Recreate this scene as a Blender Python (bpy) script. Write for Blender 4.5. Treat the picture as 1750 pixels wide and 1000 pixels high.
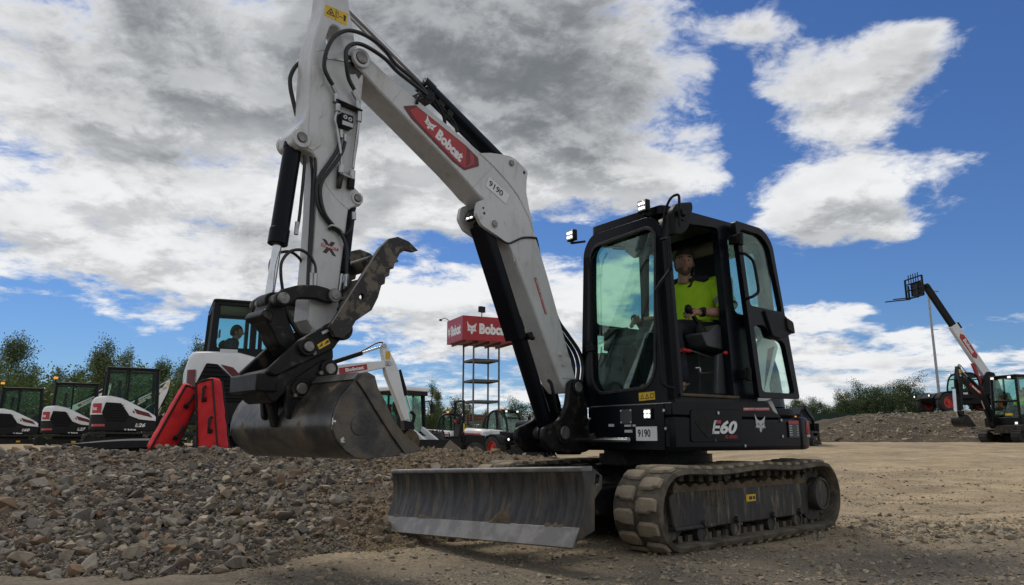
import bpy, bmesh, math, random
import numpy as np
from mathutils import Vector, Matrix, noise as mnoise
R = math.radians
random.seed(7)
rng = np.random.default_rng(11)
scene = bpy.context.scene
COL = scene.collection
for o in list(bpy.data.objects):
    bpy.data.objects.remove(o)

# ------------------------------------------------------------------ camera
EYE = 0.73
cam = bpy.data.cameras.new('camera')
cam.sensor_width = 36.0
cam.lens = 36.0 * 1275.0 / 1750.0
cam.clip_start = 0.05
cam.clip_end = 2000.0
camo = bpy.data.objects.new('camera', cam)
camo.location = (0, 0, EYE)
camo.rotation_euler = (R(90 + 11.2), 0, 0)
COL.objects.link(camo)
scene.camera = camo

# ------------------------------------------------------------------ exposure
scene.view_settings.view_transform = 'Standard'
scene.view_settings.look = 'None'
scene.view_settings.exposure = 0.10
scene.view_settings.gamma = 1.0
scene.view_settings.use_curve_mapping = False

# ------------------------------------------------------------------ sky and sun
SUN_EL, SUN_AZ = 56.0, -38.0        # azimuth measured from +Y towards +X: high, behind the machine, to the left
SKY = 0.10
world = bpy.data.worlds.new('World')
scene.world = world
world.use_nodes = True
try:
    world.cycles.sampling_method = 'MANUAL'
    world.cycles.sample_map_resolution = 512
except Exception:
    pass
wt = world.node_tree
wt.nodes.clear()


class NT:
    """small helper for writing node trees"""
    def __init__(s, tree):
        s.t = tree

    def n(s, typ, **kw):
        nd = s.t.nodes.new(typ)
        for k, v in kw.items():
            setattr(nd, k, v)
        return nd

    def link(s, a, b):
        s.t.links.new(a, b)

    def set(s, sock, v):
        if isinstance(v, bpy.types.NodeSocket):
            s.t.links.new(v, sock)
        else:
            sock.default_value = v

    def m(s, op, a, b=None, c=None, clamp=False):
        nd = s.n('ShaderNodeMath', operation=op, use_clamp=clamp)
        s.set(nd.inputs[0], a)
        if b is not None:
            s.set(nd.inputs[1], b)
        if c is not None:
            s.set(nd.inputs[2], c)
        return nd.outputs[0]

    def vm(s, op, a, b=None):
        nd = s.n('ShaderNodeVectorMath', operation=op)
        s.set(nd.inputs[0], a)
        if b is not None:
            s.set(nd.inputs[1], b)
        return nd.outputs[0]

    def noise(s, vec, scale, detail=4, rough=.55, dist=0.0):
        nd = s.n('ShaderNodeTexNoise')
        if vec is not None:
            s.link(vec, nd.inputs['Vector'])
        nd.inputs['Scale'].default_value = scale
        nd.inputs['Detail'].default_value = detail
        nd.inputs['Roughness'].default_value = rough
        nd.inputs['Distortion'].default_value = dist
        return nd.outputs['Fac']

    def sstep(s, v, lo, hi, a=0.0, b=1.0):
        nd = s.n('ShaderNodeMapRange', interpolation_type='SMOOTHSTEP')
        s.set(nd.inputs[0], v)
        nd.inputs[1].default_value = lo
        nd.inputs[2].default_value = hi
        nd.inputs[3].default_value = a
        nd.inputs[4].default_value = b
        return nd.outputs[0]

    def mix(s, f, a, b, blend='MIX'):
        nd = s.n('ShaderNodeMix', data_type='RGBA', blend_type=blend)
        s.set(nd.inputs[0], f)
        for i, v in ((6, a), (7, b)):
            if isinstance(v, bpy.types.NodeSocket):
                s.link(v, nd.inputs[i])
            else:
                nd.inputs[i].default_value = tuple(v) + ((1,) if len(v) == 3 else ())
        return nd.outputs[2]


# cloud density as a function of the direction one looks in
cg = bpy.data.node_groups.new('cloud_density', 'ShaderNodeTree')
cg.interface.new_socket('Vector', in_out='INPUT', socket_type='NodeSocketVector')
cg.interface.new_socket('Density', in_out='OUTPUT', socket_type='NodeSocketFloat')
cg.interface.new_socket('Gloom', in_out='OUTPUT', socket_type='NodeSocketFloat')
g = NT(cg)
gi = g.n('NodeGroupInput')
go = g.n('NodeGroupOutput')
dv = g.vm('NORMALIZE', gi.outputs[0])
sp = g.n('ShaderNodeSeparateXYZ')
g.link(dv, sp.inputs[0])
X, Y, Zc = sp.outputs
az = g.m('ARCTAN2', X, Y)
el = g.m('ARCSINE', Zc)
zc = g.m('ADD', g.m('MAXIMUM', Zc, 0.0), 0.20)
cb = g.n('ShaderNodeCombineXYZ')
g.link(g.m('DIVIDE', X, zc), cb.inputs[0])
g.link(g.m('DIVIDE', Y, zc), cb.inputs[1])
pl = cb.outputs[0]
# warp so that no cloud keeps a geometric outline
w1 = g.noise(pl, 1.7, 3, .6)
w2 = g.noise(g.vm('ADD', pl, (7.3, 2.1, 4.4)), 1.7, 3, .6)
azw = g.m('ADD', az, g.m('MULTIPLY', g.m('SUBTRACT', w1, .5), .22))
elw = g.m('ADD', el, g.m('MULTIPLY', g.m('SUBTRACT', w2, .5), .15))


def blob(a0, e0, ra, re, w, gain=None):
    da = g.m('DIVIDE', g.m('SUBTRACT', azw, a0), ra)
    de = g.m('DIVIDE', g.m('SUBTRACT', elw, e0), re)
    q = g.m('ADD', g.m('MULTIPLY', da, da), g.m('MULTIPLY', de, de))
    return g.m('MULTIPLY', g.m('EXPONENT', g.m('MULTIPLY', q, -1.0)), w)


n1 = g.noise(pl, 1.6, 4, .55, .25)
n2 = g.noise(g.vm('ADD', pl, (3.1, 9.2, 1.7)), 4.2, 7, .62, .25)
n3 = g.noise(g.vm('ADD', pl, (5.5, 1.2, 6.1)), 13.0, 4, .68, .5)
D = g.m('ADD', g.m('ADD', g.m('MULTIPLY', n1, .85), g.m('MULTIPLY', n2, 1.10)), g.m('MULTIPLY', n3, .36))
D = g.m('SUBTRACT', D, 1.19)
BLOBS = [  # azimuth, elevation, half widths, weight
    (-.48, .44, .50, .24, .27), (-.02, .48, .33, .15, .42), (-.50, .245, .36, .065, .24), (.10, .345, .17, .05, .22), (-.43, .335, .07, .022, -.16),
    (.62, .36, .27, .42, -.46), (-.52, .100, .38, .045, -.24), (-.02, .262, .20, .034, -.34), (-.13, .315, .06, .035, .18), (-.06, .160, .19, .055, .27),
    (.485, .425, .135, .060, .70), (.53, .47, .06, .04, .3), (.46, .302, .145, .045, .72), (.50, .245, .06, .026, .40), (.345, .515, .05, .03, .3),
    (.31, .38, .035, .11, -.30), (.20, .235, .16, .04, -.10), (.48, .185, .22, .025, -.20), (.42, .085, .40, .065, .42), (.50, .145, .22, .022, .30), (-.3, .13, .3, .03, .05), (.10, .20, .09, .045, .28), (.07, .285, .06, .012, .2)]
for b in BLOBS:
    D = g.m('ADD', D, blob(*b))
# the same broken cover overhead and on the other sides
D = g.m('ADD', D, g.m('MULTIPLY', .26, g.m('MAXIMUM', g.sstep(g.m('ABSOLUTE', az), .85, 1.3), g.sstep(el, .62, .85))))
# how heavy and dark the cloud is
GL = g.m('SUBTRACT', g.m('MULTIPLY', g.noise(g.vm('ADD', pl, (1.3, 4.2, 8.8)), 2.4, 5, .56), 1.9), .95)
for b in [(-.54, .54, .34, .10, .62), (-.18, .52, .24, .09, .34), (.14, .47, .24, .085, .62), (-.30, .255, .10, .030, .42), (-.46, .32, .14, .03, .20), (-.19, .345, .10, .045, .34), (.15, .355, .10, .03, .10), (-.40, .40, .10, .04, -.25), (-.60, .36, .12, .04, -.25), (.50, .275, .12, .022, .30), (.44, .40, .10, .02, .18)]:
    GL = g.m('ADD', GL, blob(*b))
# bases of clouds overhead look dark, those further off show their lit flanks
GL = g.m('ADD', GL, g.sstep(el, .26, .54, -.24, .34))
g.link(D, go.inputs[0])
g.link(GL, go.inputs[1])

w = NT(wt)
sky = w.n('ShaderNodeTexSky')
sky.sky_type = 'NISHITA'
sky.sun_disc = False
sky.sun_elevation = R(SUN_EL)
sky.sun_rotation = R(SUN_AZ)
sky.air_density = 1.15
sky.dust_density = 0.0
sky.ozone_density = 2.6
sky.altitude = 300
tc = w.n('ShaderNodeTexCoord')
dirv = tc.outputs['Generated']


def dens(vec):
    nd = w.n('ShaderNodeGroup')
    nd.node_tree = cg
    w.link(vec, nd.inputs[0])
    return nd.outputs[0], nd.outputs[1]


d0, gl0 = dens(dirv)
d1, _ = dens(w.vm('ADD', dirv, (-.010, 0, .030)))
alpha = w.sstep(d0, -.05, .22)
thick = w.sstep(d1, .05, .50)                       # cloud between this spot and the light above it
lump = w.sstep(w.m('SUBTRACT', d0, d1), -.16, .20)  # billows catch the light on their upper side
gloom = w.m('MULTIPLY', w.sstep(gl0, -.32, .72), w.sstep(d0, .02, .42))
grain = w.m('SUBTRACT', 1.16, w.m('MULTIPLY', lump, .42))
shade = w.m('ADD', w.m('MULTIPLY', w.m('MULTIPLY', gloom, .80), grain), w.m('MULTIPLY', w.m('MULTIPLY', thick, .38), w.m('SUBTRACT', 1.0, lump)))
shade = w.m('TANH', w.m('MULTIPLY', shade, 1.12))
K = 1.0 / SKY
ccol = w.mix(shade, (.82 * K, .83 * K, .845 * K), (.092 * K, .108 * K, .124 * K))
skyc = w.mix(1.0, sky.outputs[0], (.37, .53, .80), 'MULTIPLY')
col = w.mix(alpha, skyc, ccol)
bg = w.n('ShaderNodeBackground')
w.link(col, bg.inputs[0])
bg.inputs[1].default_value = SKY
wo = w.n('ShaderNodeOutputWorld')
w.link(bg.outputs[0], wo.inputs[0])

sun = bpy.data.lights.new('sun', 'SUN')
sun.energy = 1.5
sun.angle = R(15)
sun.color = (1.0, .93, .82)
suno = bpy.data.objects.new('sun', sun)
a, e = R(SUN_AZ), R(SUN_EL)
sd = Vector((math.sin(a) * math.cos(e), math.cos(a) * math.cos(e), math.sin(e)))
suno.rotation_euler = (-sd).to_track_quat('-Z', 'Y').to_euler()
suno.location = sd * 30
COL.objects.link(suno)

# ------------------------------------------------------------------ lettering meshes (made first, while the scene is small)
TXT = {}


def make_text(key, s, bold=.012, shear=0.0, squeeze=1.0):
    cu = bpy.data.curves.new('lettering', 'FONT')
    cu.body = s
    cu.size = 1.0
    cu.offset = bold
    cu.shear = shear
    cu.space_character = squeeze
    cu.resolution_u = 3
    ob = bpy.data.objects.new('lettering', cu)
    COL.objects.link(ob)
    dg = bpy.context.evaluated_depsgraph_get()
    me = bpy.data.meshes.new_from_object(ob.evaluated_get(dg))
    bpy.data.objects.remove(ob)
    co = np.zeros(len(me.vertices) * 3)
    me.vertices.foreach_get('co', co)
    co = co.reshape(-1, 3)
    lo, hi = co.min(0), co.max(0)
    vs = (co[:, :2] - lo[:2]) / (hi[:2] - lo[:2])
    fs = [tuple(p.vertices) for p in me.polygons]
    bpy.data.meshes.remove(me)
    TXT[key] = (vs, fs)


for k, s, b, sh in [('brand', 'Bobcat', .058, 0), ('9190', '9190', .02, 0), ('60', '60', .04, .3), ('26', '26', .04, .3), ('27', '27', .04, .3), ('19', '19', .04, .3),
                    ('series', 'R2-SERIES', .01, .3), ('wire', 'OPERATE BY WIRE JOYSTICKS', .03, 0), ('tc', 'Tc 2416', -.01, .2),
                    ('connect', 'CONNECT', .02, .2), ('X', 'X', .06, 0), ('name', 'TOMAS', .01, 0), ('bcat', 'bcat', .045, 0), ('T', 'T', .05, 0)]:
    make_text(k, s, b, sh)

# ------------------------------------------------------------------ mesh helpers


def link(o):
    COL.objects.link(o)
    return o


def catmull(pts, n=6):
    pts = [Vector(p) for p in pts]
    if len(pts) < 3:
        return pts
    out = []
    P = [pts[0] * 2 - pts[1]] + pts + [pts[-1] * 2 - pts[-2]]
    for i in range(1, len(P) - 2):
        a, b, c, d = P[i - 1:i + 3]
        for k in range(n):
            t = k / n
            out.append(.5 * ((2 * b) + (c - a) * t + (2 * a - 5 * b + 4 * c - d) * t * t + (3 * b - a - 3 * c + d) * t ** 3))
    out.append(pts[-1])
    return out


def rounded(pts, r, n=4):
    """2-D polygon with its corners rounded; r is one radius or one per corner"""
    out = []
    N = len(pts)
    for i in range(N):
        p = Vector(pts[i][:2])
        a = Vector(pts[i - 1][:2]) - p
        b = Vector(pts[(i + 1) % N][:2]) - p
        rr = r[i] if isinstance(r, (list, tuple)) else r
        d = min(rr, a.length * .45, b.length * .45)
        if d < 1e-5:
            out.append(tuple(p))
            continue
        a = p + a.normalized() * d
        b = p + b.normalized() * d
        for k in range(n + 1):
            t = k / n
            q = a * (1 - t) ** 2 + p * 2 * t * (1 - t) + b * t * t
            out.append((q.x, q.y))
    return out


EACH = {'pivot_pin', 'pivot_boss', 'ram_lug', 'boom_pin', 'pin_boss', 'lug_hole', 'hose_bolt', 'arm_pin', 'hose_fitting', 'bolt', 'small_sticker', 'door_hinge', 'hanger_ear', 'bucket_pin', 'coupler_pin', 'push_arm', 'lift_arm', 'grab_rail', 'travel_lever', 'idler_link', 'warning_sticker', 'swing_ram', 'lever_grip', 'headliner', 'console', 'weld_bead', 'valve_block', 'grease_stain', 'shoulder_yoke', 'led', 'link_pin', 'valve_face', 'idler_wheel', 'guard_clamp', 'cuff', 'reflective_band', 'eye', 'eyebrow'}
AX = {'xz': lambda p, q, t: (p, t, q), 'xy': lambda p, q, t: (p, q, t), 'yz': lambda p, q, t: (t, p, q)}


class MB:
    def __init__(s):
        s.v, s.f, s.pc = [], [], []

    def add(s, vs, fs):
        o = len(s.v)
        s.pc.append((o, len(s.f)))
        s.v += [tuple(x) for x in vs]
        s.f += [tuple(i + o for i in f) for f in fs]
        return s

    def box(s, c, d, rot=None, taper=(1, 1)):
        x, y, z = d[0] / 2, d[1] / 2, d[2] / 2
        vs = [Vector((sx * x * (taper[0] if sz > 0 else 1), sy * y * (taper[1] if sz > 0 else 1), sz * z)) for sz in (-1, 1) for sx, sy in ((-1, -1), (1, -1), (1, 1), (-1, 1))]
        if rot is not None:
            vs = [rot @ q for q in vs]
        vs = [q + Vector(c) for q in vs]
        return s.add(vs, [(3, 2, 1, 0), (4, 5, 6, 7), (0, 1, 5, 4), (1, 2, 6, 5), (2, 3, 7, 6), (3, 0, 4, 7)])

    def span(s, a, b):
        return s.box([(p + q) / 2 for p, q in zip(a, b)], [abs(q - p) for p, q in zip(a, b)])

    def prism(s, pts, t0, t1, plane='xz', holes=()):
        f = AX[plane]
        if not holes:
            n = len(pts)
            vs = [f(p[0], p[1], t0) for p in pts] + [f(p[0], p[1], t1) for p in pts]
            return s.add(vs, [tuple(range(n)), tuple(range(2 * n - 1, n - 1, -1))] + [(i, i + n, (i + 1) % n + n, (i + 1) % n) for i in range(n)])
        bm = bmesh.new()
        loops, edges = [], []
        for lp in [pts] + list(holes):
            vv = [bm.verts.new((p[0], p[1], 0)) for p in lp]
            loops.append(vv)
            edges += [bm.edges.new((vv[i], vv[(i + 1) % len(vv)])) for i in range(len(vv))]
        bmesh.ops.triangle_fill(bm, use_beauty=True, use_dissolve=False, edges=edges)
        bm.verts.index_update()
        n = len(bm.verts)
        base = [(q.co.x, q.co.y) for q in bm.verts]
        tri = [tuple(q.index for q in fc.verts) for fc in bm.faces]
        li = [[q.index for q in lp] for lp in loops]
        bm.free()
        vs = [f(p[0], p[1], t0) for p in base] + [f(p[0], p[1], t1) for p in base]
        fs = tri + [tuple(i + n for i in reversed(t)) for t in tri]
        for lp in li:
            m = len(lp)
            fs += [(lp[i], lp[i] + n, lp[(i + 1) % m] + n, lp[(i + 1) % m]) for i in range(m)]
        return s.add(vs, fs)

    def cyl(s, p0, p1, r0, r1=None, n=16, cap=True):
        p0, p1 = Vector(p0), Vector(p1)
        r1 = r0 if r1 is None else r1
        d = (p1 - p0).normalized()
        q = d.to_track_quat('Z', 'Y')
        vs = []
        for p, r in ((p0, r0), (p1, r1)):
            for i in range(n):
                t = 2 * math.pi * i / n
                vs.append(p + q @ Vector((r * math.cos(t), r * math.sin(t), 0)))
        fs = [(i, (i + 1) % n, (i + 1) % n + n, i + n) for i in range(n)]
        if cap:
            fs += [tuple(range(n - 1, -1, -1)), tuple(range(n, 2 * n))]
        return s.add(vs, fs)

    def ring(s, p0, p1, r, ri, n=24):
        """annulus with thickness"""
        p0, p1 = Vector(p0), Vector(p1)
        q = (p1 - p0).normalized().to_track_quat('Z', 'Y')
        vs = []
        for p, rr in ((p0, r), (p1, r), (p1, ri), (p0, ri)):
            for i in range(n):
                t = 2 * math.pi * i / n
                vs.append(p + q @ Vector((rr * math.cos(t), rr * math.sin(t), 0)))
        fs = []
        for k in range(4):
            k2 = (k + 1) % 4
            fs += [(k * n + i, k * n + (i + 1) % n, k2 * n + (i + 1) % n, k2 * n + i) for i in range(n)]
        return s.add(vs, fs)

    def tube(s, pts, r, n=8, smooth=True, closed=False, k=5):
        P = catmull(pts, k) if smooth else [Vector(p) for p in pts]
        m = len(P)
        rr = r if isinstance(r, (list, tuple)) else None
        vs = []
        up = None
        for i, p in enumerate(P):
            t = (P[min(i + 1, m - 1)] - P[max(i - 1, 0)]).normalized()
            if up is None:
                up = t.orthogonal().normalized()
            else:
                up = (up - t * up.dot(t))
                up = up.normalized() if up.length > 1e-6 else t.orthogonal().normalized()
            b = t.cross(up)
            ra = r if rr is None else rr[min(int(i / max(m - 1, 1) * (len(rr) - 1) + .5), len(rr) - 1)]
            for j in range(n):
                a = 2 * math.pi * j / n
                vs.append(p + (up * math.cos(a) + b * math.sin(a)) * ra)
        fs = [(i * n + j, i * n + (j + 1) % n, (i + 1) * n + (j + 1) % n, (i + 1) * n + j) for i in range(m - 1) for j in range(n)]
        fs += [tuple(range(n - 1, -1, -1)), tuple((m - 1) * n + j for j in range(n))]
        return s.add(vs, fs)

    def loft(s, secs, cap=True):
        n = len(secs[0])
        vs = [p for sc in secs for p in sc]
        fs = [(i * n + j, i * n + (j + 1) % n, (i + 1) * n + (j + 1) % n, (i + 1) * n + j) for i in range(len(secs) - 1) for j in range(n)]
        if cap:
            fs += [tuple(range(n - 1, -1, -1)), tuple((len(secs) - 1) * n + j for j in range(n))]
        return s.add(vs, fs)

    def ball(s, c, r, nu=12, nv=8):
        rx, ry, rz = r if isinstance(r, (tuple, list)) else (r, r, r)
        vs = [(c[0], c[1], c[2] - rz)]
        for i in range(1, nv):
            t = math.pi * i / nv - math.pi / 2
            for j in range(nu):
                a = 2 * math.pi * j / nu
                vs.append((c[0] + rx * math.cos(t) * math.cos(a), c[1] + ry * math.cos(t) * math.sin(a), c[2] + rz * math.sin(t)))
        vs.append((c[0], c[1], c[2] + rz))
        L = len(vs) - 1
        fs = [(0, 1 + (j + 1) % nu, 1 + j) for j in range(nu)]
        for i in range(nv - 2):
            fs += [(1 + i * nu + j, 1 + i * nu + (j + 1) % nu, 1 + (i + 1) * nu + (j + 1) % nu, 1 + (i + 1) * nu + j) for j in range(nu)]
        fs += [(1 + (nv - 2) * nu + j, 1 + (nv - 2) * nu + (j + 1) % nu, L) for j in range(nu)]
        return s.add(vs, fs)

    def map(s, fn):
        s.v = [tuple(fn(Vector(p))) for p in s.v]
        return s

    def build(s, name, mat, parent=None, bevel=0, loc=None, rz=0, smooth=35, seg=2):
        if name in EACH and len(s.pc) > 1:            # pieces one can pick apart are parts of their own
            ends = s.pc[1:] + [(len(s.v), len(s.f))]
            first = None
            for (v0, f0), (v1, f1) in zip(s.pc, ends):
                q = MB()
                q.add(s.v[v0:v1], [tuple(i - v0 for i in fc) for fc in s.f[f0:f1]])
                ob = q.build(name, mat, parent, bevel, loc, rz, smooth, seg)
                first = first or ob
            return first
        me = bpy.data.meshes.new(name)
        me.from_pydata(s.v, [], s.f)
        bm = bmesh.new()
        bm.from_mesh(me)
        bmesh.ops.recalc_face_normals(bm, faces=bm.faces)
        bm.to_mesh(me)
        bm.free()
        if smooth:
            me.shade_smooth()
            me.set_sharp_from_angle(angle=R(smooth))
        me.materials.append(MAT[mat] if isinstance(mat, str) else mat)
        o = bpy.data.objects.new(name, me)
        link(o)
        if parent:
            o.parent = parent
        if loc:
            o.location = loc
        if rz:
            o.rotation_euler.z = rz
        if bevel:
            b = o.modifiers.new('bevel', 'BEVEL')
            b.width = bevel
            b.segments = seg
            b.limit_method = 'ANGLE'
            b.angle_limit = R(40)
            b.harden_normals = False
        return o


def rot_to(d, up=(0, 0, 1)):
    """matrix whose x axis is d"""
    x = Vector(d).normalized()
    y = Vector(up).cross(x)
    y = y.normalized() if y.length > 1e-5 else Vector((0, 1, 0))
    return Matrix((x, y, x.cross(y))).transposed()


def bar(mb, a, b, w, h, up=(0, 0, 1)):
    a, b = Vector(a), Vector(b)
    return mb.box((a + b) / 2, ((b - a).length, w, h), rot_to(b - a, up))


def letter(key, o, ex, ey, mat, parent, name='lettering', t=.0012):
    """flat lettering: o = lower left corner, ex and ey = the full width and height vectors"""
    vs, fs = TXT[key]
    o, ex, ey = Vector(o), Vector(ex), Vector(ey)
    m = MB()
    m.add([o + ex * float(p[0]) + ey * float(p[1]) for p in vs], fs)
    ob = m.build(name, mat, parent, smooth=0)
    return ob


CAT = [(.02, 1.0), (.10, .90), (.20, .76), (.34, .66), (.50, .63), (.66, .67), (.82, .77), (.98, .88), (.95, .74), (.90, .60), (.86, .48), (.88, .38), (.98, .22), (.84, .28), (.82, .18), (.74, .26), (.70, .16),
       (.64, .28), (.60, .26), (.62, .12), (.56, .02), (.47, .0), (.41, .08), (.42, .24), (.36, .28), (.30, .18), (.27, .28), (.18, .20), (.17, .30), (.02, .24), (.13, .38), (.10, .50), (.09, .64), (.05, .82)]
CAT_EYES = [[(.24, .52), (.42, .44), (.41, .37), (.28, .43)], [(.80, .53), (.64, .44), (.63, .37), (.76, .43)], [(.46, .36), (.57, .36), (.52, .29)]]


def emblem(o, ex, ey, mat, parent, name='emblem'):
    m = MB()
    m.prism(CAT, 0, .001, 'xy', holes=CAT_EYES)
    o, ex, ey = Vector(o), Vector(ex), Vector(ey)
    n = ex.cross(ey).normalized()
    m.map(lambda p: o + ex * p.x + ey * p.y + n * p.z)
    return m.build(name, mat, parent, smooth=0)


def thing(name, label, cat, loc=(0, 0, 0), rz=0, group=None):
    o = bpy.data.objects.new(name, None)
    o.empty_display_size = .3
    link(o)
    o.location = loc
    o.rotation_euler.z = rz
    return tag(o, label, cat, group)


def tag(o, label, cat=None, group=None, kind=None):
    o['label'] = label
    if cat:
        o['category'] = cat
    if group:
        o['group'] = group
    if kind:
        o['kind'] = kind
    return o


def copy_tree(o, parent=None):
    c = o.copy()
    link(c)
    c.parent = parent
    for ch in list(o.children):
        copy_tree(ch, c)
    return c


# ------------------------------------------------------------------ materials
MAT = {}


def pm(name, c, c2=None, scale=6.0, rough=.5, metal=0.0, bump=0.0, bscale=60.0, dirt=None, spec=.5, coat=0.0, vec='Object', stretch=None, rvar=.12, emit=None, c2lo=.42, c2hi=.62, streak=None):
    """procedural paint, rubber, cloth: base colour varied by noise, with an optional dusting of dirt"""
    m = bpy.data.materials.new(name)
    m.use_nodes = True
    t = NT(m.node_tree)
    b = m.node_tree.nodes['Principled BSDF']
    tcn = t.n('ShaderNodeTexCoord')
    v = tcn.outputs[vec]
    if stretch:
        mp = t.n('ShaderNodeMapping')
        mp.inputs['Scale'].default_value = stretch
        t.link(v, mp.inputs[0])
        v = mp.outputs[0]
    n1 = t.noise(v, scale, 6, .6)
    colr = t.mix(t.sstep(n1, c2lo, c2hi), c, c2 if c2 else [x * .86 for x in c])
    rg = t.m('ADD', t.m('MULTIPLY', t.m('SUBTRACT', t.noise(v, scale * 2.3, 5, .6), .5), rvar * 2), rough, clamp=True)
    if dirt:
        dc, lo, hi, ds = dirt
        nd = t.noise(v, ds, 8, .65, .4)
        f = t.sstep(nd, lo, hi)
        colr = t.mix(f, colr, dc)
        rg = t.m('MAXIMUM', rg, t.m('MULTIPLY', f, .85))
    if streak:
        sc_, sstr, amt = streak
        mp2 = t.n('ShaderNodeMapping')
        mp2.inputs['Scale'].default_value = sstr
        t.link(tcn.outputs[vec], mp2.inputs[0])
        fs_ = t.m('MULTIPLY', t.sstep(t.noise(mp2.outputs[0], 5, 6, .65, .3), .50, .74), amt)
        colr = t.mix(fs_, colr, sc_)
    t.set(b.inputs['Base Color'], colr)
    t.set(b.inputs['Roughness'], rg)
    b.inputs['Metallic'].default_value = metal
    b.inputs['Specular IOR Level'].default_value = spec
    if coat:
        b.inputs['Coat Weight'].default_value = coat
        b.inputs['Coat Roughness'].default_value = .15
    if bump:
        bn = t.n('ShaderNodeBump')
        bn.inputs['Strength'].default_value = bump
        bn.inputs['Distance'].default_value = .01
        t.link(t.noise(v, bscale, 6, .6), bn.inputs['Height'])
        t.link(bn.outputs[0], b.inputs['Normal'])
    if emit:
        b.inputs['Emission Color'].default_value = tuple(emit[0]) + (1,)
        b.inputs['Emission Strength'].default_value = emit[1]
    MAT[name] = m
    return m


DUST = (.20, .165, .12)
MUD = (.17, .135, .09)
pm('white_paint', (.60, .605, .605), (.545, .545, .54), 3, .34, dirt=((.30, .27, .22), .55, .86, 6), spec=.5, coat=.12, rvar=.2, bump=.03, bscale=90, streak=((.25, .22, .17), (5, 5, .9), .32))
pm('white_clean', (.74, .745, .75), (.68, .685, .69), 3, .35, coat=.3)
pm('under_paint', (.56, .555, .54), (.50, .495, .48), 3, .45, dirt=((.28, .25, .2), .58, .84, 6))
pm('black_paint', (.0035, .0045, .008), (.005, .006, .010), 4, .30, dirt=((.035, .03, .022), .62, .95, 6), spec=.14)
pm('black_bg', (.007, .0075, .009), (.010, .0105, .012), 4, .42, dirt=((.04, .035, .028), .62, .92, 3), spec=.18)
pm('black_steel', (.008, .008, .0085), (.014, .0135, .013), 7, .42, spec=.2, dirt=((.12, .10, .075), .54, .80, 9), bump=.12)
pm('worn_steel', (.045, .044, .043), (.105, .098, .088), 5, .36, metal=.55, dirt=((.15, .118, .08), .47, .70, 5), bump=.15, stretch=(1, 1, 1))
pm('thumb_steel', (.020, .019, .018), (.13, .105, .075), 9, .6, dirt=((.16, .125, .08), .55, .72, 14), bump=.2, c2lo=.47, c2hi=.56)
pm('blade_steel', (.030, .029, .029), (.062, .060, .058), 6, .45, metal=.45, dirt=((.15, .115, .075), .49, .70, 4), bump=.12, stretch=(1, 3, .6))
pm('edge_steel', (.17, .165, .16), (.25, .24, .23), 8, .42, metal=.6, dirt=((.22, .17, .12), .58, .8, 9), bump=.1)
pm('bright_steel', (.55, .56, .58), (.48, .49, .5), 8, .2, metal=1.0, rvar=.05)
pm('zinc', (.42, .43, .42), (.34, .35, .34), 20, .35, metal=.9)
pm('pin_steel', (.16, .155, .15), (.26, .25, .24), 18, .45, metal=.7, dirt=((.12, .10, .07), .55, .8, 20))
pm('rubber', (.018, .018, .018), (.03, .029, .027), 12, .62, spec=.35)
pm('hose_rubber', (.010, .010, .011), (.016, .016, .017), 30, .45)
pm('track_rubber', (.070, .063, .052), (.135, .117, .088), 7, .85, dirt=((.17, .14, .10), .48, .70, 12), bump=.35, bscale=40, spec=.2)
pm('lug_rubber', (.20, .172, .128), (.28, .235, .17), 9, .85, dirt=((.32, .265, .185), .50, .70, 10), bump=.2, spec=.2)
pm('muddy_frame', (.016, .016, .018), (.035, .032, .027), 6, .6, dirt=((.16, .13, .09), .50, .70, 9), bump=.25, stretch=(1.6, 1, .35))
pm('grease', (.02, .017, .013), (.045, .036, .026), 30, .35, bump=.4, bscale=90)
pm('mud', (.13, .105, .072), (.085, .068, .047), 11, .95, bump=.8, bscale=35, spec=.1)
pm('plastic_grey', (.055, .06, .066), (.045, .05, .055), 9, .5)
pm('plastic_black', (.006, .006, .0065), (.009, .009, .0095), 14, .5, spec=.18)
pm('seat_cloth', (.012, .012, .014), (.02, .02, .022), 30, .85, bump=.2)
pm('red_decal', (.42, .020, .024), (.34, .014, .018), 4, .35)
pm('dark_red_decal', (.13, .008, .012), (.10, .006, .01), 4, .35)
pm('white_decal', (.76, .76, .76), (.70, .70, .70), 6, .4)
pm('silver_decal', (.52, .53, .54), (.47, .48, .49), 6, .4)
pm('black_decal', (.008, .008, .008), (.012, .012, .012), 6, .4)
pm('yellow_decal', (.72, .47, .012), (.62, .40, .012), 5, .45, dirt=((.25, .2, .1), .6, .85, 12))
pm('red_plastic', (.48, .015, .012), (.40, .012, .01), 6, .3)
pm('tail_red', (.42, .012, .012), (.34, .01, .01), 6, .15, coat=.5)
pm('amber', (.80, .28, .02), (.7, .22, .02), 6, .25, emit=((1, .38, .04), .6))
pm('lamp_lens', (.9, .9, .88), (.85, .85, .82), 30, .2, emit=((1, .97, .88), 1.0))
pm('headlamp', (.9, .9, .88), (.85, .85, .82), 30, .2, emit=((1, .97, .9), .8))
pm('reflector', (.62, .62, .60), (.45, .45, .44), 90, .25, metal=.8)
pm('led_glow', (.9, .9, .88), (.85, .85, .82), 30, .2, emit=((1, .97, .9), 3.5))
pm('cab_liner', (.13, .115, .085), (.08, .072, .055), 10, .8)
pm('sign_red', (.36, .012, .022), (.31, .010, .018), 2, .4)
pm('tower_steel', (.085, .09, .10), (.12, .125, .13), 5, .5, metal=.4, dirt=((.14, .10, .08), .6, .85, 6))
pm('galvanised', (.36, .37, .38), (.28, .29, .3), 6, .45, metal=.7)
pm('wood', (.20, .105, .06), (.14, .07, .04), 8, .8, stretch=(1, 8, 8), bump=.3)
pm('bag_red', (.62, .018, .020), (.50, .012, .014), 5, .62, bump=.35, bscale=14, spec=.3)
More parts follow.
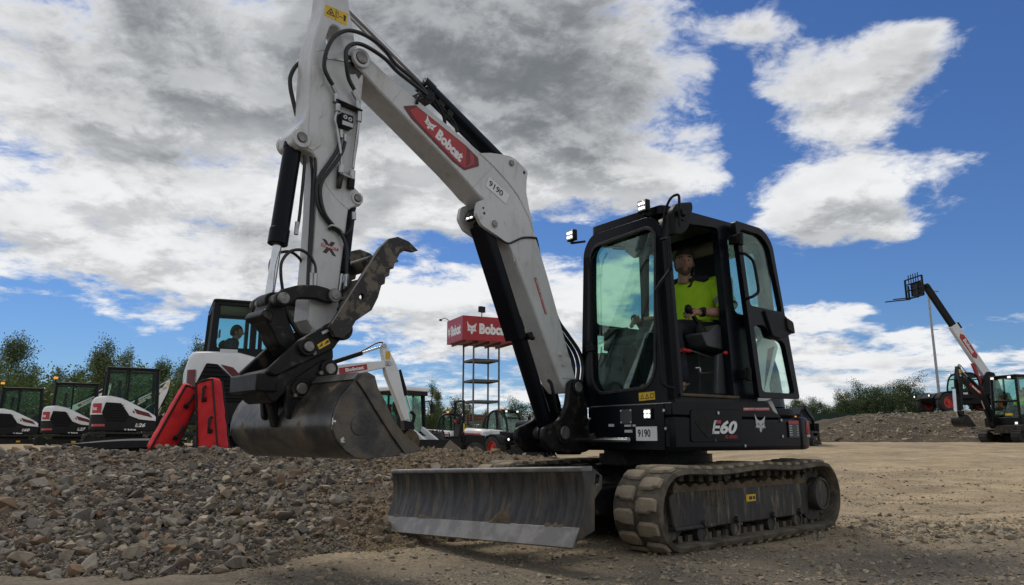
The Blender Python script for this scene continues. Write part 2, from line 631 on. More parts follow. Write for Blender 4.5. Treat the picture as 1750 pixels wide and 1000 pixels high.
pm('webbing', (.012, .012, .013), (.02, .02, .022), 40, .8, bump=.2, bscale=120)
pm('tyre', (.022, .021, .020), (.04, .037, .033), 9, .85, dirt=((.12, .10, .075), .52, .78, 7), bump=.2)
pm('rim_red', (.50, .03, .02), (.42, .02, .016), 6, .4, dirt=((.2, .12, .08), .62, .85, 8))
pm('skin', (.36, .20, .145), (.31, .16, .11), 16, .5, bump=.05)
pm('stubble', (.15, .085, .06), (.10, .06, .042), 60, .7, bump=.3, bscale=200)
pm('hair', (.03, .022, .016), (.05, .036, .025), 40, .7, bump=.5, bscale=140)
pm('hi_vis', (.46, .74, .015), (.40, .66, .012), 9, .75, bump=.25, bscale=22)
pm('navy_cloth', (.012, .014, .024), (.018, .02, .03), 16, .9, bump=.25, bscale=40)
pm('reflective', (.22, .23, .24), (.17, .18, .19), 30, .45)
pm('boot_suede', (.27, .20, .115), (.20, .145, .085), 18, .85, bump=.3)
pm('concrete_white', (.66, .66, .65), (.55, .55, .54), 8, .6)
pm('bark', (.075, .058, .042), (.12, .10, .08), 10, .9, bump=.5, bscale=18)
pm('birch_bark', (.40, .38, .34), (.10, .085, .07), 6, .85, bump=.3, stretch=(1, 1, .35))
pm('fence_net', (.010, .032, .024), (.014, .042, .03), 6, .8)


def glass(name, tint, gloss=.10, rough=.02):
    m = bpy.data.materials.new(name)
    m.use_nodes = True
    t = NT(m.node_tree)
    m.node_tree.nodes.remove(m.node_tree.nodes['Principled BSDF'])
    out = m.node_tree.nodes['Material Output']
    tr = t.n('ShaderNodeBsdfTransparent')
    tr.inputs[0].default_value = tint + (1,)
    gl = t.n('ShaderNodeBsdfGlossy')
    gl.inputs['Roughness'].default_value = rough
    gl.inputs['Color'].default_value = (.9, .95, .95, 1)
    fr = t.n('ShaderNodeFresnel')
    fr.inputs[0].default_value = 1.5
    # a film of dust, seen only where it lies
    df = t.n('ShaderNodeBsdfDiffuse')
    df.inputs[0].default_value = (.25, .24, .21, 1)
    tcn = t.n('ShaderNodeTexCoord')
    dust = t.sstep(t.noise(tcn.outputs['Object'], 5, 6, .6), .5, .9, 0.0, .02)
    mx = t.n('ShaderNodeMixShader')
    t.link(t.m('MULTIPLY', t.m('ADD', fr.outputs[0], gloss * .1), .16), mx.inputs[0])
    t.link(tr.outputs[0], mx.inputs[1])
    t.link(gl.outputs[0], mx.inputs[2])
    m2 = t.n('ShaderNodeMixShader')
    t.link(dust, m2.inputs[0])
    t.link(mx.outputs[0], m2.inputs[1])
    t.link(df.outputs[0], m2.inputs[2])
    t.link(m2.outputs[0], out.inputs[0])
    MAT[name] = m


glass('tinted_glass', (.82, .93, .88))
glass('green_glass', (.72, .88, .79))
glass('dark_glass', (.30, .42, .40))

# ------------------------------------------------------------------ terrain
_lat = rng.random((256, 256))


def vnoise(x, y):
    xi, yi = np.floor(x).astype(int), np.floor(y).astype(int)
    fx, fy = x - xi, y - yi
    fx, fy = fx * fx * (3 - 2 * fx), fy * fy * (3 - 2 * fy)
    L = lambda i, j: _lat[i & 255, j & 255]
    return (L(xi, yi) * (1 - fx) + L(xi + 1, yi) * fx) * (1 - fy) + (L(xi, yi + 1) * (1 - fx) + L(xi + 1, yi + 1) * fx) * fy - .5


def fbm(x, y, sc, octv=4, gain=.5):
    x, y = np.asarray(x, float) * sc, np.asarray(y, float) * sc
    s, a = 0, 1.0
    for k in range(octv):
        s = s + a * vnoise(x + 17.3 * k, y - 9.1 * k)
        x, y, a = x * 2.03, y * 2.03, a * gain
    return s


def sst(lo, hi, v):
    t = np.clip((np.asarray(v, float) - lo) / (hi - lo), 0, 1)
    return t * t * (3 - 2 * t)


def berm_h(x, y):
    f = sst(30.2, 38.5, y + fbm(x, y, .22, 3) * 1.6)
    l = sst(11.5, 17.5, x - (y - 32) * .28 + fbm(x, y, .3, 3) * 1.2)
    b = 1 - sst(62, 72, y)
    return f * l * b * (1.15 + .45 * sst(38, 47, y) + .22 * sst(20, 30, x) * f)


def ground_h(x, y):
    """the yard: level where the machine stands, rising to both sides further back"""
    x, y = np.asarray(x, float), np.asarray(y, float)
    a = x / np.maximum(y, 3.0)
    m = .56 * (1 - sst(-.36, -.13, a)) + .64 * sst(.12, .36, a) - .10 * sst(-.36, -.13, a) * (1 - sst(.12, .36, a))
    z = m * sst(9, 28, y)
    rough = fbm(x, y, .9, 5) * .05 + fbm(x, y, 4.0, 3) * .03 * sst(-.2, .3, fbm(x, y, .6, 2))
    ruts = .022 * np.sin((y - .25 * x) * 5.2 + 2.5 * fbm(x, y, .5, 2)) * sst(6.5, 8, y) * (1 - sst(16, 24, y))
    flat = np.exp(-(((x - 1.2) / 1.8) ** 2 + ((y - 6.4) / 1.6) ** 2))
    return z + (rough + ruts) * (1 - .75 * flat) * (1 - .5 * sst(20, 60, y)) - .012 * flat


CREST = [  # x, y, crest height above the yard, reach towards the camera, reach away from it
    (-13.0, 9.6, .54, 5.2, 3.5), (-8.0, 8.8, .54, 4.6, 3.2), (-5.0, 8.7, .57, 4.4, 2.6), (-4.0, 8.7, .64, 4.3, 2.6), (-3.2, 8.6, .66, 4.2, 2.4), (-2.2, 9.2, .64, 4.4, 2.4), (-1.55, 10.8, .62, 5.4, 2.4), (-1.0, 12.6, .56, 6.2, 2.2), (-.1, 15.8, .33, 3.2, 1.6), (.25, 17.4, .02, 1.2, 1.0)]


def heap_h(x, y):
    x, y = np.asarray(x, float), np.asarray(y, float)
    best = np.zeros_like(x) - 1
    wob = 1 + .16 * fbm(x, y, .55, 3)
    for (x0, y0, h0, f0, b0), (x1, y1, h1, f1, b1) in zip(CREST[:-1], CREST[1:]):
        dx, dy = x1 - x0, y1 - y0
        t = np.clip(((x - x0) * dx + (y - y0) * dy) / (dx * dx + dy * dy), 0, 1)
        px, py = x0 + dx * t, y0 + dy * t
        d = np.hypot(x - px, y - py)
        front = y < py + (x - px) * .2
        wd = np.where(front, f0 + (f1 - f0) * t, b0 + (b1 - b0) * t) * wob
        k = 1 - d / wd
        hh = (h0 + (h1 - h0) * t) * np.where(k > 0, np.power(np.clip(k, 0, 1), .80), k * .5)
        best = np.maximum(best, hh)
    bump = fbm(x, y, .8, 4) * .15 + fbm(x, y, 3.1, 3) * .05
    return best + bump * np.clip(best * 3, 0, 1) - .02


def surf_h(x, y):
    return ground_h(x, y) + np.maximum(heap_h(x, y), 0)


def grid_mesh(name, X, Y, Zv, mat):
    ny, nx = X.shape
    V = np.stack([X, Y, Zv], -1).reshape(-1, 3)
    i = np.arange(ny - 1)[:, None] * nx + np.arange(nx - 1)[None, :]
    F = np.stack([i, i + 1, i + nx + 1, i + nx], -1).reshape(-1, 4)
    return np_mesh(name, V, F, mat)


def np_mesh(name, V, F, mat, tint=None, smooth=True):
    me = bpy.data.meshes.new(name)
    k = F.shape[1]
    me.vertices.add(len(V))
    me.vertices.foreach_set('co', np.ascontiguousarray(V, dtype=np.float32).ravel())
    me.loops.add(F.size)
    me.loops.foreach_set('vertex_index', np.ascontiguousarray(F, dtype=np.int32).ravel())
    me.polygons.add(len(F))
    me.polygons.foreach_set('loop_start', np.arange(0, F.size, k, dtype=np.int32))
    me.polygons.foreach_set('use_smooth', np.full(len(F), smooth))
    if tint is not None:
        at = me.attributes.new('tint', 'FLOAT', 'POINT')
        at.data.foreach_set('value', np.ascontiguousarray(tint, dtype=np.float32))
    me.update(calc_edges=True)
    me.materials.append(MAT[mat])
    o = bpy.data.objects.new(name, me)
    link(o)
    return o


def earth_mat(name, sand, soil, grey, near_grey=False, bumpd=.012):
    m = bpy.data.materials.new(name)
    m.use_nodes = True
    t = NT(m.node_tree)
    b = m.node_tree.nodes['Principled BSDF']
    ge = t.n('ShaderNodeNewGeometry')
    p = ge.outputs['Position']
    mp = t.n('ShaderNodeMapping')
    mp.inputs['Scale'].default_value = (.35, 1.3, 1)
    t.link(p, mp.inputs[0])
    big = t.noise(p, .55, 5, .6)
    med = t.noise(p, 3.0, 6, .65)
    fine = t.noise(p, 38, 5, .7)
    strk = t.noise(mp.outputs[0], 2.2, 6, .65)
    c = t.mix(t.sstep(strk, .38, .64), sand, soil)
    gm = t.sstep(big, .46, .62)
    if near_grey:
        sx = t.n('ShaderNodeSeparateXYZ')
        t.link(p, sx.inputs[0])
        edge = t.m('ADD', sx.outputs[1], t.m('MULTIPLY', t.m('SUBTRACT', t.noise(p, 1.1, 5, .6), .5), 2.6))
        edge = t.m('SUBTRACT', edge, t.m('MULTIPLY', sx.outputs[0], .18))
        gm = t.m('MAXIMUM', t.m('MULTIPLY', gm, .35), t.sstep(edge, 6.6, 3.9))
    c = t.mix(gm, c, grey)
    cleat = None
    if near_grey:
        # prints left by the crawler's own tracks where it drove in
        rel = t.vm('SUBTRACT', p, (1.21, 6.46, 0))

        def dot(vec, d):
            nd = t.n('ShaderNodeVectorMath', operation='DOT_PRODUCT')
            t.link(vec, nd.inputs[0])
            nd.inputs[1].default_value = d
            return nd.outputs['Value']
        al = dot(rel, (.738, .674, 0))
        ac = dot(rel, (.674, -.738, 0))
        ac = t.m('ADD', ac, t.m('MULTIPLY', t.m('MULTIPLY', al, al), -.012))
        off = t.m('ABSOLUTE', t.m('SUBTRACT', t.m('ABSOLUTE', ac), .78))
        band_ = t.m('MULTIPLY', t.sstep(off, .22, .15), t.m('MULTIPLY', t.sstep(al, .9, 1.3), t.sstep(al, 13, 8)))
        band_ = t.m('MULTIPLY', band_, t.sstep(t.noise(p, 1.6, 4, .6), .34, .52))
        wv = t.m('SINE', t.m('MULTIPLY', al, 46.5))
        cleat = t.m('MULTIPLY', band_, t.sstep(wv, -.3, .5))
        c = t.mix(t.m('MULTIPLY', cleat, .35), c, (.17, .13, .085))
    vo = t.n('ShaderNodeTexVoronoi')
    t.link(p, vo.inputs['Vector'])
    vo.inputs['Scale'].default_value = 55
    bw = t.n('ShaderNodeSeparateColor')
    t.link(vo.outputs['Color'], bw.inputs[0])
    sp_ = t.m('MULTIPLY_ADD', bw.outputs[0], .55, .72)
    c2 = t.n('ShaderNodeMix', data_type='RGBA', blend_type='MULTIPLY')
    c2.inputs[0].default_value = .75
    t.link(c, c2.inputs[6])
    cb_ = t.n('ShaderNodeCombineColor')
    v2 = t.m('MULTIPLY', sp_, t.m('MULTIPLY_ADD', med, .9, .55))
    for i in range(3):
        t.link(v2, cb_.inputs[i])
    t.link(cb_.outputs[0], c2.inputs[7])
    t.link(c2.outputs[2], b.inputs['Base Color'])
    b.inputs['Roughness'].default_value = .95
    b.inputs['Specular IOR Level'].default_value = .15
    hsum = t.m('ADD', t.m('MULTIPLY', fine, .6), t.m('ADD', med, t.m('MULTIPLY', vo.outputs['Distance'], -.5)))
    if cleat is not None:
        hsum = t.m('ADD', hsum, t.m('MULTIPLY', cleat, -2.2))
    bn = t.n('ShaderNodeBump')
    bn.inputs['Strength'].default_value = .9
    bn.inputs['Distance'].default_value = bumpd
    t.link(hsum, bn.inputs['Height'])
    t.link(bn.outputs[0], b.inputs['Normal'])
    MAT[name] = m


earth_mat('yard_earth', (.44, .345, .225), (.32, .245, .155), (.150, .130, .104), near_grey=True)
earth_mat('heap_earth', (.19, .15, .105), (.125, .098, .07), (.095, .085, .072), bumpd=.03)
earth_mat('mound_earth', (.28, .21, .13), (.19, .14, .088), (.17, .14, .108), bumpd=.06)
earth_mat('berm_earth', (.20, .16, .11), (.13, .10, .07), (.12, .105, .085), bumpd=.10)


def stone_mat(name, cols):
    m = bpy.data.materials.new(name)
    m.use_nodes = True
    t = NT(m.node_tree)
    b = m.node_tree.nodes['Principled BSDF']
    at = t.n('ShaderNodeAttribute')
    at.attribute_name = 'tint'
    oi = t.n('ShaderNodeObjectInfo')
    f = t.m('FRACT', t.m('ADD', at.outputs['Fac'], oi.outputs['Random']))
    cr = t.n('ShaderNodeValToRGB')
    el_ = cr.color_ramp.elements
    while len(el_) < len(cols):
        el_.new(.5)
    for i, c in enumerate(cols):
        el_[i].position = i / (len(cols) - 1)
        el_[i].color = tuple(c) + (1,)
    t.link(f, cr.inputs[0])
    tcn = t.n('ShaderNodeNewGeometry')
    n1 = t.noise(tcn.outputs['Position'], 26, 5, .65)
    dusty = t.sstep(t.noise(tcn.outputs['Position'], 7, 5, .6), .48, .72, 0, .32)
    c = t.mix(dusty, cr.outputs[0], (.19, .155, .115))
    c = t.mix(t.sstep(n1, .35, .7, 0, .35), c, (.05, .046, .042))
    t.link(c, b.inputs['Base Color'])
    b.inputs['Roughness'].default_value = .86
    b.inputs['Specular IOR Level'].default_value = .25
    bn = t.n('ShaderNodeBump')
    bn.inputs['Strength'].default_value = .5
    bn.inputs['Distance'].default_value = .006
    t.link(t.noise(tcn.outputs['Position'], 70, 5, .65), bn.inputs['Height'])
    t.link(bn.outputs[0], b.inputs['Normal'])
    MAT[name] = m


stone_mat('heap_stone', [(0.082, 0.077, 0.075), (0.24, 0.214, 0.172), (0.12, 0.107, 0.09), (0.349, 0.287, 0.201), (0.163, 0.148, 0.128), (0.229, 0.146, 0.088), (0.096, 0.09, 0.088), (0.436, 0.381, 0.305), (0.131, 0.122, 0.112)])
stone_mat('pebble_stone', [(.19, .175, .15), (.33, .28, .20), (.25, .21, .155), (.38, .30, .19), (.21, .19, .16), (.44, .38, .28)])
stone_mat('soil_clod', [(.26, .195, .12), (.19, .14, .09), (.30, .225, .14), (.20, .17, .13), (.24, .18, .11)])

# --- the sheet of ground, fine near the camera, out to the horizon
ang = np.concatenate([np.linspace(-180, -48, 45)[:-1], np.linspace(-48, 48, 330), np.linspace(48, 180, 45)[1:]])
rad = np.concatenate([[0.0, .8, 1.6, 2.2], np.geomspace(2.8, 40, 240), np.geomspace(42, 900, 50)])
A_, R_ = np.meshgrid(np.radians(ang), rad)
GX, GY = R_ * np.sin(A_), R_ * np.cos(A_)
ground = grid_mesh('ground', GX, GY, ground_h(GX, GY), 'yard_earth')
tag(ground, 'wide dusty yard of tan sand and grey crushed gravel', kind='structure')

# --- the heap of rubble on the left, with the soil mound at its far end
hx, hy = np.meshgrid(np.arange(-15, 1.6, .07), np.arange(3.0, 19.5, .07))
hh = heap_h(hx, hy)
keep = hh > -.12
V = np.stack([hx, hy, ground_h(hx, hy) + np.where(hh > 0, hh, hh * .8 - .01)], -1).reshape(-1, 3)
ny, nx = hx.shape
ii = np.arange(ny - 1)[:, None] * nx + np.arange(nx - 1)[None, :]
km = keep[:-1, :-1] & keep[1:, :-1] & keep[:-1, 1:] & keep[1:, 1:]
F = np.stack([ii, ii + 1, ii + nx + 1, ii + nx], -1)[km]
used = np.unique(F)
remap = np.zeros(len(V), int)
remap[used] = np.arange(len(used))
V, F = V[used], remap[F]
cen = V[F].mean(1)
isoil = cen[:, 0] + cen[:, 1] * .10 + fbm(cen[:, 0], cen[:, 1], 1.2, 3) * .5 > -.62
heap = np_mesh('gravel_heap', V, F, 'heap_earth')
heap.data.materials.append(MAT['mound_earth'])
heap.data.polygons.foreach_set('material_index', isoil.astype(np.int32))
tag(heap, 'long heap of grey broken stone and brown soil filling the left foreground', kind='structure')

bx_, by_ = np.meshgrid(np.concatenate([np.arange(10, 34, .16), np.arange(34, 80, 1.0)]), np.concatenate([np.arange(27, 42, .16), np.arange(42, 75, .6)]))
bh = berm_h(bx_, by_)
bz = ground_h(bx_, by_) + np.where(bh > .03, bh + fbm(bx_, by_, 1.4, 4) * .16 + fbm(bx_, by_, 5, 2) * .05, -.15)
berm = grid_mesh('earth_berm', bx_, by_, bz, 'berm_earth')
tag(berm, 'long bank of grey-brown earth and rubble on the right under the telehandler', kind='structure')


# --- stones
def rock_protos(n, squash=.62, npts=11):
    out = []
    for k in range(n):
        bm = bmesh.new()
        for i in range(npts):
            q = Vector((random.gauss(0, 1), random.gauss(0, 1), random.gauss(0, 1))).normalized()
            q *= random.uniform(.75, 1.1)
            bm.verts.new((q.x * random.uniform(.9, 1.25), q.y * .85, q.z * squash))
        bmesh.ops.convex_hull(bm, input=bm.verts)
        bmesh.ops.delete(bm, geom=[q for q in bm.verts if not q.link_faces], context='VERTS')
        bmesh.ops.triangulate(bm, faces=bm.faces)
        bm.verts.index_update()
        out.append((np.array([q.co[:] for q in bm.verts]), np.array([[q.index for q in fc.verts] for fc in bm.faces])))
        bm.free()
    return out


def rand_rot(n, tilt=.6):
    yaw = rng.uniform(0, 2 * np.pi, n)
    ax = rng.uniform(0, 2 * np.pi, n)
    th = rng.normal(0, tilt, n)
    c, s = np.cos(yaw), np.sin(yaw)
    z = np.zeros(n)
    Rz = np.stack([np.stack([c, -s, z], -1), np.stack([s, c, z], -1), np.stack([z, z, z + 1], -1)], -2)
    ux, uy = np.cos(ax), np.sin(ax)
    C, S = np.cos(th), np.sin(th)
    Rt = np.stack([np.stack([C + ux * ux * (1 - C), ux * uy * (1 - C), uy * S], -1), np.stack([ux * uy * (1 - C), C + uy * uy * (1 - C), -ux * S], -1), np.stack([-uy * S, ux * S, C], -1)], -2)
    return Rt @ Rz


def scatter(name, P, S, protos, mat, tilt=.6, smooth=False):
    Vs, Fs, Ts, off = [], [], [], 0
    which = rng.integers(0, len(protos), len(P))
    rot = rand_rot(len(P), tilt)
    tnt = rng.random(len(P))
    for k, (pv, pf) in enumerate(protos):
        idx = np.nonzero(which == k)[0]
        if not len(idx):
            continue
        v = np.einsum('nij,mj->nmi', rot[idx], pv) * S[idx, None, None] + P[idx, None, :]
        f = pf[None] + (np.arange(len(idx)) * len(pv))[:, None, None] + off
        Vs.append(v.reshape(-1, 3))
        Fs.append(f.reshape(-1, 3))
        Ts.append(np.repeat(tnt[idx], len(pv)))
        off += len(idx) * len(pv)
    return np_mesh(name, np.concatenate(Vs), np.concatenate(Fs), mat, np.concatenate(Ts), smooth)


PROT = rock_protos(14)
PEB = rock_protos(8, .5, 7)
n = 76000
yy = 3.5 + (rng.random(n) ** 1.55) * 11.0
xx = yy * rng.uniform(-.78, .06, n)
hh = heap_h(xx, yy)
keep = hh > -.01
size = np.clip(.0092 * (1 - rng.random(n)) ** (-1 / 2.05), 0, .062)
size *= np.where(xx + yy * .10 > -.55, .8, 1.0)
keep &= rng.random(n) < np.where(hh < .06, .45, np.where((fbm(xx, yy, .8, 3) > .28), .35, 1.0))
P = np.stack([xx, yy, ground_h(xx, yy) + np.maximum(hh, 0) + size * .28], -1)[keep]
Sz = size[keep]
soil = P[:, 0] + P[:, 1] * .10 + rng.normal(0, .3, len(P)) > -.60
so = scatter('rubble', P[~soil], Sz[~soil], PROT, 'heap_stone', .7)
so.parent = heap
tag(so, 'loose grey and brown broken stones covering the heap', kind='stuff')
so = scatter('soil_clods', P[soil], Sz[soil] * 1.1, PROT, 'soil_clod', 1.0)
so.parent = heap
tag(so, 'crumbly brown clods of soil on the far end of the heap', kind='stuff')

n = 46000
yy = 3.5 + (rng.random(n) ** 1.7) * 7.0
xx = yy * rng.uniform(-.78, .0, n)
hh = heap_h(xx, yy)
keep = hh > -.01
size = np.clip(.0042 * (1 - rng.random(n)) ** (-1 / 2.6), 0, .014)
P = np.stack([xx, yy, ground_h(xx, yy) + np.maximum(hh, 0) + size * .3], -1)[keep]
so = scatter('grit', P, size[keep], PEB, 'pebble_stone', .8)
so.parent = heap
tag(so, 'fine brown and grey grit between the stones of the heap', kind='stuff')

# the largest stones of the heap one by one
stone_me = []
for pv, pf in PROT:
    o = np_mesh('stone', pv, pf, 'heap_stone', None, False)
    stone_me.append(o.data)
    bpy.data.objects.remove(o)
clod_me = []
for pv, pf in PROT[:5]:
    o = np_mesh('stone', pv, pf, 'soil_clod', None, False)
    clod_me.append(o.data)
    bpy.data.objects.remove(o)
BIG = [  # a few that stand out: x, y, radius
    (-5.55, 8.3, .11), (-1.95, 7.4, .085), (-1.62, 6.9, .075), (-2.6, 5.0, .095), (-1.6, 4.55, .085), (-1.15, 6.3, .07), (-3.6, 6.2, .10), (-2.35, 6.0, .085), (-1.62, 5.6, .09), (-3.0, 7.2, .075), (-2.0, 4.25, .07), (-3.55, 5.4, .11), (-2.75, 4.4, .09), (-.85, 5.4, .055)]
for k in range(285):
    y = 3.9 + random.random() ** 1.3 * 5.2
    x = y * random.uniform(-.72, -.05)
    BIG.append((x, y, random.choice((.030, .034, .038, .044, .050, .062, .082)) * random.uniform(.85, 1.1) * (.8 + .05 * y)))
for x, y, r in BIG:
    h0 = float(heap_h(np.array([x]), np.array([y]))[0])
    if h0 < .0:
        continue
    o = bpy.data.objects.new('stone', random.choice(stone_me))
    link(o)
    o.parent = heap
    o.location = (x, y, float(ground_h(x, y)) + max(h0, 0) + r * .32)
    o.rotation_euler = (random.gauss(0, .5), random.gauss(0, .5), random.uniform(0, 6.28))
    o.scale = (r, r * random.uniform(.75, 1.1), r * random.uniform(.8, 1.15))
for x, y, r in [(-1.02, 12.6, .26), (-.72, 12.9, .17), (-.35, 13.9, .22), (-.55, 12.3, .12), (-.1, 14.6, .17), (-1.3, 11.9, .12), (-.25, 13.2, .13), (.05, 15.2, .15), (-.8, 11.6, .10)]:
    o = bpy.data.objects.new('soil_lump', random.choice(clod_me))
    link(o)
    o.parent = heap
    o.location = (x, y, float(surf_h(np.array([x]), np.array([y]))[0]) + r * .25)
    o.rotation_euler = (random.gauss(0, .4), random.gauss(0, .4), random.uniform(0, 6.28))
    o.scale = (r, r, r * .95)

# fine gravel on the yard
n = 64000
yy = 3.4 + rng.random(n) ** 1.5 * 12.0
xx = yy * rng.uniform(-.35, .76, n)
size = np.clip(.0040 * (1 - rng.random(n)) ** (-1 / 2.0), 0, .030) * (.75 + .05 * yy)
dens_ = np.where(yy - .18 * xx + fbm(xx, yy, 1.1, 3) * 1.6 < 5.2, 1.0, .20 + .7 * sst(-.1, .3, fbm(xx, yy * 2.2, .7, 3)))
keep = (heap_h(xx, yy) < .06) & (rng.random(n) < dens_)
P = np.stack([xx, yy, ground_h(xx, yy) + size * .15], -1)[keep]
so = scatter('loose_gravel', P, size[keep], PEB, 'pebble_stone', .35)
tag(so, 'fine loose gravel strewn over the yard in front of the tracks', kind='stuff')
# a low ridge of rubble pushed up along the edge of the sand, right of the tracks
n = 2600
s_ = rng.random(n)
rx = 2.6 + 4.2 * s_ + rng.normal(0, .4, n)
ry = 6.1 + 1.1 * s_ + rng.normal(0, .34, n) + .3 * np.sin(s_ * 11) + .2 * np.sin(s_ * 27)
size = np.clip(.0075 * (1 - rng.random(n)) ** (-1 / 1.9), 0, .05)
P = np.stack([rx, ry, ground_h(rx, ry) + size * .2], -1)
so = scatter('pushed_rubble', P, size, PROT, 'pebble_stone', .5)
tag(so, 'low scattered ridge of stones along the sand right of the tracks', kind='stuff')
# rubble on the berm
n = 9000
yy = rng.uniform(30, 46, n)
xx = rng.uniform(12, 33, n)
bh = berm_h(xx, yy)
keep = bh > .08
size = np.clip(.035 * (1 - rng.random(n)) ** (-1 / 2.3), 0, .2)
P = np.stack([xx, yy, ground_h(xx, yy) + bh + fbm(xx, yy, 1.4, 4) * .16 + fbm(xx, yy, 5, 2) * .05 + size * .1], -1)[keep]
so = scatter('berm_rubble', P, size[keep], PEB, 'pebble_stone', .5)
so.parent = berm
tag(so, 'stones and clods lying on the earth bank', kind='stuff')

# ================================================================== the excavator in the middle
EX = thing('excavator', 'large black and white tracked excavator with raised boom and grading bucket in the middle', 'excavator', (1.21, 6.46, 0))
PH, PB, PU = R(270 - 54), R(270 - 46), R(270 - 47.6)     # headings of house, boom and undercarriage
VB = -.19                                               # centre plane of the boom


def part(mb, name, mat, rz, bevel=0, smooth=35, parent=None, seg=2):
    return mb.build(name, mat, parent or EX, bevel, rz=rz if parent is None else 0, smooth=smooth, seg=seg)


def plates(mb, pts, half, th, holes=()):
    """a pair of side plates either side of the boom plane, outer faces at +-half"""
    mb.prism(pts, VB + half - th, VB + half, holes=holes)
    mb.prism(pts, VB - half, VB - half + th, holes=holes)
    return mb


def pin(mb, u, z, half, r, cap=.012):
    mb.cyl((u, VB - half, z), (u, VB + half, z), r, n=20)
    return mb


# ---- undercarriage
m = MB()
m.prism(rounded([(.72, .20), (.72, .46), (.45, .53), (-.45, .53), (-.72, .46), (-.72, .20)], .05), -.60, .60)
m.span((.55, -.40, .22), (.95, .40, .40))
under = part(m, 'undercarriage_frame', 'black_steel', PU, .015)
m = MB()
m.cyl((0, 0, .52), (0, 0, .66), .43, n=40)
m.ring((0, 0, .54), (0, 0, .62), .47, .42, 40)
part(m, 'swing_bearing', 'black_steel', PU)


def track_path(n=200):
    """centre line of the rubber belt: idler in front, sprocket behind, top run sagging a little"""
    rf, zf, uf, rb, zb, ub = .247, .274, 1.005, .252, .282, -1.03
    pts = []
    for k in range(41):
        t = -math.pi / 2 + math.pi * k / 40
        pts.append((uf + rf * math.cos(t), zf + rf * math.sin(t)))
    for k in range(1, 30):
        s_ = k / 30
        pts.append((uf + (ub - uf) * s_, zf + rf + (zb + rb - zf - rf) * s_ - .018 * math.sin(math.pi * 2 * s_) ** 2 + .006))
    for k in range(41):
        t = math.pi / 2 + math.pi * k / 40
        pts.append((ub + rb * math.cos(t), zb + rb * math.sin(t)))
    for k in range(1, 30):
        s_ = k / 30
        pts.append((ub + (uf - ub) * s_, .028))
    P = [Vector((p[0], p[1])) for p in pts]
    L = [0]
    for i in range(len(P)):
        L.append(L[-1] + (P[(i + 1) % len(P)] - P[i]).length)
    out = []
    for k in range(n):
        d = L[-1] * k / n
        i = max(j for j in range(len(P)) if L[j] <= d)
        t = (d - L[i]) / (L[i + 1] - L[i])
        out.append(P[i].lerp(P[(i + 1) % len(P)], t))
    return out, L[-1]


TP, TL = track_path(240)


def track_frame_at(i):
    a, b = TP[i % 240], TP[(i + 1) % 240]
    t = (b - a).normalized()
    return a, t, Vector((t.y, -t.x))        # outward normal


def belt(mb, v0, v1, lugs_on=False):
    secs = []
    n = 240
    vs, fs = [], []
    prof = [(v0, -.016), (v0 + .012, .012), (v0 + .05, .020), (v1 - .05, .020), (v1 - .012, .012), (v1, -.016), (v1 - .02, -.026), (v0 + .02, -.026)]
    for i in range(n):
        p, t, nn = track_frame_at(i)
        for v, h in prof:
            q = p + nn * h
            vs.append((q.x, v, q.y))
    k = len(prof)
    fs = [(i * k + j, i * k + (j + 1) % k, ((i + 1) % n) * k + (j + 1) % k, ((i + 1) % n) * k + j) for i in range(n) for j in range(k)]
    mb.add(vs, fs)
    # inner drive lugs
    for i in range(0, n, 5):
        p, t, nn = track_frame_at(i)
        q = p - nn * .045
        rot = Matrix(((t.x, 0, nn.x), (0, 1, 0), (t.y, 0, nn.y)))
        for vv in (.5 * (v0 + v1) - .055, .5 * (v0 + v1) + .055):
            mb.box((q.x, vv, q.y), (.05, .035, .05), rot)
    return mb


def lug_mesh(sgn):
    """one chunky tread block; x along the track, y across, z outward"""
    b = MB()
    o = [(-.046, .0), (-.046, .10), (-.030, .12), (-.030, .158), (.040, .158), (.052, .118), (.052, .02), (.03, 0)]
    lo = [(x * 1.12, y * 1.03) for x, y in o]
    nn = len(o)
    vs = [(x, sgn * (y + .012), 0) for x, y in lo] + [(x * .86, sgn * (y * .95 + .014), .023) for x, y in o]
    b.add(vs, [tuple(range(nn)), tuple(range(2 * nn - 1, nn - 1, -1))] + [(i, i + nn, (i + 1) % nn + nn, (i + 1) % nn) for i in range(nn)])
    ob = b.build('lug', 'lug_rubber', None, .006)
    return ob


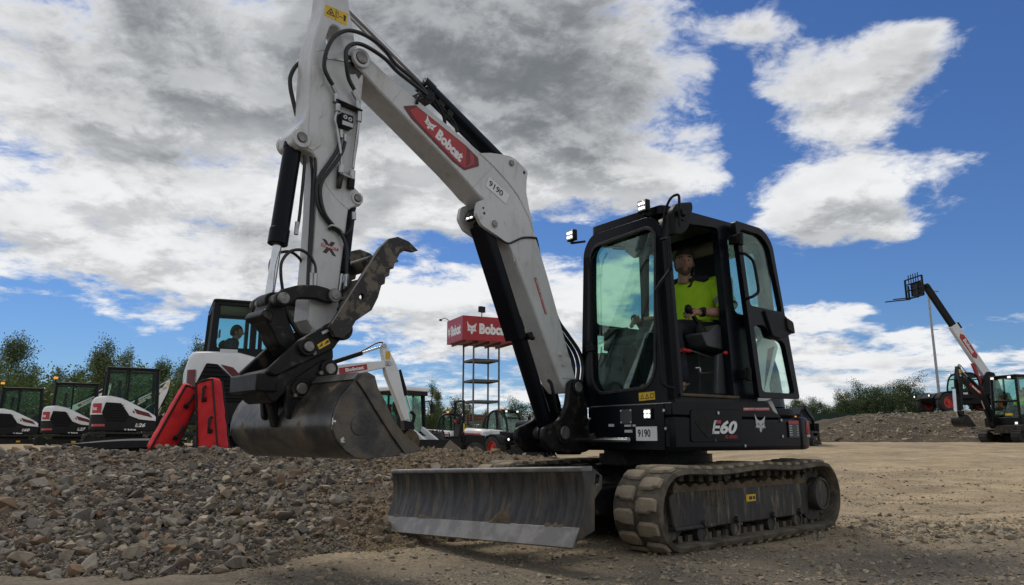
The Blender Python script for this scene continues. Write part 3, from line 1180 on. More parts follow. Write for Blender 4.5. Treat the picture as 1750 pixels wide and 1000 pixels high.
for side in (1, -1):
    v0, v1 = (.58, .98) if side > 0 else (-.98, -.58)
    m = MB()
    belt(m, v0, v1)
    tk = part(m, 'rubber_track', 'track_rubber', PU, smooth=50)
    pr = [lug_mesh(1), lug_mesh(-1)]
    npitch = 40
    vm_ = (v0 + v1) / 2
    first = [True, True]
    for k in range(npitch * 2):
        w_ = k % 2
        p, t, nn = track_frame_at(int(round(k * 240 / (npitch * 2))))
        rot = Matrix(((t.x, 0, nn.x), (0, 1, 0), (t.y, 0, nn.y))).to_4x4()
        o = pr[w_] if first[w_] else pr[w_].copy()
        if not first[w_]:
            link(o)
        first[w_] = False
        q = p + nn * .016
        o.parent = tk
        o.matrix_local = Matrix.Translation((q.x, vm_, q.y)) @ rot
    # frame of the track with its rollers
    vi, vo = (.64, .885) if side > 0 else (-.885, -.64)
    m = MB()
    m.prism(rounded([(1.03, .30), (1.0, .165), (.93, .135), (-.80, .135), (-.87, .17), (-.90, .36), (-.84, .395), (.98, .395), (1.03, .36)], .02), vi, vo)
    m.prism([(1.0, .135), (1.0, .165), (.52, .165), (.52, .135)], vi, vo + side * .018)
    tf = part(m, 'track_frame', 'muddy_frame', PU, .01)
    m = MB()
    mud_pts = []
    for i in range(60):
        u = 1.0 - 1.85 * i / 59
        mud_pts.append((u, .392 + .030 + .022 * math.sin(i * 1.3) * math.cos(i * .47) + random.uniform(0, .014)))
    m.prism([(1.0, .385)] + mud_pts + [(-.85, .385)], vi - side * .01, vo + side * .006)
    for i in range(30):
        u = random.uniform(.98, .2) if i < 22 else random.uniform(.2, -.8)
        L_ = random.uniform(.03, .14) * (1.0 if i < 22 else .5)
        m.prism([(u - .006, .40), (u + .008, .40), (u + .004, .40 - L_), (u - .002, .40 - L_ * .9)], vo - side * .002, vo + side * .003)
    part(m, 'caked_mud', 'mud', PU, parent=tf, smooth=50)
    for u in (.66, .24, -.28, -.70):
        m = MB()
        m.cyl((u, vi + side * .02, .100), (u, vo - side * .012, .100), .064, n=24)
        m.ring((u, vo - side * .014, .100), (u, vo - side * .002, .100), .066, .040, 24)
        m.cyl((u, vo - side * .01, .166), (u, vo + side * .028, .166), .026, .022, n=12)
        part(m, 'track_roller', 'muddy_frame', PU, .004, parent=tf)
    m = MB()
    m.cyl((-.995, vi, .275), (-.995, vo - side * .03, .275), .205, n=36)
    m.cyl((-1.02, vo - side * .06, .290), (-1.02, vo + side * .05, .290), .135, n=36)
    m.ring((-1.02, vo + side * .045, .290), (-1.02, vo + side * .062, .290), .130, .112, 36)
    part(m, 'drive_motor', 'muddy_frame', PU, .006)
    m = MB()
    m.cyl((.995, vi + side * .02, .272), (.995, vo - side * .04, .272), .205, n=36)
    m.prism([(.28, .39), (.33, .47), (.30, .49), (.22, .42), (.2, .39)], vo - side * .1, vo - side * .03)
    m.prism([(-.86, .38), (-.80, .47), (-.76, .46), (-.80, .36)], vo - side * .1, vo - side * .02)
    part(m, 'idler_wheel', 'muddy_frame', PU, .006)
    m = MB()
    m.prism([(.09, .332), (-.045, .332), (-.045, .282), (.09, .282)], vo + side * .003, vo + side * .0045)
    part(m, 'warning_sticker', 'yellow_decal', PU, parent=tf)
    m = MB()
    m.prism([(.05, .318), (.01, .318), (.01, .295), (.05, .295)], vo + side * .006, vo + side * .007)
    m.prism([(-.005, .318), (-.03, .318), (-.03, .295), (-.005, .295)], vo + side * .006, vo + side * .007)
    m.cyl((-.065, vo, .305), (-.065, vo + side * .004, .305), .013, n=12)
    part(m, 'sticker_print', 'black_decal', PU, parent=tf)

# ---- dozer blade
roll = lambda p: Vector((p.x, p.y, p.z + .036 * p.y / .98))
m = MB()
prof = [(1.985, .520), (1.972, .470), (1.968, .395), (1.974, .33), (1.995, .262), (2.020, .205), (1.985, .190), (1.95, .255), (1.935, .34), (1.932, .44), (1.935, .515)]
ys = np.linspace(-.98, .98, 29)
m.loft([[(p[0], y, p[1]) for p in prof] for y in ys])
m.map(roll)
blade = part(m, 'dozer_blade', 'blade_steel', PU, .004, smooth=40)
m = MB()
m.prism([(2.022, .212), (2.084, .108), (2.072, .100), (2.0, .196)], -.98, .98)
m.map(roll)
part(m, 'cutting_edge', 'edge_steel', PU, .003, parent=blade)
m = MB()
m.prism(rounded([(1.995, .515), (1.995, .545), (1.90, .548), (1.90, .515)], .01), -.982, .982)
m.map(roll)
part(m, 'top_lip', 'edge_steel', PU, .006, parent=blade)
for s_ in (1, -1):
    m = MB()
    m.prism([(1.99, .54), (1.96, .395), (1.985, .27), (2.06, .13), (1.89, .185), (1.885, .36), (1.82, .42), (1.815, .49), (1.91, .545)], s_ * .981, s_ * .955, holes=[rounded([(1.87, .505), (1.835, .49), (1.845, .44), (1.885, .43)], .01)])
    m.map(roll)
    part(m, 'end_plate', 'blade_steel', PU, .004, parent=blade)
m = MB()
n_ = 70
mud_up, mud_lo = [], []
for i in range(n_ + 1):
    v = -.95 + 1.9 * i / n_
    k_ = max(0, (math.sin(i * .31) * math.cos(i * .11 + .6)) * 1.1 + (.35 if i > 42 else -.05) + random.uniform(-.25, .25))
    mud_up.append((1.990 + .012 * min(k_, 1) - .012 * k_, v, .216 + .050 * k_))
    mud_lo.append((2.004 + .018 * min(k_ * 2, 1), v, .204))
m.loft([[mud_lo[i], (mud_lo[i][0] + .004, mud_lo[i][1], .212), (mud_up[i][0] + .010, mud_up[i][1], mud_up[i][2] - .008), mud_up[i], (1.985, mud_up[i][1], .22)] for i in range(n_ + 1)])
m.map(roll)
part(m, 'caked_mud', 'mud', PU, parent=blade, smooth=60)
m = MB()
for v in (-.42, .42):
    m.prism(rounded([(1.95, .20), (1.95, .36), (1.5, .40), (.62, .42), (.62, .24), (1.5, .22)], .04), v - .05, v + .05)
m.span((1.86, -.7, .24), (1.95, .7, .42))
part(m, 'push_arm', 'black_steel', PU, .012)
m = MB()
m.cyl((.78, 0, .50), (1.45, 0, .47), .055, n=20)
m.cyl((1.4, 0, .47), (1.88, 0, .45), .03, n=16)
m.cyl((1.80, -.10, .45), (1.80, .10, .45), .04, n=16)
m.span((1.72, -.14, .38), (1.93, -.08, .52))
m.span((1.72, .08, .38), (1.93, .14, .52))
m.cyl((1.55, .30, .50), (1.55, .42, .50), .05, n=14)
m.span((1.40, .24, .44), (1.80, .34, .51))
part(m, 'blade_cylinder', 'black_steel', PU, .006)

# ---- house
tail = rounded([(.2, .93), (-.80, .93), (-1.0, .80), (-1.14, .42), (-1.17, 0), (-1.14, -.42), (-1.0, -.80), (-.80, -.93), (.2, -.93)], [0, .16, .2, .2, .2, .2, .2, .16, 0], 4)
arc = [p for p in tail if p[0] < -.60]
plan = [(.80, .93)] + arc + [(.80, -.93), (.80, -.62), (.98, -.45), (.98, .02), (.80, .06)]
m = MB()
m.prism(plan, .655, .90, 'xy')
house = part(m, 'house', 'black_paint', PH, .03, seg=3)
m = MB()     # side skirt in front of the tail, up to the cab floor
m.prism(rounded([(.80, .90), (.80, .995), (-.26, 1.03), (-.36, .955), (-.46, .915), (-.46, .90)], [.0, .03, .02, .05, .05, 0]), .06, .93)
part(m, 'side_panel', 'black_paint', PH, .014, parent=house)
m = MB()
m.prism(rounded([(.612, .945), (.038, .958), (.047, .722), (.625, .716)], .03), .9305, .938)
acc = part(m, 'access_door', 'black_paint', PH, .004, parent=house)
m = MB()
m.prism([(.585, .86), (.44, .90), (.40, .88), (.33, .78), (.27, .755), (.45, .745)], .9385, .941)
part(m, 'panel_recess', 'plastic_black', PH, .002, parent=house)
m = MB()
m.cyl((.322, .937, .925), (.322, .946, .925), .012, n=12)
for u, z in ((-.45, .885), (-.455, .76), (.36, .732), (.02, .69)):
    m.cyl((u, .928, z), (u, .938, z), .011, n=12)
for v, z in ((.905, .955), (.915, .83)):
    m.cyl((.795, v - .04, z - .02), (.812, v - .04, z - .02), .011, n=12)
part(m, 'bolt', 'zinc', PH, parent=house)
m = MB()     # counterweight shell
inner = [(p[0] * .965, p[1] * .965) for p in arc]
m.prism([(p[0] * 1.008, p[1] * 1.008) for p in arc] + [(p[0] * .93, p[1] * .93) for p in reversed(arc)], .66, .915, 'xy')
part(m, 'counterweight', 'black_paint', PH, .025, parent=house, seg=3)
m = MB()
m.prism([(p[0] * .93, p[1] * .93) for p in arc] + [(-.35, -.85), (-.35, .85)], .90, .985, 'xy')
part(m, 'tail_shelf', 'plastic_black', PH, .03, parent=house)
m = MB()     # engine cover behind the cab
arc2 = rounded([(-.42, .80), (-.80, .79), (-.95, .45), (-1.0, 0), (-.95, -.45), (-.80, -.79), (-.42, -.80)], [0, .14, .2, .2, .2, .14, 0], 4)
secs = []
for z, k in ((.98, 1.0), (1.30, .97), (1.46, .93), (1.53, .86)):
    secs.append([(p[0] * k, p[1] * k, z) for p in arc2])
m.loft(secs)
part(m, 'engine_cover', 'black_paint', PH, .02, parent=house)
m = MB()
m.prism(rounded([(-.30, 1.374), (-.46, 1.60), (-.60, 1.55), (-.66, 1.50), (-.50, 1.172), (-.52, 1.06), (-.34, 1.0), (-.30, 1.148)], .02), .78, .815)
part(m, 'cover_panel', 'white_clean', PH, .008, parent=house)
m = MB()
m.prism([(-.51, 1.465), (-.60, 1.495), (-.42, 1.114)], .8155, .818)
part(m, 'red_flash', 'dark_red_decal', PH, parent=house)
m = MB()
m.prism(rounded([(-.30, 1.035), (-.37, .95), (-.43, .93), (-.36, 1.035)], .01), .86, .926)
part(m, 'corner_trim', 'silver_decal', PH, .004, parent=house)
# front face of the house
m = MB()
m.span((.80, .10, .66), (.808, .86, .985))
part(m, 'front_panel', 'black_paint', PH, .006, parent=house)
m = MB()
m.prism(rounded([(.676, .953), (.760, .953), (.758, .876), (.680, .876)], .008), .806, .822, 'yz')
part(m, 'lamp_housing', 'plastic_black', PH, .003, parent=house)
m = MB()
m.prism([(.684, .946), (.752, .946), (.751, .883), (.687, .883)], .8225, .826, 'yz')
part(m, 'work_lamp', 'reflector', PH, parent=house)
m = MB()
for a_ in (.702, .734):
    for b_ in (.900, .930):
        m.cyl((.8262, a_, b_), (.829, a_, b_), .011, n=10)
part(m, 'led', 'led_glow', PH, parent=house)
m = MB()
m.prism([(.588, .826), (.793, .826), (.793, .726), (.588, .726)], .8085, .8105, 'yz')
part(m, 'number_label', 'white_decal', PH, parent=house)
letter('9190', (.812, .606, .752), (0, .125, 0), (0, 0, .055), 'black_decal', house)
m = MB()
m.prism(rounded([(.43, .955), (.55, .955), (.55, .85), (.43, .85)], .006), .8085, .811, 'yz')
part(m, 'rating_plate', 'plastic_grey', PH, parent=house)
m = MB()
for v, z in ((.44, .945), (.54, .945), (.44, .86), (.54, .86)):
    m.cyl((.81, v, z), (.815, v, z), .007, n=8)
m.prism([(.47, .842), (.54, .842), (.54, .828), (.47, .828)], .8085, .8105, 'yz')
m.prism([(.555, .842), (.585, .842), (.585, .828), (.555, .828)], .8085, .8105, 'yz')
m.prism([(.47, .805), (.55, .805), (.55, .785), (.47, .785)], .8085, .8105, 'yz')
m.prism([(.30, .85), (.36, .85), (.36, .83), (.30, .83)], .8085, .8105, 'yz')
part(m, 'small_sticker', 'silver_decal', PH, parent=house)
m = MB()
m.ring((.70, .52, .735), (.70, .60, .735), .085, .05, 20)
m.cyl((.86, -.30, .735), (.83, .16, .735), .05, n=16)
part(m, 'swing_cylinder', 'black_steel', PH, .004, parent=house)
m = MB()
m.cyl((.93, -.02, .732), (.90, .60, .732), .019, n=16)
part(m, 'swing_rod', 'bright_steel', PH, parent=house)
# side lettering
ex_, ey_ = Vector((-1, 0, 0)), Vector((0, 0, 1))


def side_letters(root, u0, z0, h, num, v, k=1.0, sub=None):
    """model lettering: a slanted E with a red bar, then the number (x runs towards the rear of the machine's left side)"""
    sl = .30 * h
    mm = MB()
    wE = .80 * h
    for z_a, z_b, a, b_ in ((0, .2, 0, 1), (.40, .60, .12, .95), (.80, 1.0, 0, .34)):
        mm.prism([(u0 - (a * wE + sl * z_a) * k, z0 + z_a * h), (u0 - (b_ * wE + sl * z_a) * k, z0 + z_a * h), (u0 - (b_ * wE + sl * z_b) * k, z0 + z_b * h), (u0 - (a * wE + sl * z_b) * k, z0 + z_b * h)], v, v + .001)
    mm.prism([(u0, z0), (u0 - .26 * wE * k, z0), (u0 - (.26 * wE + sl) * k, z0 + h), (u0 - sl * k, z0 + h)], v, v + .001)
    mm.build('model_letter', 'white_decal', root, smooth=0)
    mm = MB()
    mm.prism([(u0 - (.42 * wE + sl * .76) * k, z0 + .76 * h), (u0 - (1.0 * wE + sl * .76) * k, z0 + .76 * h), (u0 - (1.0 * wE + sl) * k, z0 + h), (u0 - (.42 * wE + sl) * k, z0 + h)], v, v + .0012)
    mm.build('red_bar', 'red_decal', root, smooth=0)
    letter(num, (u0 - (wE * 1.14) * k, v + .0008, z0), (-2.05 * h * k, 0, 0), (0, 0, h), 'white_decal', root, 'model_number')


side_letters(house, .400, .775, .098, '60', .9415)
letter('series', (.258, .942, .743), (-.145, 0, 0), (0, 0, .024), 'red_decal', house)
emblem((-.115, .932, .790), (-.135, 0, 0), (0, 0, .138), 'silver_decal', house)
m = MB()
m.prism([(.016, .972), (-.312, .980), (-.312, .956), (.016, .948)], .9315, .9325)
part(m, 'slogan_sticker', 'red_decal', PH, parent=house)
letter('wire', (.008, .9335, .953), (-.31, 0, .008), (0, 0, .016), 'white_decal', house)


m = MB()
m.prism([(-.537, .884), (-.672, .884), (-.672, .858), (-.537, .858)], .9385, .9405)
part(m, 'chart_header', 'red_decal', PH, parent=house)
m = MB()
m.prism([(-.537, .8575), (-.672, .8575), (-.672, .752), (-.537, .752)], .9385, .9400)
part(m, 'chart_sticker', 'plastic_grey', PH, parent=house)
for i in range(5):
    for ua, ub_ in ((-.545, -.58), (-.645, -.665)):
        m = MB()
        m.prism([(ua, .768 + i * .018), (ub_, .768 + i * .018), (ub_, .774 + i * .018), (ua, .774 + i * .018)], .9402, .9410)
        part(m, 'chart_line', 'silver_decal', PH, parent=house)
# tail lamp wraps the rear corner
crn = [p for p in tail if -1.02 < p[0] < -.76 and p[1] > 0]
for nm, za, zb, mt in (('tail_lamp', .775, .885, 'tail_red'), ('tail_lamp_trim', .755, .773, 'silver_decal')):
    m = MB()
    m.prism([(p[0] * 1.018, p[1] * 1.018) for p in crn] + [(p[0] * 1.004, p[1] * 1.004) for p in reversed(crn)], za, zb, 'xy')
    part(m, nm, mt, PH, .004, parent=house)

# ---- cab
tum = lambda p: Vector((p.x, p.y + (-1 if p.y > .44 else 1) * .050 * (p.z - 1.0), p.z))
cab_side = rounded([(.765, .985), (.765, 2.26), (.69, 2.405), (.10, 2.455), (-.42, 2.435), (-.52, 2.33), (-.50, 1.62), (-.20, 1.52), (-.18, 1.02)], [.02, .05, .10, .3, .08, .10, .04, .08, .04])
m = MB()
door_open = rounded([(.665, 1.045), (.672, 2.245), (.61, 2.345), (.105, 2.380), (.105, 1.045)], [.02, .08, .06, .04, .02])
quarter = rounded([(.0, 1.70), (.0, 2.345), (-.36, 2.33), (-.42, 2.24), (-.40, 1.70)], .06)
m.prism(cab_side, .865, .93, holes=[door_open, quarter])
m.map(tum)
cabf = part(m, 'cab_frame', 'black_paint', PH, .016)
m = MB()
r_up = rounded([(.665, 1.66), (.672, 2.24), (.61, 2.33), (.10, 2.36), (.09, 1.66)], .05)
r_lo = rounded([(.67, 1.40), (.67, 1.58), (.46, 1.58), (.46, 1.40)], .04)
r_bk = rounded([(.05, 1.66), (.05, 2.36), (-.36, 2.33), (-.42, 2.24), (-.40, 1.66)], .06)
m.prism(cab_side, -.06, .0, holes=[r_up, r_lo, r_bk])
m.map(tum)
part(m, 'cab_frame_right', 'black_paint', PH, .014, parent=cabf)
m = MB()
fr_out = rounded([(-.06, .985), (-.06, 2.27), (.03, 2.385), (.84, 2.385), (.93, 2.27), (.93, .985)], [.03, .06, .10, .10, .06, .03])
fr_in = rounded([(.075, 1.20), (.020, 2.20), (.075, 2.285), (.805, 2.305), (.872, 2.245), (.765, 1.20), (.68, 1.105), (.155, 1.085)], [.10, .06, .05, .05, .05, .08, .08, .08])
m.prism(fr_out, .70, .765, 'yz', holes=[fr_in])
m.map(tum)
part(m, 'cab_frame_front', 'black_paint', PH, .016, parent=cabf)
m = MB()
gas = rounded([(.085, 1.19), (.033, 2.205), (.085, 2.27), (.80, 2.29), (.858, 2.235), (.752, 1.21), (.67, 1.118), (.165, 1.098)], .08)
m.prism(rounded([(.067, 1.19), (.012, 2.205), (.070, 2.295), (.81, 2.315), (.882, 2.25), (.773, 1.20), (.685, 1.095), (.150, 1.075)], .09), .7655, .772, 'yz', holes=[gas])
m.map(tum)
part(m, 'window_seal', 'rubber', PH, .003, parent=cabf)
m = MB()
m.prism(rounded([(-.02, 1.60), (-.02, 2.30), (.90, 2.30), (.90, 1.60)], .06), -.52, -.515, 'yz')
m.map(tum)
part(m, 'rear_window', 'tinted_glass', PH, parent=cabf)
m = MB()
m.prism([(-.06, 1.56), (-.06, 2.42), (.93, 2.42), (.93, 1.56)], -.53, -.47, 'yz', holes=[rounded([(.03, 1.62), (.03, 2.29), (.84, 2.29), (.84, 1.62)], .06)])
m.map(tum)
part(m, 'cab_frame_rear', 'black_paint', PH, .012, parent=cabf)
m = MB()
m.prism(rounded([(.72, .03), (.72, .84), (-.50, .82), (-.50, .05)], .08), 2.40, 2.47, 'xy', holes=[rounded([(.55, .16), (.55, .70), (.02, .70), (.02, .16)], .06)])
roof = part(m, 'cab_roof', 'black_paint', PH, .025, seg=3)
m = MB()
m.prism(rounded([(.57, .14), (.57, .72), (0, .72), (0, .14)], .06), 2.462, 2.472, 'xy')
part(m, 'roof_hatch', 'cab_liner', PH, .004, parent=roof)
m = MB()
m.span((.10, .05, 2.36), (.66, .82, 2.395))
m.span((-.45, .05, 2.33), (-.02, .82, 2.395))
part(m, 'headliner', 'plastic_black', PH, .01, parent=roof)
m = MB()
m.prism(rounded([(.72, -.02), (.72, .90), (-.20, .90), (-.20, -.02)], .02), .99, 1.04, 'xy')
part(m, 'cab_floor', 'plastic_black', PH)
m = MB()
m.prism([(.70, 1.035), (.70, 1.055), (.08, 1.055), (.08, 1.035)], .87, .955)
part(m, 'door_sill', 'mud', PH, .005)
# glass
for nm, pts, a, b_, pl_ in [('windscreen', [(.055, 1.48), (.010, 2.21), (.07, 2.30), (.81, 2.315), (.885, 2.25), (.80, 1.48)], .728, .733, 'yz'),
                           ('lower_windscreen', [(.065, 1.20), (.05, 1.495), (.80, 1.52), (.775, 1.20), (.685, 1.09), (.15, 1.07)], .740, .745, 'yz'),
                           ('right_window', [(.68, 1.65), (.68, 2.25), (.61, 2.34), (.09, 2.37), (.08, 1.65)], -.034, -.030, 'xz'),
                           ('right_window', [(.68, 1.39), (.68, 1.59), (.45, 1.59), (.45, 1.39)], -.034, -.030, 'xz'),
                           ('right_window', [(.055, 1.65), (.055, 2.365), (-.37, 2.34), (-.43, 2.24), (-.41, 1.65)], -.034, -.030, 'xz'),
                           ('quarter_window', [(.01, 1.69), (.01, 2.355), (-.37, 2.34), (-.43, 2.24), (-.41, 1.69)], .890, .894, 'xz')]:
    m = MB()
    m.prism(pts, a, b_, pl_)
    m.map(tum)
    part(m, nm, 'tinted_glass' if 'right' not in nm else 'green_glass', PH, smooth=0, parent=cabf)
# the door, swung right back along the side
dz = lambda p: Vector((p.x, p.y - .062 * (p.z - 1.0), p.z))
d_out = rounded([(-.06, 1.045), (-.01, 2.445), (-.37, 2.435), (-.475, 2.33), (-.585, 1.05)], [.02, .03, .09, .10, .03])
d_up = rounded([(-.085, 1.76), (-.065, 2.385), (-.33, 2.375), (-.425, 2.29), (-.495, 1.745)], [.03, .04, .08, .08, .04])
d_lo = rounded([(-.11, 1.09), (-.10, 1.60), (-.23, 1.62), (-.30, 1.53), (-.47, 1.50), (-.525, 1.09)], [.04, .03, .04, .04, .05, .04])
m = MB()
m.prism(d_out, .985, 1.03, holes=[d_up, d_lo])
m.map(dz)
door = part(m, 'cab_door', 'black_paint', PH, .012)
m = MB()
m.prism([(-.07, 1.75), (-.05, 2.40), (-.34, 2.39), (-.44, 2.30), (-.51, 1.735)], 1.002, 1.006)
m.map(dz)
part(m, 'door_window', 'tinted_glass', PH, smooth=0, parent=door)
m = MB()
m.prism([(-.10, 1.08), (-.09, 1.61), (-.24, 1.63), (-.31, 1.54), (-.48, 1.51), (-.54, 1.08)], 1.002, 1.006)
m.map(dz)
part(m, 'door_window', 'tinted_glass', PH, smooth=0, parent=door)
m = MB()
m.prism(rounded([(-.23, 1.735), (-.30, 1.53), (-.40, 1.52), (-.56, 1.57), (-.57, 1.66), (-.50, 1.72)], .02), .95, 1.05)
m.prism(rounded([(-.49, 1.70), (-.49, 1.60), (-.585, 1.57), (-.58, 1.67)], .02), .97, 1.065)
m.map(dz)
part(m, 'door_latch_box', 'plastic_black', PH, .01, parent=door)
m = MB()
m.tube([(-.015, 1.03, 2.17), (-.02, 1.075, 2.16), (-.07, 1.09, 2.13), (-.098, 1.095, 2.09), (-.105, 1.10, 1.98), (-.108, 1.10, 1.87), (-.07, 1.09, 1.83), (-.03, 1.075, 1.81), (-.02, 1.03, 1.80)], .0115, 10)
m.map(dz)
part(m, 'grab_handle', 'plastic_black', PH, parent=door)
m = MB()
for z in (1.22, 2.28):
    m.cyl((-.005, .985, z - .05), (-.005, .985, z + .05), .022, n=12)
    m.span((-.03, .90, z - .035), (.03, .985, z + .035))
part(m, 'door_hinge', 'plastic_black', PH, .004, parent=door)
# mirror, rails, lamps, wiper
m = MB()
m.prism(rounded([(.80, 2.175), (.715, 2.185), (.635, 2.25), (.575, 2.42), (.585, 2.465), (.745, 2.425), (.80, 2.36)], [.02, .03, .04, .03, .02, .03, .03]), .955, 1.02)
mir = part(m, 'wing_mirror', 'plastic_black', PH, .018)
m = MB()
m.cyl((.70, 1.015, 2.345), (.70, 1.03, 2.345), .048, n=20)
m.cyl((.70, 1.03, 2.345), (.76, 1.05, 2.345), .022, n=14)
m.tube([(.77, 1.05, 2.24), (.77, 1.05, 2.36), (.765, 1.05, 2.46), (.775, 1.03, 2.475), (.80, 1.0, 2.45), (.815, .96, 2.37), (.815, .93, 2.25)], .010, 8)
part(m, 'mirror_arm', 'plastic_black', PH, .003, parent=mir)
m = MB()
m.tube([(.79, .885, 2.17), (.80, .955, 2.16), (.80, .97, 2.10), (.80, .975, 1.95), (.80, .96, 1.92), (.865, .90, 1.80), (.872, .885, 1.72), (.862, .885, 1.45), (.85, .885, 1.16), (.83, .895, 1.11), (.76, .92, 1.085)], .0115, 10, k=4)
part(m, 'grab_rail', 'plastic_black', PH)
for v, z in ((.735, 2.425), (-.10, 2.385)):
    m = MB()
    m.box((.80, v, z + .035), (.045, .095, .095))
    lamp = part(m, 'work_light', 'plastic_black', PH, .008)
    m = MB()
    m.box((.8245, v, z + .035), (.004, .078, .078))
    part(m, 'lens', 'reflector', PH, .002, parent=lamp)
    m = MB()
    for a_ in (-.022, 0, .022):
        for b_ in (-.018, .018):
            m.cyl((.8266, v + a_, z + .035 + b_), (.829, v + a_, z + .035 + b_), .0095, n=10)
    part(m, 'led', 'led_glow', PH, parent=lamp)
    m = MB()
    m.cyl((.80, v, z - .035), (.80, v, z), .014, n=10)
    m.cyl((.80, v, z - .03), (.76, v + (.0 if v > .3 else .12), z - .035), .010, n=8)
    part(m, 'lamp_bracket', 'plastic_black', PH, parent=lamp)
m = MB()
m.tube([(.775, .10, 1.86), (.785, .10, 1.95), (.79, .12, 2.14), (.78, .19, 2.23)], .007, 6)
m.tube([(.785, .085, 2.20), (.785, .10, 1.92), (.785, .095, 1.62), (.785, .10, 1.50)], .008, 6)
m.box((.785, .095, 1.45), (.03, .09, .045))
m.tube([(.78, .10, 1.44), (.78, .16, 1.38), (.77, .12, 1.30), (.77, .18, 1.36), (.77, .20, 1.45)], .004, 5)
part(m, 'wiper', 'plastic_black', PH, .003)
m = MB()
m.prism([(.586, 1.072), (.745, 1.076), (.747, 1.018), (.588, 1.012)], .7665, .768, 'yz')
stk = part(m, 'warning_sticker', 'yellow_decal', PH, parent=cabf)
m = MB()
for v in (.60, .65):
    m.prism([(v, 1.025), (v + .04, 1.026), (v + .02, 1.062)], .7685, .769, 'yz', holes=[[(v + .008, 1.030), (v + .032, 1.030), (v + .02, 1.053)]])
m.prism([(.70, 1.028), (.738, 1.03), (.738, 1.062), (.70, 1.06)], .7685, .769, 'yz', holes=[[(.704, 1.033), (.734, 1.035), (.734, 1.057), (.704, 1.055)]])
part(m, 'sticker_print', 'black_decal', PH, parent=cabf)

# ---- inside the cab
m = MB()
m.prism(rounded([(.22, 1.42), (.24, 1.52), (-.20, 1.55), (-.26, 1.46), (-.2, 1.40)], .04), .24, .66)
seat = part(m, 'operator_seat', 'seat_cloth', PH, .03, seg=3)
m = MB()
m.prism(rounded([(-.16, 1.50), (-.10, 1.75), (-.20, 2.06), (-.30, 2.08), (-.30, 1.50)], .05), .24, .68)
m.prism(rounded([(-.20, 2.06), (-.20, 2.28), (-.28, 2.28), (-.28, 2.06)], .03), .33, .59)
part(m, 'backrest', 'seat_cloth', PH, .03, parent=seat, seg=3)
m = MB()
m.span((-.2, .28, 1.04), (.12, .62, 1.41))
m.prism([(.20, 1.07), (.16, 1.37), (.06, 1.40), (.02, 1.07)], .80, .84)
part(m, 'seat_base', 'plastic_grey', PH, .01, parent=seat)
for s_, va in ((1, .66), (-1, .08)):
    m = MB()
    m.prism(rounded([(.33, 1.53), (.23, 1.545), (.14, 1.61), (-.02, 1.59), (-.12, 1.50), (-.10, 1.40), (.12, 1.42), (.27, 1.43)], .02), va, va + .17)
    con = part(m, 'arm_console', 'plastic_grey', PH, .015)
    m = MB()
    m.cyl((.235, va + .085, 1.55), (.25, va + .085, 1.615), .05, .022, n=16)
    m.cyl((.25, va + .085, 1.61), (.315, va + .065, 1.70), .015, .018, n=12)
    m.ball((.335, va + .06, 1.725), (.035, .027, .036))
    part(m, 'joystick', 'plastic_black', PH, parent=con)
m = MB()
m.tube([(.40, .72, 1.40), (.30, .73, 1.395), (.12, .74, 1.36), (-.02, .74, 1.36)], .007, 6)
m.tube([(.30, .73, 1.27), (.26, .74, 1.27), (.24, .74, 1.235), (.05, .74, 1.235), (.05, .74, 1.06)], .008, 6)
lev = part(m, 'safety_lever', 'zinc', PH)
m = MB()
m.cyl((.43, .72, 1.402), (.345, .725, 1.398), .018, .015, n=12)
m.ball((.10, .87, 1.385), (.03, .022, .018))
part(m, 'lever_grip', 'red_plastic', PH, parent=lev)
m = MB()
m.box((.62, .22, 1.545), (.05, .20, .13), Matrix.Rotation(.5, 3, 'Z') @ Matrix.Rotation(.3, 3, 'Y'))
m.cyl((.64, .13, 1.30), (.63, .16, 1.50), .018, n=10)
m.box((.60, .10, 1.50), (.06, .06, .12))
part(m, 'monitor', 'plastic_black', PH, .01)
m = MB()
for v in (.34, .41):
    m.tube([(.52, v, 1.05), (.50, v, 1.40), (.44, v, 1.62)], .009, 6)
    m.box((.435, v, 1.645), (.035, .05, .06))
for v in (.30, .44):
    m.box((.58, v, 1.09), (.16, .085, .012), Matrix.Rotation(-.35, 3, 'Y'))
part(m, 'travel_lever', 'plastic_black', PH, .004)
m = MB()
m.span((.45, .0, 1.04), (.70, .13, 1.42))
m.span((-.2, .01, 1.04), (.5, .10, 1.50))
part(m, 'side_console', 'plastic_grey', PH, .02)
m = MB()
m.prism(rounded([(.52, 2.36), (.40, 2.36), (.36, 2.24), (.44, 2.20), (.55, 2.25)], .02), .26, .42)
m.tube([(.52, .33, 2.27), (.60, .30, 2.25), (.66, .24, 2.26)], .010, 6)
part(m, 'sun_visor', 'plastic_black', PH, .008)
m = MB()
m.tube([(.36, .25, 2.24), (.355, .25, 1.9), (.35, .25, 1.60)], .008, 6)
part(m, 'blind_rod', 'plastic_black', PH)
m = MB()
m.box((-.05, .38, 2.20), (.05, .11, .07))
part(m, 'speaker_pod', 'plastic_black', PH, .01)

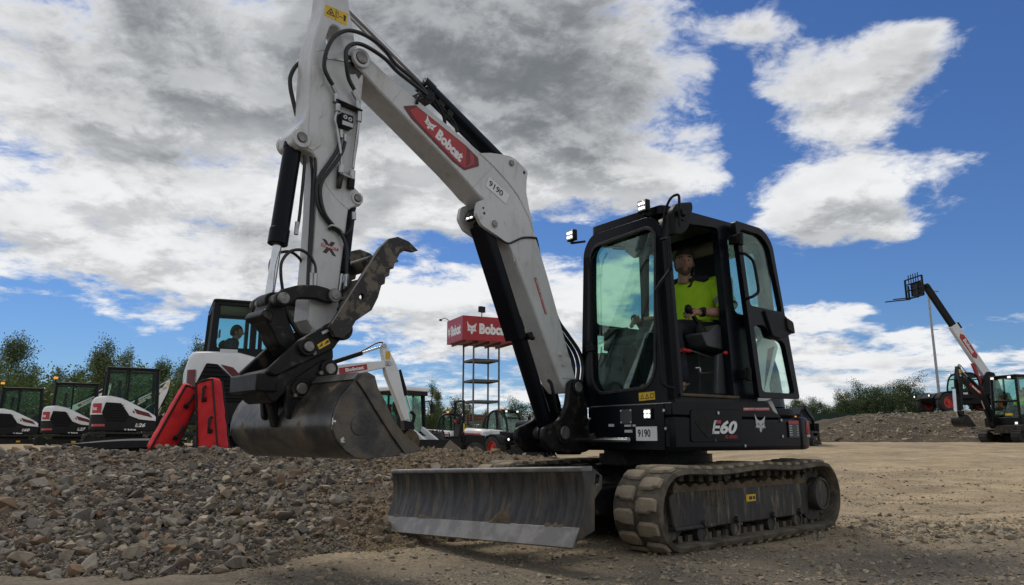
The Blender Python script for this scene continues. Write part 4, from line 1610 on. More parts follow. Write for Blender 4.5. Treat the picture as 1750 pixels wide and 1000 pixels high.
# ---- swing bracket, boom, arm and their rams (boom frame: x forward along the boom, y left, z up)
m = MB()
post = rounded([(1.035, 1.17), (.975, 1.20), (.89, 1.18), (.86, 1.09), (.82, .99), (.86, .90), (.86, .82), (.80, .80), (.80, .655), (.88, .635), (1.24, .640), (1.34, .73), (1.33, .82), (1.25, .845), (1.15, .88), (1.07, .985), (1.05, 1.08)], .035)
plates(m, post, .16, .045)
m.span((.80, VB - .12, .66), (1.10, VB + .12, .80))
m.cyl((.88, VB, .62), (.88, VB, .86), .10, n=24)
m.span((.80, VB - .14, .84), (.90, VB + .14, .98))
swing = part(m, 'swing_bracket', 'black_steel', PB, .012)
m = MB()
pin(m, .945, 1.135, .175, .042)
pin(m, 1.115, .785, .185, .050)
part(m, 'pivot_pin', 'pin_steel', PB, .005, parent=swing)
m = MB()
for u, z, r in ((.945, 1.135, .062), (1.115, .785, .085)):
    for s_ in (1, -1):
        m.ring((u, VB + s_ * .155, z), (u, VB + s_ * .172, z), r, .043, 24)
part(m, 'pivot_boss', 'black_steel', PB, .004, parent=swing)

BOOM = [(3.019, 3.185), (2.967, 3.218), (2.925, 3.204), (2.846, 3.17), (2.778, 3.133), (2.632, 3.079), (2.383, 2.985), (2.103, 2.882), (1.927, 2.812), (1.805, 2.745), (1.648, 2.655), (1.551, 2.581), (1.475, 2.506), (1.415, 2.43), (1.356, 2.315), (1.203, 1.964), (1.04, 1.558), (.927, 1.274), (.88, 1.172), (.91, 1.10), (1.0, 1.085), (1.083, 1.172), (1.297, 1.57), (1.422, 1.80), (1.556, 2.04), (1.599, 2.118), (1.629, 2.199), (1.679, 2.309), (1.758, 2.382), (1.87, 2.445), (1.952, 2.483), (2.04, 2.543), (2.169, 2.624), (2.376, 2.742), (2.574, 2.855), (2.828, 2.995), (2.928, 3.064), (3.003, 3.10)]
m = MB()
m.prism(BOOM, VB - .105, VB + .105)
boom = part(m, 'boom', 'white_paint', PB, .012, smooth=30)
# the boom is cut open where the arm sits between its ears: a darker slot block is not needed, the arm is narrower and passes through
m = MB()
EAR = rounded([(1.95, 2.80), (1.80, 2.845), (1.693, 2.862), (1.597, 2.876), (1.535, 2.862), (1.405, 2.80), (1.42, 2.723), (1.425, 2.624), (1.395, 2.506), (1.35, 2.37), (1.466, 2.48), (1.56, 2.55), (1.70, 2.65), (1.85, 2.73)], .02)
plates(m, EAR, .085, .03)
ear = part(m, 'ram_lug', 'white_paint', PB, .004, parent=boom)
m = MB()
EARB = rounded([(1.87, 2.46), (1.945, 2.425), (1.965, 2.33), (1.909, 2.255), (1.813, 2.222), (1.728, 2.196), (1.628, 2.155), (1.580, 2.06), (1.628, 2.22), (1.70, 2.34), (1.78, 2.41)], .02)
plates(m, EARB, .112, .03)
part(m, 'ram_lug', 'white_paint', PB, .004, parent=boom)
m = MB()
for a, b_ in (((1.87, 2.452), (1.758, 2.392)), ((1.758, 2.392), (1.679, 2.325)), ((1.679, 2.325), (1.629, 2.21)), ((1.629, 2.21), (1.575, 2.04)),
              ((1.93, 2.80), (1.786, 2.735)), ((1.786, 2.735), (1.629, 2.64)), ((1.629, 2.64), (1.532, 2.565)), ((1.532, 2.565), (1.42, 2.42)), ((1.42, 2.42), (1.37, 2.32))):
    for s_ in (1, -1):
        bar(m, (a[0], VB + s_ * .1055, a[1]), (b_[0], VB + s_ * .1055, b_[1]), .007, .010)
for a, b_ in (((1.99, 2.52), (1.80, 2.74)), ((2.72, 2.94), (2.63, 3.07))):
    bar(m, (a[0], VB + .1055, a[1]), (b_[0], VB + .1055, b_[1]), .004, .008)
part(m, 'weld_bead', 'under_paint', PB, .001, parent=boom)
m = MB()
pin(m, 2.972, 3.158, .135, .040)
for u, z, h_ in ((1.589, 2.819, .098), (1.788, 2.288, .125)):
    pin(m, u, z, h_, .024)
part(m, 'boom_pin', 'pin_steel', PB, .004, parent=boom)
m = MB()
for s_ in (1, -1):
    m.ring((2.972, VB + s_ * .10, 3.158), (2.972, VB + s_ * .128, 3.158), .066, .041, 28)
    m.ring((1.788, VB + s_ * .11, 2.288), (1.788, VB + s_ * .118, 2.288), .034, .025, 20)
part(m, 'pin_boss', 'white_paint', PB, .006, parent=boom)
m = MB()
for u, z, r in ((1.448, 2.779, .014), (1.897, 2.386, .009), (1.887, 2.348, .011)):
    m.cyl((u, VB + .084, z), (u, VB + .1135 if u > 1.5 else VB + .0865, z), r, n=12)
part(m, 'lug_hole', 'black_decal', PB, parent=boom)
m = MB()
for u, z in ((1.087, 1.383), (1.056, 1.309)):
    m.cyl((u, VB + .10, z), (u, VB + .125, z), .013, n=10)
    m.ring((u, VB + .105, z), (u, VB + .109, z), .022, .013, 12)
m.span((.93, VB + .1055, 1.20), (1.06, VB + .110, 1.23))
part(m, 'hose_bolt', 'white_paint', PB, .002, parent=boom)
m = MB()
for cu_, cz2, r_, sd__ in ((2.985, 3.105, .060, 3), (3.03, 3.12, .035, 5), (1.80, 2.262, .03, 9)):
    rr = random.Random(sd__)
    pts_ = [(cu_ + r_ * (.55 + .7 * rr.random()) * math.cos(t), cz2 + r_ * (.6 + .8 * rr.random()) * math.sin(t) * 1.3) for t in np.linspace(0, 6.0, 16)]
    hw_ = .1062 if cu_ < 2 else .0895
    m.prism(pts_, VB + hw_, VB + hw_ + .0016)
part(m, 'grease_stain', 'grease', PB, parent=boom)
# decals on the near side of the boom
yb = VB + .107
m = MB()
m.prism(rounded([(2.624, 2.943), (2.521, 2.983), (2.074, 2.823), (1.948, 2.759), (1.937, 2.697), (2.078, 2.628), (2.184, 2.666), (2.556, 2.877)], .012), yb, yb + .0012)
part(m, 'decal_border', 'dark_red_decal', PB, parent=boom)
m = MB()
m.prism(rounded([(2.57, 2.932), (2.512, 2.970), (2.10, 2.826), (1.99, 2.762), (1.985, 2.70), (2.078, 2.645), (2.18, 2.683), (2.53, 2.885)], .012), yb + .0016, yb + .0026)
part(m, 'brand_decal', 'red_decal', PB, parent=boom)
m = MB()
m.prism([(2.06, 2.80), (2.03, 2.785), (2.02, 2.70), (2.06, 2.665)], yb + .003, yb + .0036)
part(m, 'decal_stripe', 'dark_red_decal', PB, parent=boom)
dirb = Vector((2.352 - 2.136, 0, 2.845 - 2.725)).normalized()
exd = -dirb
eyd = Vector((exd.z * -1, 0, exd.x)) * -1
eyd = Vector((-exd.z, 0, exd.x))
if eyd.z < 0:
    eyd = -eyd
letter('brand', Vector((2.352, yb + .0042, 2.800)), exd * .262, eyd * .085, 'white_decal', boom)
emblem(Vector((2.465, yb + .0042, 2.868)), exd * .105, eyd * .090, 'white_decal', boom)
m = MB()
m.prism([(1.838, 2.640), (1.629, 2.550), (1.668, 2.469), (1.872, 2.561)], yb, yb + .0012)
part(m, 'number_label', 'white_decal', PB, parent=boom)
e9 = (Vector((1.629, 0, 2.550)) - Vector((1.838, 0, 2.640)))
f9 = (Vector((1.838, 0, 2.640)) - Vector((1.872, 0, 2.561)))
letter('9190', Vector((1.872, yb + .002, 2.561)) + e9 * .08 + f9 * .26, e9 * .66, f9 * .56, 'black_decal', boom)
m = MB()
m.prism([(1.368, 1.949), (1.344, 1.953), (1.226, 1.683), (1.249, 1.68)], yb, yb + .001)
part(m, 'slogan_sticker', 'red_decal', PB, parent=boom)
letter('wire', (1.360, yb + .0018, 1.942), (-.116, 0, -.258), (-.014, 0, .0015), 'white_decal', boom)
m = MB()
m.box((1.905, VB, 2.355), (.05, .10, .085), Matrix.Rotation(-.5, 3, 'Y'))
bl = part(m, 'boom_work_light', 'plastic_black', PB, .008)
m = MB()
m.box((1.929, VB + .01, 2.342), (.006, .088, .074), Matrix.Rotation(-.5, 3, 'Y'))
part(m, 'lens', 'reflector', PB, .002, parent=bl)
m = MB()
rl = Matrix.Rotation(-.5, 3, 'Y')
for a_ in (-.02, .02):
    for b_ in (-.018, .018):
        c0 = Vector((1.929, VB + .01, 2.342)) + rl @ Vector((.0035, a_, b_))
        m.cyl(c0, c0 + rl @ Vector((.003, 0, 0)), .011, n=10)
part(m, 'led', 'led_glow', PB, parent=bl)


def ram(name, a, b_, r, rod, split, mat='black_paint', parent=None, v=None):
    """hydraulic ram: barrel from a to a+split*(b-a), bright rod to b"""
    v = VB if v is None else v
    A, B = Vector((a[0], v, a[1])), Vector((b_[0], v, b_[1]))
    S = A.lerp(B, split)
    d = (B - A).normalized()
    mm = MB()
    mm.cyl(A, S, r, n=28)
    mm.cyl(S - d * .10, S, r * 1.09, n=28)
    mm.cyl(A, A + d * .05, r * 1.05, n=28)
    mm.cyl(A + Vector((0, -.05, 0)), A + Vector((0, .05, 0)), r * 1.05, n=20)
    o = part(mm, name, mat, PB, .006)
    mm = MB()
    mm.cyl(S, B, rod, n=20)
    part(mm, 'rod', 'bright_steel', PB, parent=o)
    mm = MB()
    mm.cyl(B + Vector((0, -.055, 0)), B + Vector((0, .055, 0)), rod * 1.9, n=20)
    part(mm, 'rod_eye', 'black_steel', PB, .004, parent=o)
    return o


br = ram('boom_ram', (1.115, .785), (1.788, 2.288), .062, .032, .56)
m = MB()
dd = (Vector((1.788, 0, 2.288)) - Vector((1.115, 0, .785))).normalized()
nn = Vector((dd.z, 0, -dd.x))
g0, g1 = Vector((1.43, 0, 1.49)), Vector((1.80, 0, 2.30))
m.add([g0 + nn * a + Vector((0, VB + b_, 0)) for a, b_ in ((.075, -.07), (.075, .07), (.06, .08), (-.01, .08), (-.01, .072), (.05, .07), (.06, .06), (.06, -.06), (.05, -.07), (-.01, -.072), (-.01, -.08), (.06, -.08))] +
      [g1 + nn * a + Vector((0, VB + b_, 0)) for a, b_ in ((.075, -.07), (.075, .07), (.06, .08), (-.01, .08), (-.01, .072), (.05, .07), (.06, .06), (.06, -.06), (.05, -.07), (-.01, -.072), (-.01, -.08), (.06, -.08))],
      [(i, (i + 1) % 12, (i + 1) % 12 + 12, i + 12) for i in range(12)] + [tuple(range(11, -1, -1)), tuple(range(12, 24))])
part(m, 'rod_guard', 'black_paint', PB, .003, parent=br)
m = MB()
m.box((1.395, VB + .075, 1.50), (.05, .05, .05), rot_to(dd))
m.cyl((1.385, VB + .09, 1.48), (1.385, VB + .12, 1.48), .014, n=10)
m.tube([(1.17, VB + .06, 1.18), (1.18, VB + .10, 1.15), (1.16, VB + .11, 1.05), (1.12, VB + .10, .95), (1.05, VB + .08, .90)], .014, 8)
part(m, 'guard_clamp', 'black_steel', PB, .004, parent=br)
ram('arm_ram', (1.589, 2.819), (3.155, 3.60), .060, .032, .52)
m = MB()
m.tube([(2.42, VB + .085, 3.165), (2.36, VB + .075, 3.115), (2.25, VB + .07, 3.05), (2.15, VB + .068, 2.985), (2.10, VB + .05, 2.93)], .014, 8)
m.tube([(2.40, VB + .10, 3.135), (2.33, VB + .09, 3.07), (2.26, VB + .085, 3.0), (2.24, VB + .08, 2.94)], .014, 8)
m.span((2.36, VB - .09, 3.06), (2.45, VB + .11, 3.13))
m.box((2.28, VB + .075, 3.08), (.06, .03, .04), rot_to((2, 0, 1)))
m.box((2.20, VB + .075, 3.03), (.05, .03, .05), rot_to((2, 0, 1)))
m.tube([(2.44, VB + .115, 3.08), (2.50, VB + .118, 3.05), (2.52, VB + .118, 2.99)], .012, 6)
part(m, 'pipe_bracket', 'black_steel', PB, .004)

ARM = [(3.225, 3.68), (3.234, 3.474), (3.236, 3.434), (3.272, 3.263), (3.295, 3.167), (3.305, 3.087), (3.307, 2.871), (3.303, 2.726), (3.318, 2.656), (3.347, 2.602), (3.385, 2.560), (3.405, 2.515), (3.395, 2.465), (3.355, 2.44), (3.301, 2.444), (3.263, 2.436), (3.233, 2.408), (3.222, 2.355), (3.22, 2.30), (3.214, 2.084), (3.22, 1.793), (3.235, 1.42), (3.16, 1.32), (3.10, 1.30), (3.03, 1.33), (3.02, 1.40), (3.039, 1.642), (3.016, 1.91), (2.996, 2.14), (2.955, 2.165), (2.91, 2.18), (2.90, 2.235), (2.93, 2.275), (2.97, 2.30), (2.965, 2.42), (2.943, 2.595), (2.937, 2.854), (2.925, 3.068), (2.94, 3.18), (3.0, 3.262), (3.055, 3.49), (3.085, 3.68)]
HOLE = rounded([(3.202, 3.253), (3.185, 3.314), (3.155, 3.331), (3.114, 3.318), (3.094, 3.238), (3.097, 3.187), (3.156, 3.143), (3.191, 3.151), (3.213, 3.19)], .02)
m = MB()
m.prism(ARM, VB - .088, VB + .088, holes=[HOLE])
arm = part(m, 'arm', 'white_paint', PB, .010, smooth=30)
m = MB()
pin(m, 3.345, 2.506, .118, .030)
pin(m, 3.155, 3.60, .11, .030)
pin(m, 2.940, 2.222, .105, .024)
pin(m, 3.115, 1.570, .19, .032)
pin(m, 3.078, 1.365, .21, .040)
part(m, 'arm_pin', 'pin_steel', PB, .004, parent=arm)
m = MB()
for s_ in (1, -1):
    m.ring((3.345, VB + s_ * .085, 2.506), (3.345, VB + s_ * .108, 2.506), .062, .031, 28)
    m.ring((2.940, VB + s_ * .085, 2.222), (2.940, VB + s_ * .098, 2.222), .042, .025, 24)
    m.ring((3.155, VB + s_ * .085, 3.60), (3.155, VB + s_ * .10, 3.60), .055, .031, 24)
part(m, 'pin_boss', 'white_paint', PB, .005, parent=arm)
m = MB()   # side plates welded on, with their cut-outs
SP = [(3.222, 2.30), (3.235, 2.41), (3.265, 2.44), (3.30, 2.447), (3.30, 2.60), (3.295, 2.70), (3.297, 3.02), (3.235, 3.02), (3.215, 2.985), (3.215, 2.90), (3.232, 2.87), (3.232, 2.80), (3.21, 2.765), (3.21, 2.69), (3.228, 2.66), (3.228, 2.60), (3.21, 2.57), (3.21, 2.50), (3.225, 2.47), (3.18, 2.34), (3.10, 2.20), (3.00, 2.135), (2.99, 2.16), (3.08, 2.24), (3.15, 2.33), (3.20, 2.46)]
m.prism([(3.262, 2.45), (3.30, 2.455), (3.296, 2.70), (3.297, 3.00), (3.240, 3.00), (3.218, 2.98), (3.218, 2.90), (3.236, 2.88), (3.236, 2.79), (3.212, 2.77), (3.212, 2.69), (3.232, 2.67), (3.232, 2.59), (3.212, 2.57), (3.212, 2.50)], VB + .0875, VB + .094)
for a, b_ in (((3.20, 2.33), (3.16, 2.26)), ((3.16, 2.26), (3.10, 2.20)), ((3.10, 2.20), (3.03, 2.155)), ((3.03, 2.155), (2.99, 2.14))):
    bar(m, (a[0], VB + .088, a[1]), (b_[0], VB + .088, b_[1]), .006, .010)
part(m, 'doubler_plate', 'white_paint', PB, .003, parent=arm)
m = MB()
m.cyl((3.215, VB + .085, 3.085), (3.215, VB + .10, 3.085), .010, n=10)
bar(m, (3.20, VB + .092, 3.085), (3.03, VB + .092, 3.125), .006, .014)
part(m, 'lock_bar', 'zinc', PB, .001, parent=arm)
ya = VB + .0885
m = MB()
m.prism([(3.229, 3.444), (3.065, 3.447), (3.072, 3.361), (3.233, 3.367)], ya, ya + .001)
part(m, 'warning_sticker', 'yellow_decal', PB, parent=arm)
m = MB()
m.prism([(3.222, 3.385), (3.158, 3.383), (3.190, 3.435)], ya + .0016, ya + .002, holes=[[(3.212, 3.391), (3.168, 3.389), (3.190, 3.424)]])
m.prism([(3.20, 3.396), (3.18, 3.396), (3.185, 3.408), (3.196, 3.41)], ya + .0016, ya + .002)
m.prism([(3.096, 3.385), (3.082, 3.385), (3.080, 3.425), (3.098, 3.425)], ya + .0016, ya + .002)
m.prism([(3.128, 3.405), (3.105, 3.405), (3.105, 3.400), (3.128, 3.400)], ya + .0016, ya + .002)
m.prism([(3.148, 3.385), (3.135, 3.385), (3.135, 3.43), (3.148, 3.43)], ya + .0016, ya + .002, holes=[[(3.146, 3.388), (3.137, 3.388), (3.137, 3.427), (3.146, 3.427)]])
m.prism([(3.155, 3.365), (3.152, 3.365), (3.152, 3.445), (3.155, 3.445)], ya + .0016, ya + .002)
part(m, 'sticker_print', 'black_decal', PB, parent=arm)
letter('X', (3.162, ya + .0006, 1.835), (-.095, 0, -.012), (0.01, 0, .085), 'black_decal', arm, 'cross_print')
m = MB()
m.prism([(3.172, 1.890), (3.055, 1.876), (3.057, 1.858), (3.174, 1.872)], ya + .001, ya + .0016)
part(m, 'connect_sticker', 'red_decal', PB, parent=arm)
letter('connect', (3.168, ya + .002, 1.875), (-.105, 0, -.012), (0, 0, .012), 'white_decal', arm)
ram('bucket_ram', (3.345, 2.506), (3.44, 1.507), .054, .026, .655)
ram('thumb_ram', (2.940, 2.222), (2.99, 1.56), .045, .024, .72)

# links
m = MB()
LINK = rounded([(3.478, 1.523), (3.428, 1.565), (3.344, 1.598), (3.233, 1.614), (3.153, 1.606), (3.085, 1.58), (3.085, 1.545), (3.125, 1.515), (3.182, 1.520), (3.228, 1.530), (3.338, 1.519), (3.391, 1.475), (3.432, 1.455), (3.47, 1.471)], .02)
plates(m, LINK, .165, .045)
lk = part(m, 'idler_link', 'black_steel', PB, .010)
m = MB()
pin(m, 3.435, 1.507, .185, .034)
for s_ in (1, -1):
    m.ring((3.115, VB + s_ * .16, 1.565), (3.115, VB + s_ * .185, 1.565), .042, .022, 20)
part(m, 'link_pin', 'pin_steel', PB, .004, parent=lk)
m = MB()
m.prism(rounded([(3.50, 1.42), (3.47, 1.50), (3.40, 1.52), (3.37, 1.47), (3.355, 1.41), (3.32, 1.35), (3.285, 1.27), (3.27, 1.22), (3.33, 1.20), (3.415, 1.266), (3.44, 1.323), (3.485, 1.378)], .02), VB - .085, VB + .085)
m.prism(rounded([(3.53, 1.41), (3.50, 1.455), (3.45, 1.43), (3.46, 1.37)], .02), VB - .12, VB + .10)
part(m, 'bucket_link', 'black_steel', PB, .012)
# quick coupler
m = MB()
CPL = rounded([(3.507, 1.108), (3.34, 1.277), (3.147, 1.398), (3.09, 1.420), (3.035, 1.372), (3.044, 1.325), (3.084, 1.295), (3.116, 1.246), (3.311, 1.146), (3.463, 1.068), (3.50, 1.08)], .02)
plates(m, CPL, .195, .04)
m.prism(rounded([(3.535, 1.055), (3.50, 1.10), (3.40, 1.13), (3.295, 1.170), (3.098, 1.265), (3.09, 1.19), (3.186, 1.150), (3.343, 1.042), (3.377, .992), (3.44, .925), (3.48, .945), (3.525, 1.02)], .02), VB - .155, VB + .155)
m.span((3.44, VB - .17, .985), (3.56, VB + .17, 1.085))
m.prism([(3.44, .99), (3.40, .90), (3.37, .80), (3.35, .80), (3.35, .98)], VB - .03, VB + .03)
cpl = part(m, 'quick_coupler', 'black_steel', PB, .010)
m = MB()
for u, z, r, r2 in ((3.078, 1.365, .066, .042), (3.295, 1.243, .052, .032)):
    for s_ in (1, -1):
        m.ring((u, VB + s_ * .19, z), (u, VB + s_ * .225, z), r, r2, 24)
part(m, 'pin_boss', 'black_steel', PB, .006, parent=cpl)
m = MB()
pin(m, 3.295, 1.243, .24, .030)
m.cyl((3.25, VB + .19, 1.213), (3.25, VB + .215, 1.213), .016, n=10)
part(m, 'coupler_pin', 'pin_steel', PB, .004, parent=cpl)
yc = VB + .196
m = MB()
m.prism([(3.228, 1.262), (3.160, 1.305), (3.142, 1.278), (3.212, 1.236)], yc, yc + .001)
part(m, 'warning_sticker', 'yellow_decal', PB, parent=cpl)
m = MB()
m.prism([(3.216, 1.246), (3.192, 1.261), (3.195, 1.278)], yc + .0016, yc + .002)
m.prism([(3.182, 1.266), (3.152, 1.284), (3.160, 1.296), (3.172, 1.285)], yc + .0016, yc + .002)
part(m, 'sticker_print', 'black_decal', PB, parent=cpl)
m = MB()
m.prism([(3.203, 1.338), (3.160, 1.362), (3.153, 1.347), (3.196, 1.324)], yc, yc + .001)
part(m, 'part_sticker', 'silver_decal', PB, parent=cpl)
letter('tc', (3.277, yc + .001, 1.318), (-.075, 0, .042), (-.005, 0, .022), 'silver_decal', cpl, 'chalk_writing')
# thumb
TH = [(3.174, 1.366), (2.855, 1.888), (2.786, 1.963), (2.72, 1.987), (2.638, 1.973), (2.56, 1.925), (2.595, 1.911), (2.663, 1.911), (2.703, 1.881), (2.722, 1.843), (2.708, 1.828), (2.74, 1.812), (2.746, 1.777), (2.772, 1.767), (2.777, 1.727), (2.805, 1.712), (2.807, 1.672), (2.832, 1.658), (2.854, 1.578), (2.895, 1.497), (3.002, 1.42), (3.045, 1.343), (3.079, 1.308), (3.137, 1.313)]
m = MB()
hole = [(2.97 + .018 * math.cos(t), 1.571 + .018 * math.sin(t)) for t in np.linspace(0, 6.0, 12)]
m.prism(TH, VB + .20, VB + .235, holes=[hole])
m.prism(TH, VB - .235, VB - .20, holes=[hole])
th = part(m, 'thumb', 'thumb_steel', PB, .004, smooth=20)
m = MB()
m.cyl((2.875, VB - .20, 1.80), (2.875, VB + .20, 1.80), .045, n=20)
m.prism([(3.05, 1.50), (2.93, 1.70), (2.90, 1.68), (3.02, 1.48)], VB - .20, VB + .20)
m.cyl((2.99, VB - .2, 1.56), (2.99, VB + .2, 1.56), .028, n=16)
part(m, 'cross_tube', 'thumb_steel', PB, .004, parent=th)
m = MB()
bar(m, (3.165, VB + .236, 1.385), (2.86, VB + .236, 1.885), .004, .008)
part(m, 'ground_edge', 'edge_steel', PB, parent=th)

# bucket
SIDE = [(3.225, 1.041), (3.191, 1.077), (3.151, 1.086), (3.11, 1.069), (3.085, 1.002), (3.037, .935), (2.98, .837), (2.90, .757), (2.787, .681), (2.802, .668), (2.905, .650), (3.149, .633), (3.213, .643), (3.27, .679), (3.32, .731), (3.347, .784), (3.346, .83), (3.335, .884), (3.304, .95)]
SHELL = catmull([(p[0], 0, p[1]) for p in [(3.205, 1.062), (3.225, 1.041), (3.265, 1.0), (3.304, .95), (3.335, .884), (3.347, .83), (3.345, .784), (3.32, .731), (3.27, .679), (3.213, .645), (3.149, .633)]], 4)
SHELL = [(p.x, p.z) for p in SHELL] + [(2.905, .648), (2.80, .668)]
m = MB()
W2 = .59
outer, inner = [], []
for i, p in enumerate(SHELL):
    a, b_ = SHELL[max(i - 1, 0)], SHELL[min(i + 1, len(SHELL) - 1)]
    t = Vector((b_[0] - a[0], b_[1] - a[1])).normalized()
    inner.append((p[0] - t.y * -.016, p[1] + t.x * -.016))
cx_, cz_ = 3.15, .84
inner = [(p[0] + (cx_ - p[0]) / math.hypot(cx_ - p[0], cz_ - p[1]) * .016, p[1] + (cz_ - p[1]) / math.hypot(cx_ - p[0], cz_ - p[1]) * .016) for p in SHELL]
m.prism(SHELL + inner[::-1], VB - W2, VB + W2)
bk = part(m, 'bucket', 'worn_steel', PB, 0, smooth=40)
for s_ in (1, -1):
    m = MB()
    m.prism(SIDE, VB + s_ * (W2 + .001), VB + s_ * (W2 + .018))
    part(m, 'side_plate', 'worn_steel', PB, .003, parent=bk, smooth=25)
    m = MB()
    m.prism([(3.222, 1.035), (3.191, 1.072), (3.151, 1.082), (3.112, 1.066), (3.088, 1.0), (3.04, .935), (2.983, .837), (2.905, .757), (2.79, .683), (2.805, .672), (2.903, .658), (3.0, .765), (3.10, .885), (3.165, .97)], VB + s_ * (W2 + .0185), VB + s_ * (W2 + .030))
    part(m, 'side_cutter', 'worn_steel', PB, .003, parent=bk, smooth=25)
    m = MB()
    m.cyl((3.189, VB + s_ * (W2 + .018), .806), (3.189, VB + s_ * (W2 + .023), .806), .052, n=24)
    part(m, 'round_patch', 'worn_steel', PB, .002, parent=bk)
m = MB()
m.prism([(2.93, .662), (2.78, .688), (2.772, .676), (2.93, .643)], VB - W2 - .02, VB + W2 + .02)
m.prism([(3.235, 1.045), (3.20, 1.085), (3.185, 1.075), (3.215, 1.04)], VB - W2, VB + W2)
part(m, 'cutting_edge', 'edge_steel', PB, .003, parent=bk)
m = MB()
EARK = rounded([(3.386, 1.017), (3.37, 1.043), (3.204, 1.159), (3.16, 1.186), (3.114, 1.185), (3.085, 1.153), (3.09, 1.098), (3.20, 1.02), (3.24, .96), (3.347, .839), (3.365, .858)], .015)
m.prism(EARK, VB + .125, VB + .165)
m.prism(EARK, VB - .165, VB - .125)
part(m, 'hanger_ear', 'black_steel', PB, .006, parent=bk)
m = MB()
for u, z in ((3.131, 1.133), (3.304, 1.011)):
    pin(m, u, z, .20, .032)
m.cyl((3.185, VB + .165, 1.105), (3.185, VB + .19, 1.105), .015, n=8)
m.cyl((3.335, VB + .165, .972), (3.335, VB + .19, .972), .013, n=8)
part(m, 'bucket_pin', 'pin_steel', PB, .004, parent=bk)
m = MB()
for u, z in ((3.131, 1.133), (3.304, 1.011)):
    for s_ in (1, -1):
        m.ring((u, VB + s_ * .16, z), (u, VB + s_ * .185, z), .056, .033, 24)
part(m, 'pin_boss', 'black_steel', PB, .005, parent=bk)
ys_ = VB + W2 + .019
letter('T', (3.330, ys_, .808), (0, 0, .034), (.022, 0, 0), 'white_decal', bk, 'painted_mark')
m = MB()
m.prism([(3.30, .735), (3.285, .748), (3.275, .735), (3.285, .73), (3.27, .72), (3.295, .718)], ys_, ys_ + .001)
part(m, 'chipped_paint', 'silver_decal', PB, parent=bk)


# hoses
def hose(pts, v, r, name='hose', mat='hose_rubber'):
    mm = MB()
    vv = v if isinstance(v, (list, tuple)) else [v] * len(pts)
    mm.tube([(p[0], VB + q, p[1]) for p, q in zip(pts, vv)], r, 8, k=5)
    return part(mm, name, mat, PB, smooth=60)


hose([(2.44, 3.11), (2.56, 3.17), (2.70, 3.222), (2.815, 3.275), (2.927, 3.312), (3.033, 3.313), (3.115, 3.283), (3.192, 3.205), (3.235, 3.092), (3.235, 2.998), (3.207, 2.942), (3.17, 2.899)], [.11] * 3 + [.14] * 6 + [.125] * 3, .0135)
hose([(2.44, 3.08), (2.56, 3.12), (2.698, 3.166), (2.812, 3.195), (2.923, 3.223), (3.008, 3.227), (3.069, 3.20), (3.108, 3.142), (3.103, 3.056), (3.069, 2.973), (3.025, 2.912)], [.125] * 3 + [.16] * 6 + [.14] * 2, .0135)
hose([(3.15, 3.19), (3.20, 3.16), (3.243, 3.141), (3.303, 3.075), (3.341, 2.984), (3.339, 2.909), (3.317, 2.831), (3.27, 2.687), (3.25, 2.60)], [-.1, -.1, -.1, -.1, -.1, -.1, -.1, -.1, -.1], .014)
hose([(3.13, 3.215), (3.08, 3.23), (3.02, 3.235), (2.90, 3.23)], [-.1, -.06, -.06, -.08], .011)
hose([(3.13, 3.185), (3.08, 3.20), (3.02, 3.20), (2.90, 3.20)], [-.1, -.06, -.06, -.08], .011)
hose([(3.087, 2.593), (3.107, 2.494), (3.169, 2.377), (3.221, 2.283), (3.23, 2.192), (3.211, 2.099), (3.15, 2.025), (3.105, 1.998)], .105, .0115)
hose([(3.057, 2.571), (3.082, 2.471), (3.145, 2.362), (3.202, 2.267), (3.211, 2.176), (3.177, 2.069), (3.112, 2.004), (3.056, 1.962), (3.012, 1.873), (3.006, 1.751), (3.005, 1.69)], .115, .0115)
hose([(2.972, 2.077), (2.98, 2.022), (3.017, 1.974), (3.056, 1.962), (3.096, 1.981), (3.14, 1.985)], .108, .009, mat='rubber')
hose([(3.25, 2.43), (3.244, 2.388), (3.231, 2.256), (3.228, 1.904), (3.227, 1.70), (3.225, 1.62)], .045, .009)
hose([(3.235, 2.42), (3.233, 2.075), (3.236, 1.728), (3.235, 1.62)], .075, .009)
hose([(3.293, 2.42), (3.292, 2.33), (3.303, 2.062), (3.312, 1.974), (3.318, 1.94)], .05, .010)
hose([(3.388, 1.577), (3.41, 1.666), (3.41, 1.739), (3.364, 1.805), (3.298, 1.827), (3.24, 1.80), (3.204, 1.741), (3.20, 1.646)], [.06, .07, .075, .075, .075, .08, .085, .085], .0095)
hose([(3.404, 1.60), (3.410, 1.673), (3.415, 1.756), (3.375, 1.816), (3.292, 1.841), (3.22, 1.799), (3.20, 1.728), (3.20, 1.65)], -.06, .0095)
hose([(3.39, 1.58), (3.35, 1.46), (3.30, 1.38), (3.25, 1.33), (3.18, 1.33)], [.06, .05, .05, .05, .05], .014)
hose([(1.738, 2.198), (1.652, 2.166), (1.579, 2.196), (1.49, 2.24), (1.367, 2.263), (1.325, 2.250), (1.25, 2.10), (1.182, 1.931), (1.10, 1.73), (1.0, 1.50), (.93, 1.34)], [.09, .112, .112, .112, .112, .10, .07, .06, .05, .03, .0], .008, 'lamp_cable')
for dv in (-.05, .0, .05):
    hose([(1.13, 1.83), (1.04, 1.66), (.93, 1.56), (.80, 1.44), (.75, 1.33), (.76, 1.22), (.80, 1.12), (.84, 1.0)], [dv] * 8, .016)
m = MB()
